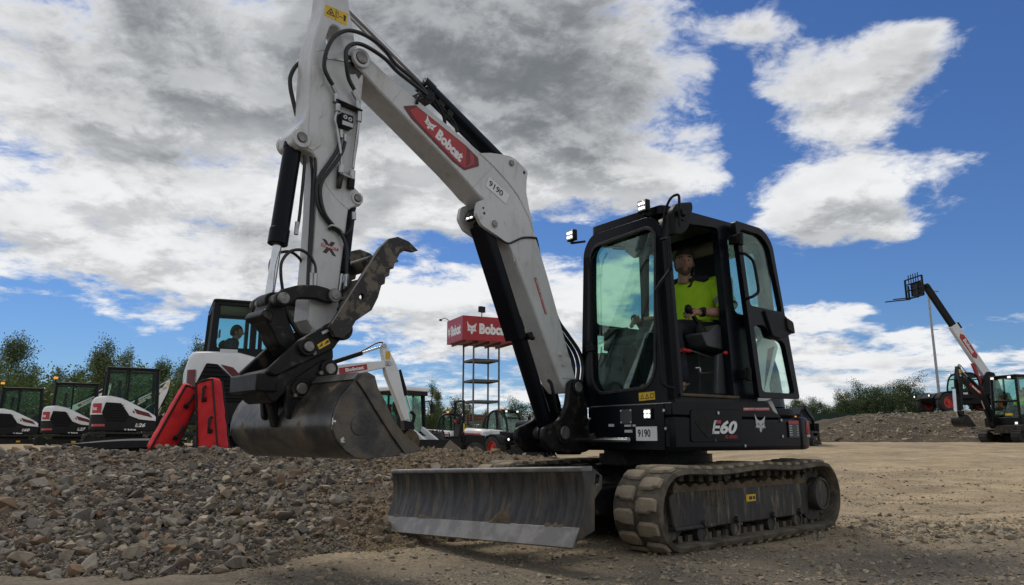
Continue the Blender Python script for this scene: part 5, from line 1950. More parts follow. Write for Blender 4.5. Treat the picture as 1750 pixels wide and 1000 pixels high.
for a, b_, r in (((3.17, 2.899), (3.138, 2.854), .013), ((3.138, 2.854), (3.132, 2.80), .017), ((3.025, 2.912), (2.985, 2.86), .013), ((2.985, 2.86), (2.972, 2.80), .017),
                 ((3.122, 2.79), (3.121, 2.74), .018), ((2.967, 2.79), (2.967, 2.72), .018), ((3.077, 2.40), (3.08, 2.345), .020), ((2.998, 2.385), (3.0, 2.325), .020), ((2.974, 2.12), (2.972, 2.07), .014), ((3.006, 1.72), (3.006, 1.64), .014), ((3.09, 2.63), (3.087, 2.575), .012), ((3.062, 2.61), (3.057, 2.555), .012),
                 ((3.20, 1.70), (3.20, 1.61), .013), ((3.225, 1.70), (3.222, 1.61), .013), ((3.316, 2.0), (3.32, 1.92), .013)):
    q = .115 if a[0] < 3.19 else .085
    if a[0] > 3.3:
        q = .05
    m.cyl((a[0], VB + q, a[1]), (b_[0], VB + q, b_[1]), r, n=10)
m.tube([(3.121, VB + .115, 2.753), (3.137, VB + .115, 2.683), (3.119, VB + .115, 2.623), (3.085, VB + .115, 2.47), (3.077, VB + .115, 2.38)], .010, 8)
m.tube([(2.967, VB + .115, 2.736), (2.981, VB + .115, 2.589), (2.995, VB + .115, 2.40)], .010, 8)
part(m, 'hose_fitting', 'zinc', PB, .002)
m = MB()
m.prism([(3.145, 2.815), (2.955, 2.80), (2.955, 2.788), (3.145, 2.803)], VB + .085, VB + .14)
m.box((3.065, VB + .115, 2.69), (.085, .06, .085))
m.cyl((3.078, VB + .11, 2.365), (3.085, VB + .11, 2.25), .022, .016, n=12)
m.cyl((3.0, VB + .11, 2.345), (3.004, VB + .11, 2.265), .024, n=12)
vb_ = part(m, 'valve_block', 'black_steel', PB, .004)
m = MB()
for u, z in ((3.085, 2.705), (3.05, 2.700)):
    m.ring((u, VB + .145, z), (u, VB + .152, z), .014, .006, 14)
m.box((3.065, VB + .146, 2.665), (.075, .006, .028))
m.prism([(3.09, 2.348), (2.985, 2.335), (2.985, 2.325), (3.09, 2.338)], VB + .085, VB + .13)
m.tube([(3.135, VB + .09, 1.99), (3.13, VB + .13, 2.0), (3.08, VB + .135, 1.99), (3.05, VB + .12, 1.97), (3.07, VB + .09, 1.965)], .007, 6)
part(m, 'valve_face', 'silver_decal', PB, .002, parent=vb_)


# ================================================================== people
def skin_part(name, mat, edges, parent, sub=2, rz=0):
    """one continuous surface grown round a set of joints: {name: (pos, radius)}, bones"""
    J, bones, root = edges
    bm = bmesh.new()
    lay = bm.verts.layers.skin.verify()
    vs = {}
    for k, (p, r) in J.items():
        v = bm.verts.new(p)
        v[lay].radius = (r, r) if not isinstance(r, (tuple, list)) else r
        v[lay].use_root = (k == root)
        vs[k] = v
    for a, b_ in bones:
        bm.edges.new((vs[a], vs[b_]))
    me = bpy.data.meshes.new(name)
    bm.to_mesh(me)
    bm.free()
    me.materials.append(MAT[mat])
    o = bpy.data.objects.new(name, me)
    link(o)
    if parent:
        o.parent = parent
    o.rotation_euler.z = rz
    md = o.modifiers.new('skin', 'SKIN')
    md.use_smooth_shade = True
    md.branch_smoothing = .4
    s = o.modifiers.new('sub', 'SUBSURF')
    s.levels = sub
    s.render_levels = sub
    return o


def head_mesh(c, yaw, parent, s=1.0, beard=False, pitch=0.0):
    """head with brow, eye sockets, nose, lips, chin, ears; looks along +x before the turn by yaw"""
    nu, nv = 36, 28
    vs = []
    for i in range(nv + 1):
        t = math.pi * i / nv - math.pi / 2
        z = math.sin(t)
        for j in range(nu):
            a = 2 * math.pi * j / nu
            x, y = math.cos(t) * math.cos(a), math.cos(t) * math.sin(a)
            px, py, pz = x * .098, y * .074, z * .120
            if z < 0:                         # jaw narrows
                k = 1 + z * .30
                py *= k
                px *= (1 + z * .16) if x > 0 else (1 + z * .35)
            if x < 0:
                px *= 1.05
            if x > 0:
                fy, fz = py / .074, pz / .12
                g_ = lambda cy, cz, sy, sz: math.exp(-((fy - cy) / sy) ** 2 - ((fz - cz) / sz) ** 2)
                px += .026 * g_(0, -.22, .16, .13) + .012 * g_(0, -.05, .11, .16)          # nose
                px -= .012 * (g_(.38, .02, .20, .10) + g_(-.38, .02, .20, .10))             # eyes
                px += .008 * (g_(.35, .20, .32, .09) + g_(-.35, .20, .32, .09))             # brow
                px += .009 * g_(0, -.52, .26, .06) + .008 * g_(0, -.62, .24, .06) - .006 * g_(0, -.57, .3, .025)
                px += .012 * g_(0, -.86, .26, .13)
            vs.append((px, py, pz))
    fs = [(i * nu + j, i * nu + (j + 1) % nu, (i + 1) * nu + (j + 1) % nu, (i + 1) * nu + j) for i in range(nv) for j in range(nu)]
    b = MB()
    b.add(vs, fs)
    for sy in (1, -1):
        b.ball((-.006, sy * .074, -.008), (.020, .010, .032), 10, 8)
    b.cyl((-.022, 0, -.17), (-.012, 0, -.05), .055, .050, n=16)
    T = Matrix.Translation(c) @ Matrix.Rotation(yaw, 4, 'Z') @ Matrix.Rotation(pitch, 4, 'Y') @ Matrix.Scale(s, 4)
    b.map(lambda p: T @ p)
    h = b.build('head', 'skin', parent, smooth=70)
    b = MB()
    for sy in (1, -1):
        b.ball((.082, sy * .029, .002), (.009, .012, .0062), 10, 8)
    b.map(lambda p: T @ p)
    b.build('eye', 'silver_decal', h, smooth=80)
    b = MB()
    for sy in (1, -1):
        b.ball((.0898, sy * .029, .002), (.003, .0056, .0056), 8, 6)
        b.tube([(.094, sy * .012, .026), (.097, sy * .030, .032), (.088, sy * .048, .027)], .0042, 6)
    b.map(lambda p: T @ p)
    b.build('eyebrow', 'hair', h, smooth=80)
    b = MB()       # hair
    hv = []
    for i in range(17):
        t = math.pi / 2 * i / 16
        for j in range(32):
            a = 2 * math.pi * j / 32
            lim = .38 if math.cos(a) > .25 else (-.10 if math.cos(a) > -.35 else -.48)
            z = math.sin(lim + (math.pi / 2 - lim) * i / 16)
            r_ = math.sqrt(max(0, 1 - z * z))
            hv.append((r_ * math.cos(a) * .105 - .003, r_ * math.sin(a) * .0795, z * .129 + .002))
    b.add(hv, [(i * 32 + j, i * 32 + (j + 1) % 32, (i + 1) * 32 + (j + 1) % 32, (i + 1) * 32 + j) for i in range(16) for j in range(32)])
    b.map(lambda p: T @ (p * 1.0))
    b.build('hair', 'hair', h, smooth=80)
    if beard:
        b = MB()
        bv = []
        for i in range(9):
            for j in range(17):
                a = R(-100 + 200 * j / 16)
                z = -.42 - .56 * i / 8
                r_ = math.sqrt(max(0, 1 - z * z))
                x, y = r_ * math.cos(a), r_ * math.sin(a)
                k = 1 + z * .30
                px = x * .098 * ((1 + z * .16) if x > 0 else (1 + z * .35))
                fy = y * k
                px += .012 * math.exp(-(fy / .26) ** 2 - ((z + .86) / .13) ** 2)
                o_ = .0025 if abs(a) < R(14) and z > -.66 else .0045
                if abs(a) < R(22) and -.66 < z < -.46:
                    o_ = -.004
                bv.append((px + x * o_, y * k * .074 + y * o_, z * .12 - .003))
        b.add(bv, [(i * 17 + j, i * 17 + j + 1, (i + 1) * 17 + j + 1, (i + 1) * 17 + j) for i in range(8) for j in range(16)])
        b.map(lambda p: T @ p)
        b.build('beard', 'stubble', h, smooth=80)
    return h


def hand_chain(J, B, pre, wrist, fwd, side, curl, s=1.0, palm=.028, tips=None):
    """adds palm and five fingers to a joint table; fwd = direction of the fingers, side = towards the thumb, curl = direction the fingers bend"""
    f, sd_, cu = Vector(fwd).normalized(), Vector(side).normalized(), Vector(curl).normalized()
    w_ = Vector(wrist)
    J[pre + 'palm'] = (w_ + f * .045 * s, (palm * s, palm * .55 * s))
    B.append((pre + 'wrist', pre + 'palm'))
    for k, (off, L_) in enumerate(((.030, .072), (.010, .080), (-.010, .074), (-.028, .058))):
        a = w_ + f * .085 * s + sd_ * off * s
        p1 = a + (f * .75 + cu * .65).normalized() * L_ * .45 * s
        p2 = p1 + (f * .1 + cu * 1.0).normalized() * L_ * .33 * s
        p3 = p2 + (f * -.6 + cu * .75).normalized() * L_ * .25 * s
        prev = pre + 'palm'
        for q, (p, r) in enumerate(((a, .0105), (p1, .0095), (p2, .0088), (p3, .0075))):
            nm = f'{pre}f{k}{q}'
            J[nm] = (p, r * s)
            B.append((prev, nm))
            prev = nm
    a = w_ + f * .035 * s + sd_ * .036 * s
    p1 = a + (f * .7 + sd_ * .55 + cu * .3).normalized() * .034 * s
    p2 = p1 + (f * .75 + cu * .6 - sd_ * .1).normalized() * .030 * s
    prev = pre + 'palm'
    for q, (p, r) in enumerate(((a, .0125), (p1, .0115), (p2, .0095))):
        J[f'{pre}t{q}'] = (p, r * s)
        B.append((prev, f'{pre}t{q}'))
        prev = f'{pre}t{q}'


def seated(name, label, loc, rz, off, shirt, head_yaw, beard=False, full=True, lh=(.262, .735, 1.705), rh=(.33, .16, 1.70), vest=None):
    """a person sitting at the controls; coordinates of the seat as in the cab of the large machine"""
    P = thing(name, label, 'person', loc, rz)
    o_ = Vector(off)
    q = lambda *p: Vector(p) - o_
    J, B = {}, []
    J['pelvis'] = (q(-.03, .47, 1.60), (.15, .11))
    J['belly'] = (q(-.03, .475, 1.74), (.12, .09))
    J['chest'] = (q(-.02, .485, 1.88), (.13, .09))
    J['neck0'] = (q(.02, .49, 2.00), (.075, .07))
    J['neck'] = (q(.055, .50, 2.06), (.05, .05))
    B += [('pelvis', 'belly'), ('belly', 'chest'), ('chest', 'neck0'), ('neck0', 'neck')]
    Lh, Rh = Vector(lh), Vector(rh)
    for pre, sh, elb, hnd, kn, an, toe in (('l', (-.07, .69, 1.955), (-.06, .80, 1.725), Lh, (.40, .60, 1.60), (.33, .62, 1.16), (.45, .63, 1.10)), ('r', (.05, .31, 1.955), (.02, .19, 1.74), Rh, (.42, .33, 1.60), (.38, .32, 1.16), (.50, .31, 1.10))):
        J[pre + 'sh'] = (q(*sh), .066)
        elbv = Vector(elb)
        wr = elbv.lerp(hnd, .88)
        J[pre + 'elb'] = (q(*elb), .043)
        J[pre + 'fore'] = (elbv.lerp(hnd, .4) - o_, .041)
        J[pre + 'wrist'] = (wr - o_, (.031, .024))
        B += [('neck0', pre + 'sh'), (pre + 'sh', pre + 'elb'), (pre + 'elb', pre + 'fore'), (pre + 'fore', pre + 'wrist')]
        f = (hnd - elbv).normalized()
        hand_chain(J, B, pre, wr - o_, f, (0, -.5 if pre == 'l' else .5, .75), (.12, -.72 if pre == 'l' else .72, -.65))
        J[pre + 'hip'] = (q(.02, .47 + (.10 if pre == 'l' else -.10), 1.57), .095)
        J[pre + 'kn'] = (q(*kn), .062)
        J[pre + 'an'] = (q(*an), .042)
        J[pre + 'toe'] = (q(*toe), (.042, .032))
        B += [('pelvis', pre + 'hip'), (pre + 'hip', pre + 'kn'), (pre + 'kn', pre + 'an'), (pre + 'an', pre + 'toe')]
    body = skin_part('body', 'skin', (J, B, 'pelvis'), P, 2 if full else 1)
    # shirt: loose over the trunk and upper arms
    ls, rs = J['lsh'][0], J['rsh'][0]
    wv = (ls - rs)
    wv.z = 0
    wv.normalize()
    dv_ = Vector((wv.y, -wv.x, 0))
    m_ = MB()
    secs = []
    rr = random.Random(5)
    for z, hw, hd, ux in ((1.585, .178, .138, -.02), (1.60, .190, .150, -.02), (1.64, .192, .152, -.025), (1.70, .188, .148, -.03), (1.76, .190, .142, -.03), (1.82, .200, .138, -.02), (1.88, .212, .134, -.015), (1.93, .215, .124, -.01), (1.965, .198, .110, .0), (1.99, .160, .096, .01), (2.01, .110, .084, .02), (2.03, .078, .074, .03), (2.045, .070, .068, .035)):
        c_ = q(ux, .482, z)
        ring_ = []
        for j in range(32):
            a_ = 2 * math.pi * j / 32
            ca, sa = math.cos(a_), math.sin(a_)
            k_ = 1 + .028 * math.sin(3 * a_ + z * 23) * math.sin(z * 41 + a_) + .012 * math.sin(9 * a_ + z * 60)
            ring_.append(c_ + wv * math.copysign(abs(ca) ** .8, ca) * hw * k_ + dv_ * math.copysign(abs(sa) ** .85, sa) * hd * k_)
        secs.append(ring_)
    m_.loft(secs)
    for pre in 'lr':
        s0, e0 = J[pre + 'sh'][0], J[pre + 'elb'][0]
        inn = s0 + (rs - ls) * (.18 if pre == 'l' else -.18) + Vector((0, 0, -.01))
        d_ = e0 - s0
        m_.tube([inn, s0 + Vector((0, 0, .0)), s0 + d_ * .25, s0 + d_ * .5, s0 + d_ * .70, s0 + d_ * .82], [.085, .088, .086, .083, .082, .084], 18, k=4)
    m_.build('shirt', shirt, P, smooth=75)
    JT, BT = {'w': (q(-.04, .47, 1.63), (.17, .13))}, []
    for pre in 'lr':
        JT[pre + 'hip'] = (J[pre + 'hip'][0], .112)
        JT[pre + 'kn'] = (J[pre + 'kn'][0], .082)
        JT[pre + 'an'] = (J[pre + 'an'][0] + Vector((0, 0, -.015)), .070)
        BT += [('w', pre + 'hip'), (pre + 'hip', pre + 'kn'), (pre + 'kn', pre + 'an')]
    skin_part('trousers', 'navy_cloth', (JT, BT, 'w'), P, 2)
    for pre in 'lr':
        a_, t_ = J[pre + 'an'][0], J[pre + 'toe'][0]
        JB = {'a': (a_ + Vector((-.005, 0, -.005)), .058), 'h': (Vector((a_.x - .02, a_.y, t_.z)), (.050, .042)), 'm': (Vector((a_.x + .07, a_.y, t_.z + .005)), (.050, .045)), 't': (t_ + Vector((.03, 0, -.008)), (.046, .034))}
        skin_part('boot', 'boot_suede', (JB, [('a', 'h'), ('h', 'm'), ('m', 't')], 'h'), P, 2)
    hd = head_mesh(q(.105, .50, 2.165), head_yaw, P, 1.0, beard)
    return P, J, q


OP, OJ, oq = seated('person', 'operator in a yellow high-visibility polo shirt at the controls of the large excavator', (1.21, 6.46, 0), PH, (0, 0, 0), 'hi_vis', R(48), beard=True)
# collar, shoulder yokes, reflective bands, buttons, watch
m = MB()
m.tube([(.095, .455, 2.00), (.03, .43, 2.045), (-.03, .49, 2.055), (.02, .56, 2.045), (.09, .535, 2.00)], .026, 8)
m.prism([(.075, 2.02), (.105, 1.955), (.085, 1.98)], .44, .56)
m.build('collar', 'navy_cloth', OP, smooth=60)


def band(mb, a, b_, t0, t1, r, n=18):
    a, b_ = Vector(a), Vector(b_)
    return mb.cyl(a.lerp(b_, t0), a.lerp(b_, t1), r, r, n, cap=False)


m = MB()
for pre in 'lr':
    s0, e0 = OJ[pre + 'sh'][0], OJ[pre + 'elb'][0]
    band(m, s0, e0, .46, .64, .0875)
m.build('reflective_band', 'reflective', OP, smooth=60)
m = MB()
for pre in 'lr':
    s0, e0 = OJ[pre + 'sh'][0], OJ[pre + 'elb'][0]
    band(m, s0, e0, .76, .84, .0865)
m.build('cuff', 'navy_cloth', OP, smooth=60)
letter('name', (.118, .405, 1.855), (-.004, .07, 0), (0, 0, .018), 'navy_cloth', OP, 'name_print')
m = MB()
for pre in 'lr':
    s0 = OJ[pre + 'sh'][0]
    n0 = Vector((.03, .495, 2.02))
    m.tube([n0.lerp(s0, .30) + Vector((.045, 0, .028)), n0.lerp(s0, .55) + Vector((.05, 0, .035)), n0.lerp(s0, .8) + Vector((.04, 0, .055))], .030, 10)
m.build('shoulder_yoke', 'navy_cloth', OP, smooth=70)
m = MB()
lw, lf = OJ['lwrist'][0], OJ['lfore'][0]
m.cyl(lw.lerp(lf, .02), lw.lerp(lf, .20), .036, n=18)
m.cyl(lw.lerp(lf, .11) + Vector((.015, .028, .014)), lw.lerp(lf, .11) + Vector((.022, .04, .02)), .019, n=16)
m.build('wrist_watch', 'plastic_black', OP, .003)

# ================================================================== machines further back
GH = lambda x, y: float(ground_h(np.array([x]), np.array([y]))[0])


def simple_tracks(t, L, h, w, g, mud='black_steel', mat='rubber'):
    """a pair of crawler tracks: rubber belt, frame, rollers"""
    for s_ in (1, -1):
        y0, y1 = (g - w / 2, g + w / 2) if s_ > 0 else (-g - w / 2, -g + w / 2)
        r = h / 2
        out = []
        for c, a0 in ((L / 2 - r, -90), (-L / 2 + r, 90)):
            out += [(c + r * math.cos(R(a0 + 180 * k / 14)), r + r * math.sin(R(a0 + 180 * k / 14))) for k in range(15)]
        inn = [(p[0] * (1 - .09 / L), r + (p[1] - r) * (1 - .09 / h)) for p in out]
        m = MB()
        m.prism(out, y0, y1, holes=[inn])
        n_ = int(L * 8)
        per = 2 * (L - 2 * r)
        for k in range(n_):
            x = -L / 2 + r + (L - 2 * r) * (k + .5) / n_
            for z in (h + .008, -.004):
                m.box((x, (y0 + y1) / 2, z), (.055, w * .94, .024))
        for c, a0 in ((L / 2 - r, -80), (-L / 2 + r, 100)):
            for k in range(7):
                a = R(a0 + 160 * k / 6)
                m.box((c + (r + .006) * math.cos(a), (y0 + y1) / 2, r + (r + .006) * math.sin(a)), (.03, w * .94, .055), Matrix.Rotation(-a, 3, 'Y'))
        tk = m.build('rubber_track', mat, t, .004)
        m = MB()
        m.prism(rounded([(L / 2 - r, h * .25), (L / 2 - r, h * .68), (-L / 2 + r, h * .68), (-L / 2 + r, h * .25)], .03), y0 + .03, y1 - .02)
        m.build('track_frame', mud, tk, .01)
        for x in (L / 2 - r, -L / 2 + r):
            m = MB()
            m.cyl((x, y0 + .02, r), (x, y1 - .015, r), r * .72, n=24)
            m.cyl((x, y0 - .002, r), (x, y1 + .002, r), r * .30, n=16)
            m.build('sprocket', mud, tk, .006)
        for k in range(4):
            m = MB()
            x = (-1.5 + k) * (L - 2.4 * r) / 4
            m.cyl((x, y0 + .02, h * .2), (x, y1 - .015, h * .2), h * .13, n=14)
            m.build('roller', mud, tk)
        m = MB()
        ys = y0 - .0015 + .02 if s_ < 0 else y1 - .0185
        m.prism([(.10, h * .40), (.24, h * .40), (.24, h * .54), (.10, h * .54)], ys - .001, ys + .001)
        m.build('sticker', 'yellow_decal', tk)


def boom_set(t, pts, wid, mat='white_clean', decal=True, dirt_bucket='mud', v=0.0, sc=1.0):
    """boom (foot, knee, elbow), arm (elbow, tip) with rams and bucket in the plane y = v"""
    foot, knee, elbow, tip = [Vector((p[0], v, p[1])) for p in pts]
    w2 = wid / 2

    def taper(name, path, hs, mt, bevel=.01):
        up, lo = [], []
        for i, p in enumerate(path):
            a, b_ = path[max(i - 1, 0)], path[min(i + 1, len(path) - 1)]
            tt = (b_ - a).normalized()
            nn_ = Vector((-tt.z, 0, tt.x))
            up.append(p + nn_ * hs[i] / 2)
            lo.append(p - nn_ * hs[i] / 2)
        m_ = MB()
        m_.prism([(q.x, q.z) for q in up] + [(q.x, q.z) for q in reversed(lo)], v - w2, v + w2)
        return m_.build(name, mt, t, bevel)
    km = foot.lerp(knee, .55)
    bo = taper('boom', [foot, km, knee, knee.lerp(elbow, .35), elbow], [.13 * sc, .20 * sc, .27 * sc, .22 * sc, .12 * sc], mat)
    top = elbow + (elbow - tip).normalized() * .36 * sc
    ar = taper('arm', [top, elbow, elbow.lerp(tip, .15), elbow.lerp(tip, .6), tip], [.09 * sc, .22 * sc, .26 * sc, .17 * sc, .11 * sc], mat)
    for o, ps in ((bo, (foot, elbow)), (ar, (top, tip))):
        for p in ps:
            m = MB()
            m.cyl((p.x, v - w2 - .015, p.z), (p.x, v + w2 + .015, p.z), .045 * sc, n=16)
            m.build('pivot_pin', 'zinc', o, .003)
    back = elbow.lerp(tip, .12) + Vector((.17 * sc, 0, .02))
    lk_ = tip + (elbow - tip) * .18 + Vector((.16 * sc, 0, .0))
    for nm, a, b_, r, sp_ in (('boom_ram', foot + Vector((.14, 0, -.12)) * sc, knee + Vector((.05, 0, -.16)) * sc, .055 * sc, .6), ('arm_ram', knee + Vector((-.02, 0, .18)) * sc, top, .045 * sc, .6), ('bucket_ram', back, lk_, .045 * sc, .62)):
        m = MB()
        s_ = a.lerp(b_, sp_)
        m.cyl(a, s_, r, n=16)
        ra = m.build(nm, 'black_bg', t, .004)
        m = MB()
        m.cyl(s_, b_, r * .5, n=12)
        m.build('rod', 'bright_steel', ra)
    m = MB()
    m.tube([knee + Vector((.02, w2 * .9, .20 * sc)), knee.lerp(top, .6) + Vector((0, w2 * .8, .12 * sc)), top + Vector((.0, w2 * .7, .08 * sc)), elbow + Vector((.12 * sc, w2, .06 * sc)), elbow.lerp(tip, .22) + Vector((.10 * sc, w2, 0))], .016 * sc, 6)
    m.tube([foot + Vector((-.05, -w2 - .02, .1)) * 1, km + Vector((-.10, -w2 - .01, .12)) * 1, knee + Vector((-.08, -w2 - .01, .16))], .016 * sc, 6)
    m.build('hose', 'hose_rubber', t, smooth=60)
    m = MB()
    m.tube([lk_ + Vector((0, 0, 0)), lk_ + Vector((.07, 0, -.08)) * sc, lk_ + Vector((.05, 0, -.20)) * sc, tip + Vector((.08, 0, -.10)) * sc], .035 * sc, 8)
    m.prism(rounded([(tip.x - .08 * sc, tip.z + .02), (tip.x + .12 * sc, tip.z - .02), (tip.x + .14 * sc, tip.z - .16 * sc), (tip.x - .06 * sc, tip.z - .18 * sc)], .02), v - w2 * 1.2, v + w2 * 1.2)
    m.build('bucket_link', 'black_bg', t, .006)
    bw = .28 * sc
    m = MB()
    cx, cz = tip.x - .05 * sc, tip.z - .38 * sc
    arc_ = [(cx + .24 * sc * math.cos(R(a)), cz + .24 * sc * math.sin(R(a))) for a in range(75, -105, -15)] + [(cx - .34 * sc, cz - .22 * sc)]
    inn_ = [(cx + (p[0] - cx) * .93, cz + (p[1] - cz) * .93) for p in reversed(arc_)]
    m.prism(arc_ + inn_, v - bw, v + bw)
    bk_ = m.build('bucket', dirt_bucket, t, smooth=40)
    for s_ in (1, -1):
        m = MB()
        m.prism(arc_ + [(cx - .02 * sc, cz + .18 * sc)], v + s_ * bw, v + s_ * (bw + .02))
        m.build('side_plate', dirt_bucket, bk_, .003)
    if decal:
        dd_ = (elbow - knee).normalized()
        nn_ = Vector((-dd_.z, 0, dd_.x))
        for s_ in (1, -1):
            a = knee.lerp(elbow, .12)
            b2 = knee.lerp(elbow, .60)
            y = v + s_ * (w2 + .002)
            P4 = [a + nn_ * .06 * sc, b2 + nn_ * .055 * sc, b2 - nn_ * .055 * sc, a - nn_ * .06 * sc]
            m = MB()
            m.add([(q.x, y, q.z) for q in P4] + [(q.x, y + s_ * .001, q.z) for q in P4], [(0, 1, 2, 3), (7, 6, 5, 4), (0, 4, 5, 1), (1, 5, 6, 2), (2, 6, 7, 3), (3, 7, 4, 0)])
            m.build('brand_decal', 'red_decal', bo, smooth=0)
            if s_ < 0:
                letter('brand', a.lerp(b2, .22) - nn_ * .035 * sc + Vector((0, y - v - .004, 0)), (b2 - a) * .66, nn_ * .07 * sc, 'white_decal', bo)
            else:
                letter('brand', b2.lerp(a, .22) - nn_ * .035 * sc + Vector((0, y - v + .004, 0)), (a - b2) * .66, nn_ * .07 * sc, 'white_decal', bo)
            tp = top.lerp(elbow, .55)
            m = MB()
            m.box((tp.x + .01, v + s_ * (w2 + .002), tp.z), (.09 * sc, .002, .16 * sc))
            m.build('warning_sticker', 'yellow_decal', ar, smooth=0)
    return bo


def cab_box(t, x0, x1, y0, y1, z0, z1, zr, slope=.12, mat='black_bg', gl='tinted_glass', posts=(.5,), wall=.06, roofh=.06, rear_lo=None, front_lo=None, frame=None):
    """cab with corner posts, roof, a pane in every opening; rear_lo / front_lo: height where rear and front glass begins"""
    p = wall
    m = MB()
    C = {}
    for nm, x, xt in (('r', x0, x0 + slope * .5), ('f', x1, x1 - slope * .6)):
        for sy, y in ((-1, y0), (1, y1)):
            C[nm, sy] = (Vector((x, y - sy * p / 2, z0)), Vector((xt, y - sy * (p / 2 + .03), zr)))
            bar(m, *C[nm, sy], p, p * 1.25)
    for sy in (-1, 1):
        bar(m, C['r', sy][1], C['f', sy][1], p, p * 1.1)
        bar(m, C['r', sy][0] + Vector((0, 0, p / 2)), C['f', sy][0] + Vector((0, 0, p / 2)), p, p * 1.5)
        for k in posts:
            bar(m, C['r', sy][0].lerp(C['f', sy][0], k), C['r', sy][1].lerp(C['f', sy][1], k), p * .7, p * .8)
    for nm in 'rf':
        bar(m, C[nm, -1][1], C[nm, 1][1], p, p * 1.1, (1, 0, 0))
        zlo = (rear_lo if nm == 'r' else front_lo)
        if zlo:
            k = (zlo - z0) / (zr - z0)
            a, b_ = C[nm, -1][0].lerp(C[nm, -1][1], k), C[nm, 1][0].lerp(C[nm, 1][1], k)
            bar(m, a, b_, p, p)
    cf = m.build('cab_frame', mat, t, .012)
    m = MB()
    xa, xb = x0 + slope * .5 - .06, x1 - slope * .6 + .08
    m.prism(rounded([(xa, y0 + .02), (xb, y0 + .02), (xb, y1 - .02), (xa, y1 - .02)], .09), zr, zr + roofh, 'xy')
    m.build('cab_roof', frame or mat, t, .025)
    ks = [0] + list(posts) + [1]
    for sy in (-1, 1):
        for a, b_ in zip(ks[:-1], ks[1:]):
            q = [C['r', sy][0].lerp(C['f', sy][0], a), C['r', sy][0].lerp(C['f', sy][0], b_), C['r', sy][1].lerp(C['f', sy][1], b_), C['r', sy][1].lerp(C['f', sy][1], a)]
            nrm = Vector((0, sy * .004, 0))
            m = MB()
            m.add([x + nrm for x in q] + [x - nrm for x in q], [(0, 1, 2, 3), (7, 6, 5, 4), (0, 4, 5, 1), (1, 5, 6, 2), (2, 6, 7, 3), (3, 7, 4, 0)])
            m.build('window', gl, cf, smooth=0)
    for nm in 'rf':
        q = [C[nm, -1][0], C[nm, 1][0], C[nm, 1][1], C[nm, -1][1]]
        nrm = Vector((.004, 0, 0))
        m = MB()
        m.add([x + nrm for x in q] + [x - nrm for x in q], [(0, 1, 2, 3), (7, 6, 5, 4), (0, 4, 5, 1), (1, 5, 6, 2), (2, 6, 7, 3), (3, 7, 4, 0)])
        m.build('windscreen' if nm == 'f' else 'rear_window', gl, cf, smooth=0)
    return cf


def inside(t, x, y, z):
    m = MB()
    m.prism(rounded([(x + .25, z), (x + .25, z + .12), (x - .12, z + .14), (x - .2, z + .70), (x - .30, z + .70), (x - .26, z)], .05), y - .22, y + .22)
    m.prism(rounded([(x - .17, z + .70), (x - .18, z + .92), (x - .27, z + .92), (x - .27, z + .70)], .03), y - .13, y + .13)
    st = m.build('seat', 'seat_cloth', t, .02)
    m = MB()
    for s_ in (1, -1):
        m.box((x + .12, y + s_ * .29, z + .16), (.36, .13, .14))
        m.cyl((x + .25, y + s_ * .29, z + .2), (x + .30, y + s_ * .29, z + .38), .022, n=8)
    m.box((x + .55, y - .28, z + .30), (.06, .16, .12))
    m.build('console', 'plastic_black', t, .01)
    m = MB()
    m.box((x - .15, y - .12, z + .78), (.02, .20, .12))
    m.build('seat_tag', 'red_decal', st)


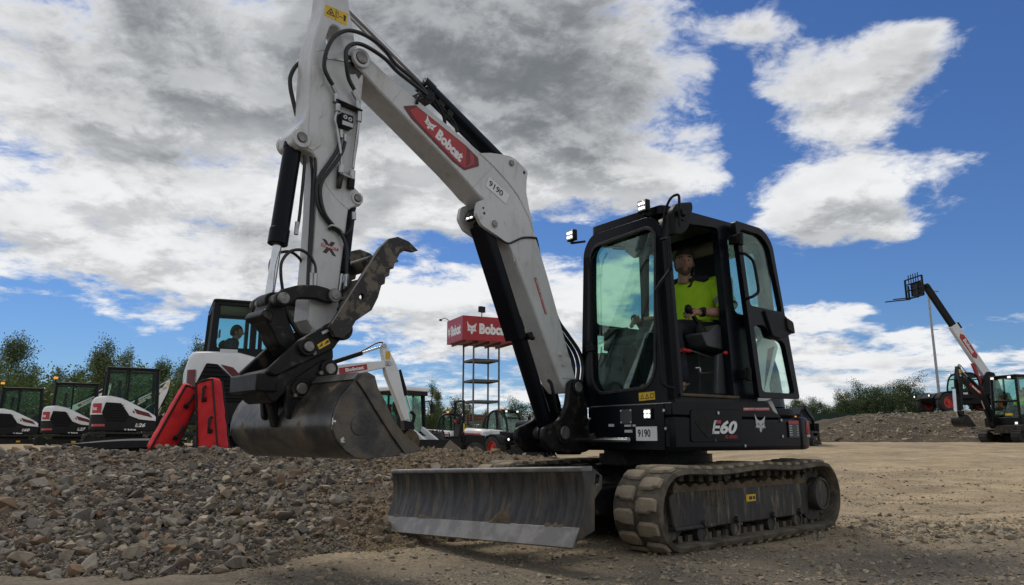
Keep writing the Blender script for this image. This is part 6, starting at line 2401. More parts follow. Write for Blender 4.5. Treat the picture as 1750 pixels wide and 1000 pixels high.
def mini_excavator(label, loc, rz, s, num, beacon, group, tail_text=True):
    """parked compact excavator: white hood with dark grille over a black skirt"""
    t = thing('mini_excavator', label, 'excavator', loc, rz, group)
    t.scale = (s, s, s)
    simple_tracks(t, 2.15, .46, .34, .62)
    m = MB()
    m.span((-.5, -.5, .18), (.5, .5, .45))
    m.cyl((0, 0, .42), (0, 0, .56), .34, n=28)
    m.build('undercarriage', 'black_steel', t, .02)
    m = MB()
    m.prism([(1.30, .10), (1.36, .40), (1.30, .42), (1.26, .12)], -.78, .78)
    bl_ = m.build('dozer_blade', 'black_bg', t, .006)
    m = MB()
    for y in (-.35, .35):
        m.span((.4, y - .04, .18), (1.28, y + .04, .30))
    m.build('push_arm', 'black_bg', bl_, .01)

    def wid(x):
        return .76 if x > -.42 else .76 - .34 * ((-.42 - x) / .50) ** 2

    def sec(x, zb, zt, r, k=1.0):
        w_ = wid(x) * k
        return [(x, -w_, zb), (x, -w_, zt - r), (x, -w_ + r * .3, zt - r * .3), (x, -w_ + r, zt), (x, w_ - r, zt), (x, w_ - r * .3, zt - r * .3), (x, w_, zt - r), (x, w_, zb)]
    xs = np.linspace(-.92, .80, 28)
    m = MB()
    zt_ = lambda x: float(np.interp(x, [-.92, .0, .10, .35, .8], [.97, .97, .94, .84, .80]))
    m.loft([sec(x, .50 + .05 * max(0, (-x - .6)) * 3, zt_(x), .03) for x in xs])
    sk = m.build('skirt', 'black_bg', t, .015, smooth=40)
    top = lambda x: float(np.interp(x, [-.92, -.87, -.80, -.48, -.15, .21, .58, .76, .79], [1.36, 1.46, 1.50, 1.53, 1.46, 1.28, 1.09, .97, .93]))
    bot = lambda x: float(np.interp(x, [-.92, .0, .10, .35, .8], [.975, .975, .945, .845, .805]))
    xs = np.linspace(-.92, .79, 34)
    m = MB()
    m.loft([sec(x, bot(x), top(x), .09, 1.008 - .05 * max(0, (top(x) - 1.3))) for x in xs])
    hood = m.build('hood', 'white_clean', t, 0, smooth=42)
    for s_ in (-1, 1):
        y = s_ * .773
        y2 = y + s_ * .004
        m = MB()
        m.prism(rounded([(-.58, 1.33), (-.18, 1.31), (.06, .97), (-.04, .78), (-.50, .78), (-.66, 1.02)], .02), y - s_ * .08, y2)
        gr = m.build('grille', 'plastic_black', t, .006)
        for k in range(7):
            z = .83 + k * .07
            xa = -.52 - (.10 if z > .9 else 0) * (1 - abs(z - 1.02) / .4)
            xb = .02 - abs(z - .95) * .42
            m = MB()
            m.box(((xa + xb) / 2, y2 + s_ * .006, z), (xb - xa, .02, .022), Matrix.Rotation(s_ * .5, 3, 'X'))
            m.build('slat', 'black_bg', gr, .003)
        m = MB()
        m.prism(rounded([(.17, 1.16), (.58, 1.035), (.70, .90), (.26, 1.01)], .015), y, y2 + s_ * .002)
        m.build('red_flash', 'dark_red_decal', hood, .002)
        m = MB()
        m.prism([(.14, 1.10), (.18, 1.09), (.21, 1.02), (.17, 1.03)], y, y2)
        m.build('hood_vent', 'plastic_black', hood)
        # rear corner decal and lamp follow the curved tail
        for nm, za, zb, xa, xb, mt, par in (('brand_decal', 1.02, 1.30, -.90, -.68, 'red_decal', hood), ('tail_lamp', .63, .70, -.88, -.55, 'tail_red', sk)):
            m = MB()
            q = np.linspace(xa, xb, 6)
            m.loft([[(x, s_ * (wid(x) * 1.006 + .004), za), (x, s_ * (wid(x) * 1.006 + .004), zb), (x, s_ * (wid(x) * 1.006 + .010), zb), (x, s_ * (wid(x) * 1.006 + .010), za)] for x in q])
            m.build(nm, mt, par, smooth=60)
        kx = -1 if s_ > 0 else 1
        h = .115
        u0 = (.66 if s_ > 0 else .24)
        wE = .62 * h
        sl = .30 * h
        ysk = s_ * .768
        mm = MB()
        for za, zb, a, b_ in ((0, .2, 0, 1), (.40, .60, .12, .95), (.80, 1.0, 0, .34)):
            mm.prism([(u0 + kx * (a * wE + sl * za), .62 + za * h), (u0 + kx * (b_ * wE + sl * za), .62 + za * h), (u0 + kx * (b_ * wE + sl * zb), .62 + zb * h), (u0 + kx * (a * wE + sl * zb), .62 + zb * h)], ysk, ysk + s_ * .002)
        mm.prism([(u0, .62), (u0 + kx * .26 * wE, .62), (u0 + kx * (.26 * wE + sl), .62 + h), (u0 + kx * sl, .62 + h)], ysk, ysk + s_ * .002)
        mm.build('model_letter', 'white_decal', sk, smooth=0)
        mm = MB()
        mm.prism([(u0 + kx * (.45 * wE + sl * .76), .62 + .74 * h), (u0 + kx * (wE + sl * .76), .62 + .74 * h), (u0 + kx * (wE + sl), .62 + h), (u0 + kx * (.45 * wE + sl), .62 + h)], ysk, ysk + s_ * .002)
        mm.build('red_bar', 'red_decal', sk, smooth=0)
        letter(num, (u0 + kx * wE * 1.14, ysk + s_ * .002, .62), (kx * 1.75 * h, 0, 0), (0, 0, h), 'white_decal', sk, 'model_number')
        letter('brand', (u0 - kx * .18, ysk + s_ * .002, .52), (kx * .22, 0, 0), (0, 0, .05), 'white_decal', sk)
        emblem((u0 - kx * .28, ysk + s_ * .002, .52), (kx * .07, 0, 0), (0, 0, .06), 'white_decal', sk)
    letter('bcat', (-.888, -.50, 1.10), (.10, -.11, 0), (0, 0, .11), 'white_decal', hood)
    cab_box(t, -.62, .83, -.50, .70, .86, 2.40, 2.34, .10, posts=(.42,), wall=.075, front_lo=1.35, rear_lo=1.5)
    inside(t, 0, .1, 1.12)
    m = MB()
    m.span((-.56, -.46, .86), (.76, .66, .95))
    m.prism([(.30, .95), (.76, .95), (.76, 1.34), (.70, 1.34)], -.40, .60)
    m.build('cab_floor', 'black_bg', t, .01)
    if beacon:
        m = MB()
        m.cyl((-.62, -.35, 2.34), (-.62, -.35, 2.52), .02, n=10)
        bc = m.build('beacon_stem', 'black_bg', t)
        m = MB()
        m.cyl((-.62, -.35, 2.52), (-.62, -.35, 2.60), .075, .065, n=18)
        m.build('beacon', 'amber', bc, .012)
    m = MB()
    m.prism(rounded([(.80, .50), (.82, .90), (1.0, 1.02), (1.12, .92), (1.10, .60), (.95, .48)], .03), -.12, .12)
    m.build('swing_bracket', 'black_bg', t, .015)
    boom_set(t, [(1.02, .93), (2.0, 1.62), (3.2, 2.35), (2.75, .95)], .17, sc=.9)
    return t


GRP = 'compact excavators parked in a row on the left'
mini_excavator('parked white compact excavator with beacon cut off by the left picture edge, reading E60', (-20.95, 32.0, .46), R(31), 1.02, '60', True, GRP)
mini_excavator('parked white compact excavator with orange beacon between two others, reading E27', (-16.35, 28.0, .46), R(31), .98, '27', True, GRP)
mini_excavator('nearest parked white compact excavator, tallest cab of the row, reading E26', (-12.5, 24.4, .48), R(31), 1.06, '26', False, GRP)

# ---- the larger white excavator behind the red bags
BX = thing('white_excavator', 'big white and black excavator with a driver, standing behind the red bags', 'excavator', (-4.42, 12.4, .22), R(25))
simple_tracks(BX, 2.7, .62, .42, .85)
m = MB()
m.span((-.7, -.65, .25), (.7, .65, .58))
m.cyl((0, 0, .55), (0, 0, .76), .5, n=32)
m.build('undercarriage', 'black_steel', BX, .02)


def widB(x):
    return .98 if x > -.50 else .98 - .36 * ((-.50 - x) / .48) ** 2


def secB(x, zb, zt, r, k=1.0):
    w_ = widB(x) * k
    return [(x, -w_, zb), (x, -w_, zt - r), (x, -w_ + r * .3, zt - r * .3), (x, -w_ + r, zt), (x, w_ - r, zt), (x, w_ - r * .3, zt - r * .3), (x, w_, zt - r), (x, w_, zb)]


m = MB()
m.loft([secB(x, .74, 1.12, .03) for x in np.linspace(-.93, 1.0, 30)])
bsk = m.build('skirt', 'black_bg', BX, .015, smooth=40)
topB = lambda x: float(np.interp(x, [-.93, -.90, -.84, -.2, .05, .22, .45, .62], [1.62, 1.78, 1.84, 1.84, 1.78, 1.66, 1.44, 1.20]))
m = MB()
m.loft([secB(x, 1.125, topB(x), .08, 1.006 - .04 * max(0, topB(x) - 1.4)) for x in np.linspace(-.93, .62, 36)])
bh_ = m.build('hood', 'white_clean', BX, smooth=42)
yB = -.992
m = MB()
m.prism(rounded([(-.66, 1.65), (-.50, 1.64), (-.04, 1.22), (-.12, 1.08), (-.72, 1.08), (-.80, 1.30)], .02), yB + .08, yB - .004)
gr = m.build('grille', 'plastic_black', BX, .006)
for k in range(8):
    z = 1.14 + k * .065
    xb = float(np.interp(z, [1.08, 1.2, 1.64], [-.14, -.06, -.52]))
    xa = float(np.interp(z, [1.08, 1.3, 1.65], [-.70, -.78, -.64]))
    m = MB()
    m.box(((xa + xb) / 2, yB - .010, z), (xb - xa, .02, .020), Matrix.Rotation(-.5, 3, 'X'))
    m.build('slat', 'black_bg', gr, .003)
m = MB()
m.prism(rounded([(-.46, 1.64), (-.28, 1.60), (.06, 1.26), (-.01, 1.20)], .02), yB, yB - .006)
m.build('red_flash', 'dark_red_decal', bh_, .002)
m = MB()
m.prism(rounded([(.02, 1.52), (.10, 1.58), (.34, 1.56), (.38, 1.42), (.28, 1.34), (.10, 1.36)], .03), yB, yB - .006)
m.build('filler_recess', 'white_decal', bh_, .006)
m = MB()
m.cyl((.20, yB + .01, 1.45), (.20, yB - .03, 1.45), .075, n=24)
m.ring((.20, yB - .02, 1.45), (.20, yB - .036, 1.45), .082, .055, 24)
m.build('filler_cap', 'plastic_black', bh_, .004)
m = MB()
q = np.linspace(-.91, -.80, 5)
m.loft([[(x, -(widB(x) * 1.006 + .004), 1.22), (x, -(widB(x) * 1.006 + .004), 1.56), (x, -(widB(x) * 1.006 + .012), 1.56), (x, -(widB(x) * 1.006 + .012), 1.22)] for x in q])
m.build('brand_decal', 'dark_red_decal', bh_, smooth=60)
cab_box(BX, -.62, 1.02, -.62, .86, 1.10, 2.66, 2.66, .14, posts=(.40, .46), wall=.085, rear_lo=1.9, front_lo=1.9)
m = MB()
m.prism(rounded([(-.60, 1.12), (-.60, 1.94), (1.02, 1.94), (1.02, 1.12)], .04), -.625, -.60)
cw = m.build('cab_wall', 'black_bg', BX, .01)
m = MB()
m.prism([(-.46, 1.915), (-.20, 1.915), (-.20, 1.865), (-.46, 1.865)], -.627, -.6255)
m.build('plate_sticker', 'silver_decal', cw)
m = MB()
m.tube([(.56, -.55, 2.04), (.58, -.52, 2.40), (.52, -.52, 2.46)], .014, 8)
m.tube([(.92, -.50, 1.95), (.92, -.50, 2.10)], .016, 8)
m.build('grab_rail', 'plastic_black', BX)
inside(BX, -.30, .1, 1.45)
m = MB()
m.prism(rounded([(1.0, .72), (1.0, 1.16), (1.2, 1.25), (1.36, 1.12), (1.36, .85), (1.2, .70)], .03), -.16, .16)
m.build('swing_bracket', 'black_bg', BX, .015)
boom_set(BX, [(1.20, 1.05), (1.40, 1.66), (2.42, 1.86), (2.78, .84)], .20, sc=.92)
seated('person', 'dark-clothed driver seen in profile in the cab of the white excavator behind the red bags', (-4.42, 12.4, .22), R(25), (.28, .42, -.12), 'navy_cloth', R(-8), full=False)

# ---- black excavator digging at the earth bank on the right
ML = (18.95, 28.2, GH(18.9, 28.2))
MX = thing('black_excavator', 'black compact excavator with white-rodded arm digging into the earth bank at the right', 'excavator', ML, R(196))
simple_tracks(MX, 2.3, .46, .36, .68)
m = MB()
m.span((-.5, -.5, .18), (.5, .5, .46))
m.cyl((0, 0, .42), (0, 0, .60), .36, n=28)
m.build('undercarriage', 'black_steel', MX, .02)
m = MB()
m.prism([(.98, .34), (1.02, .62), (.94, .64), (.92, .34)], -.30, 1.30)
bl_ = m.build('dozer_blade', 'blade_steel', MX, .006)
m = MB()
for y in (-.05, .8):
    m.span((.3, y - .05, .25), (.96, y + .05, .42))
m.build('push_arm', 'black_bg', bl_, .01)
arcm = [(-.95 * math.cos(t), .95 * math.sin(t)) for t in np.linspace(R(55), R(-55), 17)]
m = MB()
m.prism([(.85, .78)] + arcm + [(.85, -.78)], .58, .92, 'xy')
mh = m.build('house', 'black_bg', MX, .03)
arc_in = [(p[0] * .97, p[1] * .97) for p in arcm]
m = MB()
m.loft([[(p[0], p[1], .93) for p in arc_in] + [(-.1, -.78, .93), (-.1, .78, .93)], [(p[0], p[1], 1.45) for p in arc_in] + [(-.22, -.77, 1.50), (-.22, .77, 1.50)], [(p[0] * .9, p[1] * .9, 1.58) for p in arc_in] + [(-.3, -.7, 1.6), (-.3, .7, 1.6)]])
m.build('hood', 'black_bg', MX, .03)
m = MB()
m.prism([(-.22, 1.05), (-.28, 1.05), (-.42, 1.38), (-.36, 1.42)], .772, .79)
m.build('red_flash', 'red_decal', mh)
h = .10
side_letters(mh, .72, .70, h, '19', .783)
letter('brand', (.22, .783, .70), (-.28, 0, 0), (0, 0, .07), 'white_decal', mh)
m = MB()
m.span((.852, .50, .66), (.87, .60, .74))
m.build('head_lamp', 'headlamp', mh, .004)
m = MB()
m.span((.852, .15, .98), (.862, .45, 1.06))
m.build('warning_sticker', 'yellow_decal', mh)
mcf = cab_box(MX, -.55, .86, -.38, .76, .92, 2.42, 2.40, .12, posts=(.55,), wall=.075, gl='tinted_glass', front_lo=1.5, rear_lo=1.6)
for v in (-.15, .55):
    m = MB()
    m.box((.90, v, 2.36), (.06, .16, .10))
    lm = m.build('work_light', 'black_bg', MX, .008)
    m = MB()
    m.box((.934, v, 2.36), (.006, .13, .075))
    m.build('lens', 'headlamp', lm)
m = MB()
m.cyl((-.55, .45, 2.44), (-.55, .45, 2.60), .02, n=10)
bc = m.build('beacon_stem', 'black_bg', MX)
m = MB()
m.cyl((-.55, .45, 2.60), (-.55, .45, 2.72), .08, .06, n=18)
m.build('beacon', 'amber', bc, .012)
inside(MX, .0, .2, 1.12)
m = MB()
m.prism(rounded([(.80, .55), (.82, .92), (1.0, 1.02), (1.12, .92), (1.10, .62), (.95, .5)], .03), -.42, -.18)
m.build('swing_bracket', 'black_bg', MX, .015)
boom_set(MX, [(1.0, .88), (1.35, 1.70), (2.35, 2.45), (2.45, 1.15)], .18, mat='black_bg', dirt_bucket='black_steel', v=-.30, sc=.95)
m = MB()
m.cyl((2.62, -.30, 1.95), (2.66, -.30, 1.12), .062, n=16)
m.cyl((2.66, -.30, 1.14), (2.58, -.30, .92), .04, n=12)
m.build('bucket_ram', 'bright_steel', MX, .004)
seated('person', 'driver in a yellow high-visibility top inside the black excavator at the right', ML, R(196), (-.02, .27, .38), 'hi_vis', R(10), full=False)


# ---- wheels, telehandlers and loaders
def wheel(t, x, y, r, w, rim='rim_red', name='wheel', lug=True):
    s_ = 1 if y > 0 else -1
    m = MB()
    pr_ = [(r * .60, -w / 2), (r * .92, -w / 2), (r, -w * .36), (r, w * .36), (r * .92, w / 2), (r * .60, w / 2)]
    n_ = 32
    secs = []
    for i in range(n_ + 1):
        a = 2 * math.pi * i / n_
        secs.append([(x + q[0] * math.cos(a), y + q[1], r + q[0] * math.sin(a)) for q in pr_])
    m.loft(secs, cap=False)
    if lug:
        for k in range(18):
            a = 2 * math.pi * k / 18
            for sgn in (1, -1):
                aa = a + (0 if sgn > 0 else math.pi / 18)
                m.box((x + r * 1.0 * math.cos(aa), y + sgn * w * .24, r + r * 1.0 * math.sin(aa)), (r * .09, w * .52, r * .09), Matrix.Rotation(-aa, 3, 'Y') @ Matrix.Rotation(sgn * .6, 3, 'X'))
    wh = m.build(name, 'tyre', t, smooth=40)
    m = MB()
    m.ring((x, y - w * .42, r), (x, y + w * .42, r), r * .62, r * .50, 28)
    m.cyl((x, y + s_ * w * .10, r), (x, y + s_ * w * .22, r), r * .52, n=28)
    m.cyl((x, y + s_ * w * .2, r), (x, y + s_ * w * .36, r), r * .22, r * .18, n=20)
    m.build('rim', rim, wh, .006)
    return wh


def telehandler(label, loc, rz, s, body='white_clean', L=3.4, group=None, boom=None, forks=False, bucket=False):
    """low telescopic handler: cab on the left, boom along the right, four equal wheels"""
    t = thing('telehandler', label, 'telehandler', loc, rz, group)
    t.scale = (s, s, s)
    wr = .50
    for x in (-L * .30, L * .30):
        for y in (-.82, .82):
            wheel(t, x, y, wr, .36)
    m = MB()
    m.prism(rounded([(-L * .48, .55), (-L * .46, 1.05), (L * .36, 1.0), (L * .42, .75), (L * .36, .45), (-L * .40, .42)], .06), -.55, .55)
    ch = m.build('chassis', 'black_bg', t, .03)
    m = MB()
    secs = []
    for x, zt, w_ in ((-L * .49, 1.10, .60), (-L * .44, 1.28, .68), (-L * .20, 1.30, .72), (.0, 1.26, .72), (.12, 1.18, .70)):
        secs.append([(x, -w_, .80), (x, -w_, zt - .08), (x, -w_ + .08, zt), (x, w_ * .1, zt), (x, w_ * .1, .80)])
    m.loft(secs)
    eh = m.build('engine_hood', body, t, .02, smooth=40)
    m = MB()
    m.prism([(-L * .40, 1.14), (-.05, 1.10), (.08, 1.03), (-L * .40, 1.06)], -.735, -.722)
    m.build('red_flash', 'red_decal', eh)
    letter('brand', (-.95, -.738, 1.0), (.5, 0, 0), (0, 0, .10), 'dark_red_decal', eh)
    for x in (-L * .30, L * .30):
        for sg in (-1, 1):
            m = MB()
            pts = [(x + (wr + .07) * math.cos(R(a)), wr + (wr + .07) * math.sin(R(a))) for a in range(20, 165, 12)]
            inn_ = [(x + (wr + .03) * math.cos(R(a)), wr + (wr + .03) * math.sin(R(a))) for a in range(164, 19, -12)]
            m.prism(pts + inn_, sg * .62, sg * 1.0)
            m.build('mudguard', 'plastic_black', ch, .006)
    # rounded cab
    m = MB()
    prof_ = catmull([(-.42, 0, .95), (-.46, 0, 1.45), (-.34, 0, 1.86), (-.05, 0, 2.02), (.40, 0, 2.00), (.66, 0, 1.80), (.80, 0, 1.35), (.84, 0, .95)], 5)
    for y in (.02, .80):
        m.tube([(p.x, y, p.z) for p in prof_], .045, 8, smooth=False)
    for p in (prof_[8], prof_[15], prof_[21], prof_[26]):
        bar(m, (p.x, .02, p.z), (p.x, .80, p.z), .06, .06, (1, 0, 0))
    for y in (.02, .80):
        bar(m, (.18, y, .95), (.14, y, 1.98), .05, .06)
        bar(m, (-.42, y, 1.0), (.84, y, 1.0), .06, .16)
    cf = m.build('cab_frame', 'black_bg', t, .006)
    for y in (.02, .80):
        m = MB()
        m.prism([(p.x, p.z) for p in prof_], y - .004, y + .004)
        m.build('window', 'tinted_glass', cf, smooth=0)
    m = MB()
    m.loft([[(p.x, .03, p.z), (p.x, .79, p.z), (p.x, .79, p.z - .006), (p.x, .03, p.z - .006)] for p in prof_[18:]])
    m.build('windscreen', 'tinted_glass', cf, smooth=60)
    m = MB()
    m.loft([[(p.x, .03, p.z + .04), (p.x, .79, p.z + .04), (p.x, .79, p.z), (p.x, .03, p.z)] for p in prof_[9:21]])
    m.build('cab_roof', 'black_bg', t, smooth=60)
    for k in range(5):
        p = prof_[18 + k]
        m = MB()
        bar(m, (p.x + .01, .05, p.z + .05), (p.x + .01, .77, p.z + .05), .025, .02, (1, 0, 0))
        m.build('guard_bar', 'black_bg', cf)
    inside(t, .05, .42, 1.0)
    for y in (.10, .72):
        m = MB()
        m.box((.62, y, 2.0), (.07, .12, .09))
        lm = m.build('work_light', 'black_bg', t, .008)
        m = MB()
        m.box((.66, y, 2.0), (.012, .10, .07))
        m.build('lens', 'headlamp', lm)
    m = MB()
    m.cyl((.0, .40, 2.05), (.0, .40, 2.16), .06, .05, n=16)
    m.build('beacon', 'amber', t, .01)
    for y in (-.60, .60):
        m = MB()
        m.box((L * .45, y, .86), (.10, .14, .12))
        lm = m.build('headlight_housing', 'black_bg', t, .01)
        m = MB()
        m.cyl((L * .45 + .05, y, .86), (L * .45 + .06, y, .86), .05, n=16)
        m.build('headlight', 'lamp_lens', lm)
    m = MB()
    m.tube([(.85, .85, 1.3), (1.0, 1.05, 1.45), (1.0, 1.08, 1.75)], .018, 6)
    m.box((1.0, 1.08, 1.68), (.05, .16, .26))
    m.build('mirror', 'black_bg', t, .008)
    # boom
    bp = boom or ((-L * .45, 1.18), (L * .48, 1.0), (L * .62, .62))
    a, b_ = Vector((bp[0][0], -.18, bp[0][1])), Vector((bp[1][0], -.18, bp[1][1]))
    c_ = Vector((bp[2][0], -.18, bp[2][1]))
    m = MB()
    k = .56 if boom else .7
    q = a.lerp(b_, k)
    bar(m, a, q, .26, .34 if not boom else .46)
    bo = m.build('boom', body if not boom else 'white_clean', t, .02)
    m = MB()
    bar(m, a.lerp(b_, k - .05), b_, .20, .26 if not boom else .34)
    m.build('boom_extension', 'black_bg', t, .015)
    m = MB()
    bar(m, b_, c_, .20, .22)
    m.cyl(b_ + Vector((0, -.16, 0)), b_ + Vector((0, .16, 0)), .12, n=16)
    m.build('boom_head', 'black_bg', t, .02)
    if boom:
        d_ = (b_ - a).normalized()
        n_ = Vector((-d_.z, 0, d_.x))
        if n_.z < 0:
            n_ = -n_
        for sg in (1, -1):
            y = sg * .132
            P0 = a + d_ * 1.25
            P1 = a + d_ * 2.5
            m = MB()
            Q = [P0 + n_ * .16, P1 + n_ * .16, P1 + d_ * .15, P1 - n_ * .16, P0 - n_ * .16, P0 - d_ * .15]
            m.add([x_ + Vector((0, y, 0)) for x_ in Q] + [x_ + Vector((0, y + sg * .003, 0)) for x_ in Q], [tuple(range(6)), tuple(range(11, 5, -1))] + [(i, i + 6, (i + 1) % 6 + 6, (i + 1) % 6) for i in range(6)])
            m.build('brand_decal', 'red_decal', bo, smooth=0)
            if sg > 0:
                letter('brand', P1 - d_ * .2 - n_ * .09 + Vector((0, y + .006, 0)), -d_ * .85, n_ * .2, 'white_decal', bo)
        m = MB()
        m.prism(rounded([(-2.3, .95), (-1.2, .95), (-1.35, 1.9), (-1.6, 2.2), (-1.95, 2.15), (-2.2, 1.6)], .08), -.42, .06)
        m.build('boom_pivot', 'black_bg', t, .03)
        m = MB()
        bar(m, (a.x + .35, -.18, 1.35), a + d_ * 1.0 - n_ * .30, .14, .14)
        m.build('lift_ram', 'red_decal', t, .02)
        m = MB()
        bar(m, a + d_ * 2.85 + n_ * .28, a + d_ * 3.2 + n_ * .28, .24, .12)
        m.build('hose_carrier', 'black_bg', bo, .01)
        letter('brand', (.9, .832, .92), (-.62, 0, 0), (0, 0, .14), 'white_decal', ch)
        emblem((1.08, .832, .92), (-.14, 0, 0), (0, 0, .15), 'white_decal', ch)
        m = MB()
        m.prism(rounded([(1.2, .70), (1.2, 1.12), (-.2, 1.12), (-.2, .70)], .05), .56, .83)
        m.build('fuel_tank', 'black_bg', ch, .02)
    if forks:
        m = MB()
        cx, cz = c_.x + .12, c_.z
        for y in (-.72, .72):
            bar(m, (cx, y, cz - .45), (cx, y, cz + .62), .06, .10, (1, 0, 0))
        for z in (-.45, .0, .34, .62):
            bar(m, (cx, -.74, cz + z), (cx, .74, cz + z), .06, .08, (1, 0, 0))
        for y in (-.4, -.2, 0, .2, .4):
            bar(m, (cx, y, cz + .30), (cx, y, cz + .85), .04, .04, (1, 0, 0))
        m.span((cx - .3, -.35, cz - .35), (cx - .03, .35, cz + .35))
        fc = m.build('fork_carriage', 'black_bg', t, .01)
        for y in (-.42, .30):
            m = MB()
            bar(m, (cx + .06, y, cz - .50), (cx + 1.45, y, cz - .66), .12, .05)
            m.span((cx + .02, y - .06, cz - .52), (cx + .08, y + .06, cz + .25))
            m.build('fork_tine', 'black_bg', fc, .006)
    if bucket:
        m = MB()
        x0 = c_.x
        pb = [(x0, .62), (x0 - .02, .25), (x0 + .12, .03), (x0 + .75, .0), (x0 + .78, .03), (x0 + .18, .10), (x0 + .06, .28), (x0 + .06, .62)]
        m.prism(pb, -.95, .95)
        bk2 = m.build('loader_bucket', 'black_bg', t, .006)
        for y in (-.95, .95):
            m = MB()
            m.prism([(x0, .64), (x0 - .02, .25), (x0 + .12, .03), (x0 + .76, .0), (x0 + .40, .45)], y - .015, y + .015)
            m.build('side_plate', 'black_bg', bk2, .003)
        for k_ in range(9):
            y = -.88 + k_ * .22
            m = MB()
            m.tube([(x0 + .05, y, .62), (x0 + .30, y, .58), (x0 + .52, y, .40), (x0 + .66, y, .12)], .016, 6)
            m.build('grapple_tine', 'black_steel', bk2)
        m = MB()
        bar(m, (x0 + .05, -.92, .62), (x0 + .05, .92, .62), .05, .05, (1, 0, 0))
        m.build('top_bar', 'black_steel', bk2, .006)
    return t


telehandler('telehandler on the earth bank with long white boom raised and red rims', (29.1, 48.6, GH(29.1, 48.6) + float(berm_h(29.1, 48.6))), R(186), 1.22, body='black_bg', L=5.0, boom=((-1.7, 1.95), (1.25, 6.85), (1.95, 6.62)), forks=True)
telehandler('white telehandler with a rounded barred cab and beacon, left of the sign tower legs', (-2.95, 35.0, -.10), R(8), 1.0)
telehandler('white telehandler with red-hubbed wheel and a black grapple bucket, right of the sign tower', (-.75, 31.5, -.10), R(-48), 1.0, bucket=True)
telehandler('white telehandler partly hidden behind the legs of the sign tower', (-1.0, 39.5, -.05), R(4), 1.05)

# ---- wheel loader behind the bucket: tall glazed cab under a white roof
LX = thing('wheel_loader', 'tall wheel loader with green-tinted cab and white roof behind the excavator bucket', 'loader', (-3.85, 25.3, .0), R(-38))
for x in (-.95, .95):
    for y in (-.75, .75):
        wheel(LX, x, y, .52, .40)
m = MB()
m.prism(rounded([(-1.75, .55), (-1.75, 1.30), (-.55, 1.42), (-.45, .95), (1.1, .85), (1.15, .5), (-1.4, .45)], .08), -.50, .50)
m.build('chassis', 'white_clean', LX, .03)
cab_box(LX, -.58, .72, -.64, .64, .98, 2.36, 2.28, .16, posts=(.6,), wall=.10, gl='green_glass', roofh=.02)
m = MB()
m.prism(rounded([(-.72, -.70), (.86, -.70), (.86, .70), (-.72, .70)], .14), 2.32, 2.46, 'xy')
m.build('roof_cap', 'white_clean', LX, .04, seg=3)
m = MB()
m.span((.62, -.60, 2.18), (.84, .60, 2.33))
m.build('visor', 'black_bg', LX, .02)
inside(LX, .0, 0, 1.0)
for y in (-.86, .86):
    m = MB()
    m.tube([(.66, y * .75, 2.0), (.78, y, 2.02), (.80, y, 1.85)], .018, 6)
    m.box((.80, y, 1.78), (.06, .16, .30))
    m.build('mirror', 'black_bg', LX, .01)
m = MB()
for y in (-.28, .28):
    bar(m, (.9, y, 1.1), (2.0, y, .45), .10, .16)
la = m.build('lift_arm', 'white_clean', LX, .02)
m = MB()
m.prism([(1.95, .75), (1.9, .3), (2.05, .05), (2.7, .02), (2.1, .14), (2.02, .34), (2.05, .75)], -.95, .95)
m.build('loader_bucket', 'black_bg', LX, .01)

# ---- small loader with a roll bar
RX = thing('roll_bar_loader', 'small open loader with a tall black roll bar left of the sign tower', 'loader', (-2.15, 27.6, -.08), R(-150))
for x in (-.62, .62):
    for y in (-.50, .50):
        wheel(RX, x, y, .36, .26)
m = MB()
m.prism(rounded([(-1.15, .35), (-1.15, .98), (-.35, 1.02), (-.30, .70), (.75, .62), (.85, .35)], .06), -.38, .38)
m.build('body', 'black_bg', RX, .03)
m = MB()
m.tube([(-.25, -.36, .6), (-.25, -.36, 2.05), (-.25, -.28, 2.20), (-.25, .28, 2.20), (-.25, .36, 2.05), (-.25, .36, .6)], .042, 10, k=6)
rb = m.build('roll_bar', 'black_bg', RX, smooth=60)
m = MB()
m.box((-.25, -.403, 1.25), (.05, .004, .32))
m.box((-.25, .403, 1.25), (.05, .004, .32))
m.build('warning_sticker', 'yellow_decal', rb)
inside(RX, .0, 0, .72)
m = MB()
m.tube([(.25, -.12, .62), (.30, -.10, 1.0), (.42, 0, 1.18)], .03, 8)
m.ring((.40, 0, 1.20), (.42, 0, 1.22), .17, .145, 20)
m.build('steering_wheel', 'plastic_black', RX)
m = MB()
bar(m, (.4, 0, .85), (1.5, 0, .50), .16, .16)
m.build('lift_arm', 'black_bg', RX, .02)
m = MB()
m.prism([(1.45, .65), (1.42, .2), (1.55, .02), (2.0, .0), (1.62, .10), (1.52, .26), (1.53, .65)], -.6, .6)
m.build('loader_bucket', 'black_bg', RX, .01)

# ---- dark loader glimpsed behind the tail of the large excavator
TX = thing('track_loader', 'small dark loader glimpsed right behind the tail of the large excavator', 'loader', (9.05, 24.3, GH(9.05, 24.3)), R(60))
simple_tracks(TX, 1.5, .42, .28, .5)
m = MB()
m.prism(rounded([(-.85, .35), (-.9, .95), (-.5, 1.15), (.5, 1.05), (.75, .6), (.7, .35)], .06), -.36, .36)
m.build('body', 'black_bg', TX, .03)
m = MB()
for y in (-.46, .46):
    bar(m, (-.7, y, 1.15), (.75, y, .85), .09, .14)
    bar(m, (.75, y, .85), (1.0, y, .30), .09, .14)
m.build('lift_arm', 'black_bg', TX, .02)
m = MB()
m.prism([(.98, .70), (.95, .2), (1.05, .04), (1.6, .0), (1.12, .12), (1.04, .26), (1.05, .70)], -.6, .6)
m.build('loader_bucket', 'black_bg', TX, .01)
for y in (-.2, .2):
    m = MB()
    m.cyl((-.92, y, .85), (-.94, y, .85), .05, n=14)
    m.build('lamp', 'amber', TX)

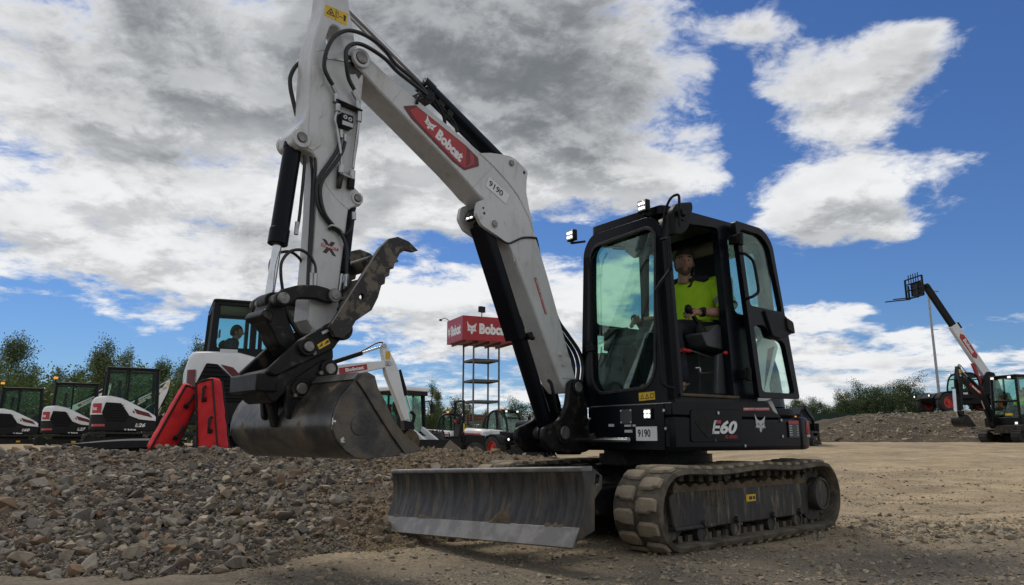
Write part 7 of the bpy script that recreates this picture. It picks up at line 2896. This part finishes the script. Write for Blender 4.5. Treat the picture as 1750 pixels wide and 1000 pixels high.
# ================================================================== sign tower
TW = thing('sign_tower', 'tall steel tower of open shelves carrying a red box sign with white lettering', 'tower', (-1.92, 46.2, -.1), R(25))
HW = .84
zs = (0, 1.9, 3.15, 4.4, 5.65, 6.45)
for sx in (-1, 1):
    for sy in (-1, 1):
        m = MB()
        m.span((sx * HW - .045, sy * HW - .045, 0), (sx * HW + .045, sy * HW + .045, 6.72))
        m.build('leg', 'tower_steel', TW, .008)
for z in zs[1:-1]:
    m = MB()
    m.span((-HW, -HW, z), (HW, HW, z + .05))
    for sx in (-1, 1):
        m.span((-HW + .047, sx * HW - .035, z - .09), (HW - .047, sx * HW + .035, z - .002))
        m.span((sx * HW - .035, -HW + .047, z - .09), (sx * HW + .035, HW - .047, z - .002))
    m.build('shelf', 'tower_steel', TW, .006)
SW, SD = 1.78, 1.36
m = MB()
m.span((-SW, -SD, 6.72), (SW, SD, 8.20))
sg = m.build('sign_box', 'sign_red', TW, .02)
m = MB()
for k in range(5):
    x = -SW + .35 + k * .75
    m.span((x - .04, -SD + .02, 6.60), (x + .04, SD - .02, 6.715))
m.build('sign_joist', 'tower_steel', TW, .006)
# lettering on the two faces that look towards the yard
yF = -SD - .006
emblem((-SW + .26, yF, 7.08), (.66, 0, 0), (0, 0, .80), 'white_decal', sg)
letter('brand', (-SW + 1.08, yF, 7.12), (1.95, 0, 0), (0, 0, .66), 'white_decal', sg)
xF = -SW - .006
emblem((xF, SD - .18, 7.08), (0, -.52, 0), (0, 0, .80), 'white_decal', sg)
letter('brand', (xF, SD - .80, 7.12), (0, -1.62, 0), (0, 0, .66), 'white_decal', sg)
m = MB()
m.cyl((-.35, -.9, 8.2), (-.35, -.9, 8.55), .03, n=8)
m.box((-.35, -.9, 8.72), (.42, .22, .36), Matrix.Rotation(.4, 3, 'Z'))
fl = m.build('floodlight', 'black_bg', TW, .02)
m = MB()
m.tube([(-SW + .1, SD - .2, 8.2), (-SW - .1, SD + .1, 8.42), (-SW - .3, SD + .3, 8.35)], .025, 6)
m.box((-SW - .32, SD + .32, 8.32), (.16, .12, .12))
m.build('camera_arm', 'black_bg', TW, .01)
# pallets on the lowest shelf
for k, (px, py) in enumerate(((-.42, -.2), (.42, -.22))):
    t = thing('pallet_stack', ('left' if k == 0 else 'right') + ' of two weathered wooden pallet stacks on the lowest shelf of the tower', 'pallets', TW.matrix_basis @ Vector((px, py, 1.96)), R(25), 'pallets on the tower')
    for j in range(3):
        z = j * .14
        for y in (-.5, 0, .5):
            m = MB()
            m.span((-.40, y - .05, z), (.40, y + .05, z + .09))
            m.build('runner', 'wood', t, .004)
        for x in (-.35, -.17, .0, .17, .35):
            m = MB()
            m.span((x - .06, -.58, z + .09), (x + .06, .58, z + .115))
            m.build('board', 'wood', t, .003)

# ================================================================== red bags on the heap
def bag(label, foot, top, w0, d0, yaw, logo, roll=0):
    """long padded bag standing on end: boxy roll with piping, straps and handles"""
    f, tp = Vector(foot), Vector(top)
    ax = (tp - f)
    L_ = ax.length
    t = thing('red_bag', label, 'bag', foot, 0, 'red bags on the gravel heap')
    z_ = ax.normalized()
    y_ = Matrix.Rotation(yaw, 3, 'Z') @ Vector((1, 0, 0))
    y_ = (y_ - z_ * y_.dot(z_)).normalized()
    x_ = y_.cross(z_)
    M3 = Matrix((x_, y_, z_)).transposed()
    tr = lambda p: M3 @ Vector(p)
    m = MB()
    secs = []
    n_ = 26
    for i in range(n_ + 1):
        s_ = i / n_
        k = 1 - .18 * s_
        if i == 0 or i == n_:
            k *= .86
        if i == 1 or i == n_ - 1:
            k *= .97
        ring_ = []
        for j in range(28):
            a = 2 * math.pi * j / 28
            c, s2 = math.cos(a), math.sin(a)
            e_ = .55
            px = math.copysign(abs(c) ** e_, c) * d0 / 2 * k
            py = math.copysign(abs(s2) ** e_, s2) * w0 / 2 * k
            wr_ = 1 + .028 * math.sin(9 * s_ * math.pi + j * .9) * math.sin(j * 1.7 + s_ * 5) + .015 * math.sin(31 * s_ + j)
            ring_.append(tr((px * wr_, py * wr_, s_ * L_)))
        secs.append(ring_)
    m.loft(secs)
    b = m.build('bag_body', 'bag_red', t, smooth=70)
    m = MB()
    for sx, sy in ((1, 1), (1, -1), (-1, 1), (-1, -1)):
        m.tube([tr((sx * d0 * .455 * (1 - .18 * q), sy * w0 * .44 * (1 - .18 * q), q * L_)) for q in np.linspace(.02, .98, 10)], .011, 6)
    m.build('piping', 'webbing', b, smooth=60)
    for q, off in ((.80, .0), (.36, .06)):
        m = MB()
        k = (1 - .18 * q)
        x0 = d0 / 2 * k + .008
        m.tube([tr((x0 - .02, off, (q - .10) * L_)), tr((x0 + .02, off, (q - .06) * L_)), tr((x0 + .024, off + .01, q * L_)), tr((x0 + .02, off + .015, (q + .07) * L_)), tr((x0 - .02, off + .02, (q + .10) * L_))], .016, 6)
        m.build('handle', 'webbing', b, smooth=60)
        m = MB()
        m.box(tr((x0 + .004, off, (q - .09) * L_)), (.03, .055, .045), M3)
        m.build('buckle', 'plastic_black', b, .006)
    for q in (.04, .97):
        m = MB()
        k = 1 - .18 * q
        m.tube([tr((d0 * .40 * k, w0 * .45 * k, q * L_)), tr((d0 * .53 * k, 0, q * L_ + .01)), tr((d0 * .40 * k, -w0 * .45 * k, q * L_))], .013, 6)
        m.build('strap', 'webbing', b, smooth=60)
    return t, tr, b, L_


b1 = bag('left of the two red padded bags, leaning to the right on the gravel heap', (-4.17, 9.0, .58), (-3.86, 9.10, 1.37), .30, .28, R(35), False)
b2 = bag('right of the two red padded bags, upright with white lettering on its side', (-3.50, 8.95, .58), (-3.66, 9.05, 1.44), .31, .26, R(-14), True)
t, tr, b, L_ = b2
k = tr((0, 1, 0))
letter('brand', tr((-.02, -.157, .36 * L_)), tr((0, 0, .45)), tr((.115, 0, 0)), 'silver_decal', b)
emblem(tr((.09, -.158, .10 * L_)), tr((-.13, 0, 0)), tr((0, 0, .15)), 'silver_decal', b)

# black trough-shaped plate lying in the gravel beside the bags
m = MB()
pts = []
n_ = 18
secs = []
for i in range(n_ + 1):
    s_ = i / n_
    x = -5.35 + 1.25 * s_
    y = 9.15 + .25 * s_
    zt = .690 + .055 * s_ + .03 * math.sin(s_ * 3.1)
    th_ = .02
    d = .10 * (1 - (2 * s_ - 1) ** 4) + .015
    secs.append([(x, y - .10, zt - d * .2), (x, y - .13, zt - d), (x, y, zt - d * 1.5), (x, y + .12, zt - d), (x, y + .10, zt), (x, y, zt - .012)])
m.loft(secs)
tr_ = m.build('black_trough', 'plastic_black', None, .006)
tag(tr_, 'long black trough-shaped rubber plate lying in the gravel left of the red bags', 'plate')

# white barrier foot on the sand
m = MB()
for x in (-.62, .62):
    m.prism(rounded([(x - .14, 0), (x - .14, .50), (x - .08, .60), (x + .08, .60), (x + .14, .50), (x + .14, 0)], .05), -.14, .14)
m.prism(rounded([(-.60, .08), (-.60, .34), (.60, .34), (.60, .08)], .03), -.10, .10)
wb = m.build('barrier', 'concrete_white', None, .02, loc=(.58, 22.6, GH(.58, 22.6) - .01), rz=R(4))
wb.scale = (.30, .30, .34)
tag(wb, 'low white plastic barrier with two rounded posts on the sand beside the soil mound', 'barrier')

# lamp post far right
m = MB()
m.cyl((0, 0, 0), (0, 0, 10.0), .12, .08, n=14)
m.tube([(0, 0, 9.9), (0, 0, 10.15), (.10, 0, 10.3), (.25, 0, 10.36), (.5, 0, 10.36)], .06, 8)
lp = m.build('lamp_post', 'galvanised', None, smooth=60, loc=(34.1, 60, 2.35))
m = MB()
m.prism(rounded([(.4, 10.30), (.4, 10.42), (.85, 10.40), (.88, 10.32)], .03), -.12, .12)
m.build('lamp_head', 'galvanised', lp, .01)
for z in (3.8, 7.2):
    m = MB()
    m.span((.1, -.02, z - .02), (1.1 if z < 5 else .5, .02, z + .02))
    m.build('side_bracket', 'galvanised', lp, .005)
tag(lp, 'tall thin grey lamp post with a short arm behind the telehandler', 'lamp post')

# green site fence behind the bank
FN = thing('site_fence', 'low green mesh site fence behind the earth bank in front of the right trees', 'fence', (26.5, 68.0, .62), 0)
for k in range(6):
    m = MB()
    x = k * 2.6
    m.span((x + .06, -.02, .15), (x + 2.54, .02, 2.5))
    m.build('mesh_panel', 'fence_net', FN)
    m = MB()
    m.span((x - .04, -.05, 0), (x + .04, .05, 2.6))
    m.build('post', 'fence_net', FN, .006)

# ================================================================== trees
def leaf_mat(name, c1, c2, c3):
    m = bpy.data.materials.new(name)
    m.use_nodes = True
    t = NT(m.node_tree)
    m.node_tree.nodes.remove(m.node_tree.nodes['Principled BSDF'])
    out = m.node_tree.nodes['Material Output']
    at = t.n('ShaderNodeAttribute')
    at.attribute_name = 'tint'
    oi = t.n('ShaderNodeObjectInfo')
    f = t.m('FRACT', t.m('ADD', at.outputs['Fac'], t.m('MULTIPLY', oi.outputs['Random'], .3)))
    cr = t.n('ShaderNodeValToRGB')
    e_ = cr.color_ramp.elements
    e_.new(.5)
    for i, c in enumerate((c1, c2, c3)):
        e_[i].position = (0, .5, 1)[i]
        e_[i].color = c + (1,)
    t.link(f, cr.inputs[0])
    d = t.n('ShaderNodeBsdfDiffuse')
    t.link(cr.outputs[0], d.inputs[0])
    tl = t.n('ShaderNodeBsdfTranslucent')
    t.link(t.mix(.5, cr.outputs[0], (.10, .16, .02)), tl.inputs[0])
    gl = t.n('ShaderNodeBsdfGlossy')
    gl.inputs['Roughness'].default_value = .45
    m1 = t.n('ShaderNodeMixShader')
    m1.inputs[0].default_value = .28
    t.link(d.outputs[0], m1.inputs[1])
    t.link(tl.outputs[0], m1.inputs[2])
    m2 = t.n('ShaderNodeMixShader')
    m2.inputs[0].default_value = .05
    t.link(m1.outputs[0], m2.inputs[1])
    t.link(gl.outputs[0], m2.inputs[2])
    t.link(m2.outputs[0], out.inputs[0])
    MAT[name] = m


leaf_mat('birch_leaf', (.058, .088, .034), (.092, .128, .050), (.14, .168, .076))
leaf_mat('dark_leaf', (.024, .050, .016), (.042, .076, .024), (.072, .108, .034))
leaf_mat('bush_leaf', (.046, .085, .022), (.072, .116, .030), (.105, .145, .042))


def leaves(C, n_per, spread, size, droop=0.0):
    """leaf quads gathered round the points C"""
    n = len(C) * n_per
    c = np.repeat(C, n_per, 0)
    p = c + rng.normal(0, 1, (n, 3)) * np.asarray(spread)
    s = size * rng.uniform(.6, 1.3, n)
    u = rng.normal(0, 1, (n, 3))
    u[:, 2] -= droop
    u /= np.linalg.norm(u, axis=1)[:, None]
    w = np.cross(u, rng.normal(0, 1, (n, 3)))
    w /= np.linalg.norm(w, axis=1)[:, None]
    a, b = u * s[:, None], w * (s * .55)[:, None]
    V = np.stack([p - a, p + b, p + a, p - b], 1).reshape(-1, 3)
    F = np.arange(n * 4).reshape(-1, 4)
    T = np.repeat(np.clip(np.repeat(rng.random(len(C)), n_per) * .7 + rng.random(n) * .3, 0, .99), 4)
    return V, F, T


def tree_proto(kind, H, leafmat, bark, seed):
    r = np.random.default_rng(seed)
    m = MB()
    lean = r.normal(0, .03, 2)
    trunk = [(lean[0] * z * z / H, lean[1] * z * z / H, z) for z in np.linspace(0, H * .92, 8)]
    r0 = H * (.014 if kind == 'birch' else .022)
    m.tube(trunk, [r0 * (1 - .88 * k / 7) for k in range(8)], 7, k=2)
    tips = []
    nb = 26 if kind == 'birch' else 20
    for k in range(nb):
        if kind == 'birch':
            f = r.uniform(.28, .95)
            L_ = H * (.10 + .20 * (1 - f)) * r.uniform(.6, 1.25)
            el_ = R(r.uniform(25, 65))
        elif kind == 'poplar':
            f = r.uniform(.12, .95)
            L_ = H * (.06 + .15 * (1 - f)) * r.uniform(.7, 1.3)
            el_ = R(r.uniform(30, 70))
        else:
            f = r.uniform(.25, .85)
            L_ = H * r.uniform(.20, .36) * (1.15 - .55 * abs(f - .45))
            el_ = R(r.uniform(5, 60))
        a_ = k * 2.4 + r.uniform(-.5, .5)
        b0 = Vector(trunk[0]).lerp(Vector(trunk[-1]), f)
        d = Vector((math.cos(a_) * math.cos(el_), math.sin(a_) * math.cos(el_), math.sin(el_)))
        b1_ = b0 + d * L_ * .55 + Vector((0, 0, L_ * .08))
        b2_ = b0 + d * L_ + Vector((0, 0, -L_ * (.18 if kind == 'birch' else -.05)))
        m.tube([b0, b1_, b2_], [r0 * .42, r0 * .25, r0 * .08], 5, k=3)
        for q in np.linspace(.35, 1.0, 4):
            c = b0.lerp(b1_, q / .55) if q < .55 else b1_.lerp(b2_, (q - .55) / .45)
            for _ in range(3):
                o = Vector(r.normal(0, 1, 3)) * L_ * .17
                tips.append(c + o)
                m.tube([c, c + o * .9], [r0 * .07, r0 * .03], 3, smooth=False)
    tips.append(Vector(trunk[-1]))
    tips.append(Vector(trunk[-1]) + Vector((0, 0, H * .05)))
    C = np.array([p[:] for p in tips])
    if kind == 'birch':
        V, F, T = leaves(C, 36, (H * .025, H * .025, H * .042), H * .0082, 1.2)
    elif kind == 'poplar':
        V, F, T = leaves(C, 40, (H * .026, H * .026, H * .032), H * .0082, .2)
    else:
        V, F, T = leaves(C, 52, (H * .038, H * .038, H * .032), H * .0105, .1)
    crown = np_mesh('crown', V, F, leafmat, T, False)
    tr = m.build('trunk', bark, None, smooth=60)
    cd, td = crown.data, tr.data
    bpy.data.objects.remove(crown)
    bpy.data.objects.remove(tr)
    return td, cd


TP_ = {'birch': [tree_proto('birch', 10.0, 'birch_leaf', 'birch_bark', s) for s in (1, 2, 3, 4)],
       'poplar': [tree_proto('poplar', 9.0, 'bush_leaf', 'bark', s) for s in (11, 12)],
       'round': [tree_proto('round', 8.0, 'dark_leaf', 'bark', s) for s in (21, 22, 23)]}
ORD = ['first', 'second', 'third', 'fourth', 'fifth', 'sixth', 'seventh', 'eighth', 'ninth', 'tenth', 'eleventh', 'twelfth', 'thirteenth', 'fourteenth', 'fifteenth', 'sixteenth', 'seventeenth', 'eighteenth']


def plant(kind, i, x, y, h, label, cat, group, z=None, wide=1.0):
    td, cd = TP_[kind][i % len(TP_[kind])]
    base = {'birch': 10.6, 'poplar': 9.5, 'round': 8.6}[kind]
    t = thing(kind + '_tree' if kind != 'round' else 'broadleaf_tree', label, cat, (x, y, GH(x, y) - .1 if z is None else z), random.uniform(0, 6.28), group)
    s = h / base
    t.scale = (s * wide, s * wide, s)
    for nm, d in (('trunk', td), ('crown', cd)):
        o = bpy.data.objects.new(nm, d)
        link(o)
        o.parent = t


def at(px, d, zt):
    """ground spot seen at picture column px, distance d"""
    return (px - 875) / 1275 * d


# left wood: (column, distance, height)
LEFT = [(-20, 58, 8.6), (20, 56, 9.4), (60, 60, 7.4), (100, 60, 6.9), (138, 58, 6.6), (172, 52, 7.2), (190, 50, 8.2), (222, 52, 7.6), (255, 56, 6.2), (278, 54, 7.0), (305, 55, 6.6), (332, 52, 8.4), (352, 54, 8.0), (385, 56, 7.0), (430, 58, 6.4)]
for k, (px, d, h) in enumerate(LEFT):
    plant('birch', k, at(px, d, 0), d, h * .93, f'{ORD[k]} birch from the left in the row of trees behind the parked excavators', 'tree', 'birches behind the parked excavators')
MID = [('poplar', 655, 66, 5.2), ('poplar', 682, 62, 5.0), ('birch', 712, 64, 5.0), ('poplar', 738, 62, 6.2), ('poplar', 752, 66, 5.6), ('round', 776, 72, 5.2), ('birch', 806, 74, 4.8), ('birch', 832, 78, 4.3), ('round', 882, 80, 5.6), ('round', 922, 78, 4.9), ('round', 965, 80, 5.0)]
for k, (kd, px, d, h) in enumerate(MID):
    plant(kd, k, at(px, d, 0), d, h, f'{ORD[k]} green tree from the left in the far row around the sign tower', 'tree', 'far trees around the sign tower', z=-.15, wide=1.25 if kd == 'round' else 1.0)
RIGHT = [(1352, 88, 6.6), (1374, 86, 6.2), (1398, 84, 6.0), (1422, 88, 6.2), (1446, 84, 7.2), (1466, 86, 8.6), (1492, 84, 7.8), (1518, 88, 8.8), (1548, 84, 9.0), (1575, 88, 7.0), (1612, 86, 6.2)]
for k, (px, d, h) in enumerate(RIGHT):
    plant('round', k, at(px, d, 0), d, h * .84, f'{ORD[k]} dark broadleaf tree from the left in the row beyond the earth bank', 'tree', 'trees beyond the earth bank', wide=1.0)


# undergrowth that reads as one mass
def thicket(name, label, x0, x1, y0, y1, hmax, n, size, mat, zb=None):
    x = rng.uniform(x0, x1, n)
    y = rng.uniform(y0, y1, n)
    h = hmax * (.55 + .45 * (fbm(x, y, .35, 3) + .5)) * rng.random(n) ** .85
    z = (ground_h(x, y) if zb is None else zb) + h
    V, F, T = leaves(np.stack([x, y, z], -1), 9, (.45, .45, .40), size, .1)
    o = np_mesh(name, V, F, mat, T, False)
    tag(o, label, kind='stuff')
    return o


thicket('undergrowth', 'dense green undergrowth below the birches behind the parked excavators', -46, -14, 48, 60, 5.4, 9000, .12, 'bush_leaf')
thicket('undergrowth', 'green thicket below the far trees around the sign tower', -16, 10, 66, 82, 2.9, 3000, .12, 'bush_leaf', -.15)
thicket('undergrowth', 'dark thicket below the trees beyond the earth bank', 24, 66, 78, 92, 2.3, 2200, .13, 'dark_leaf')
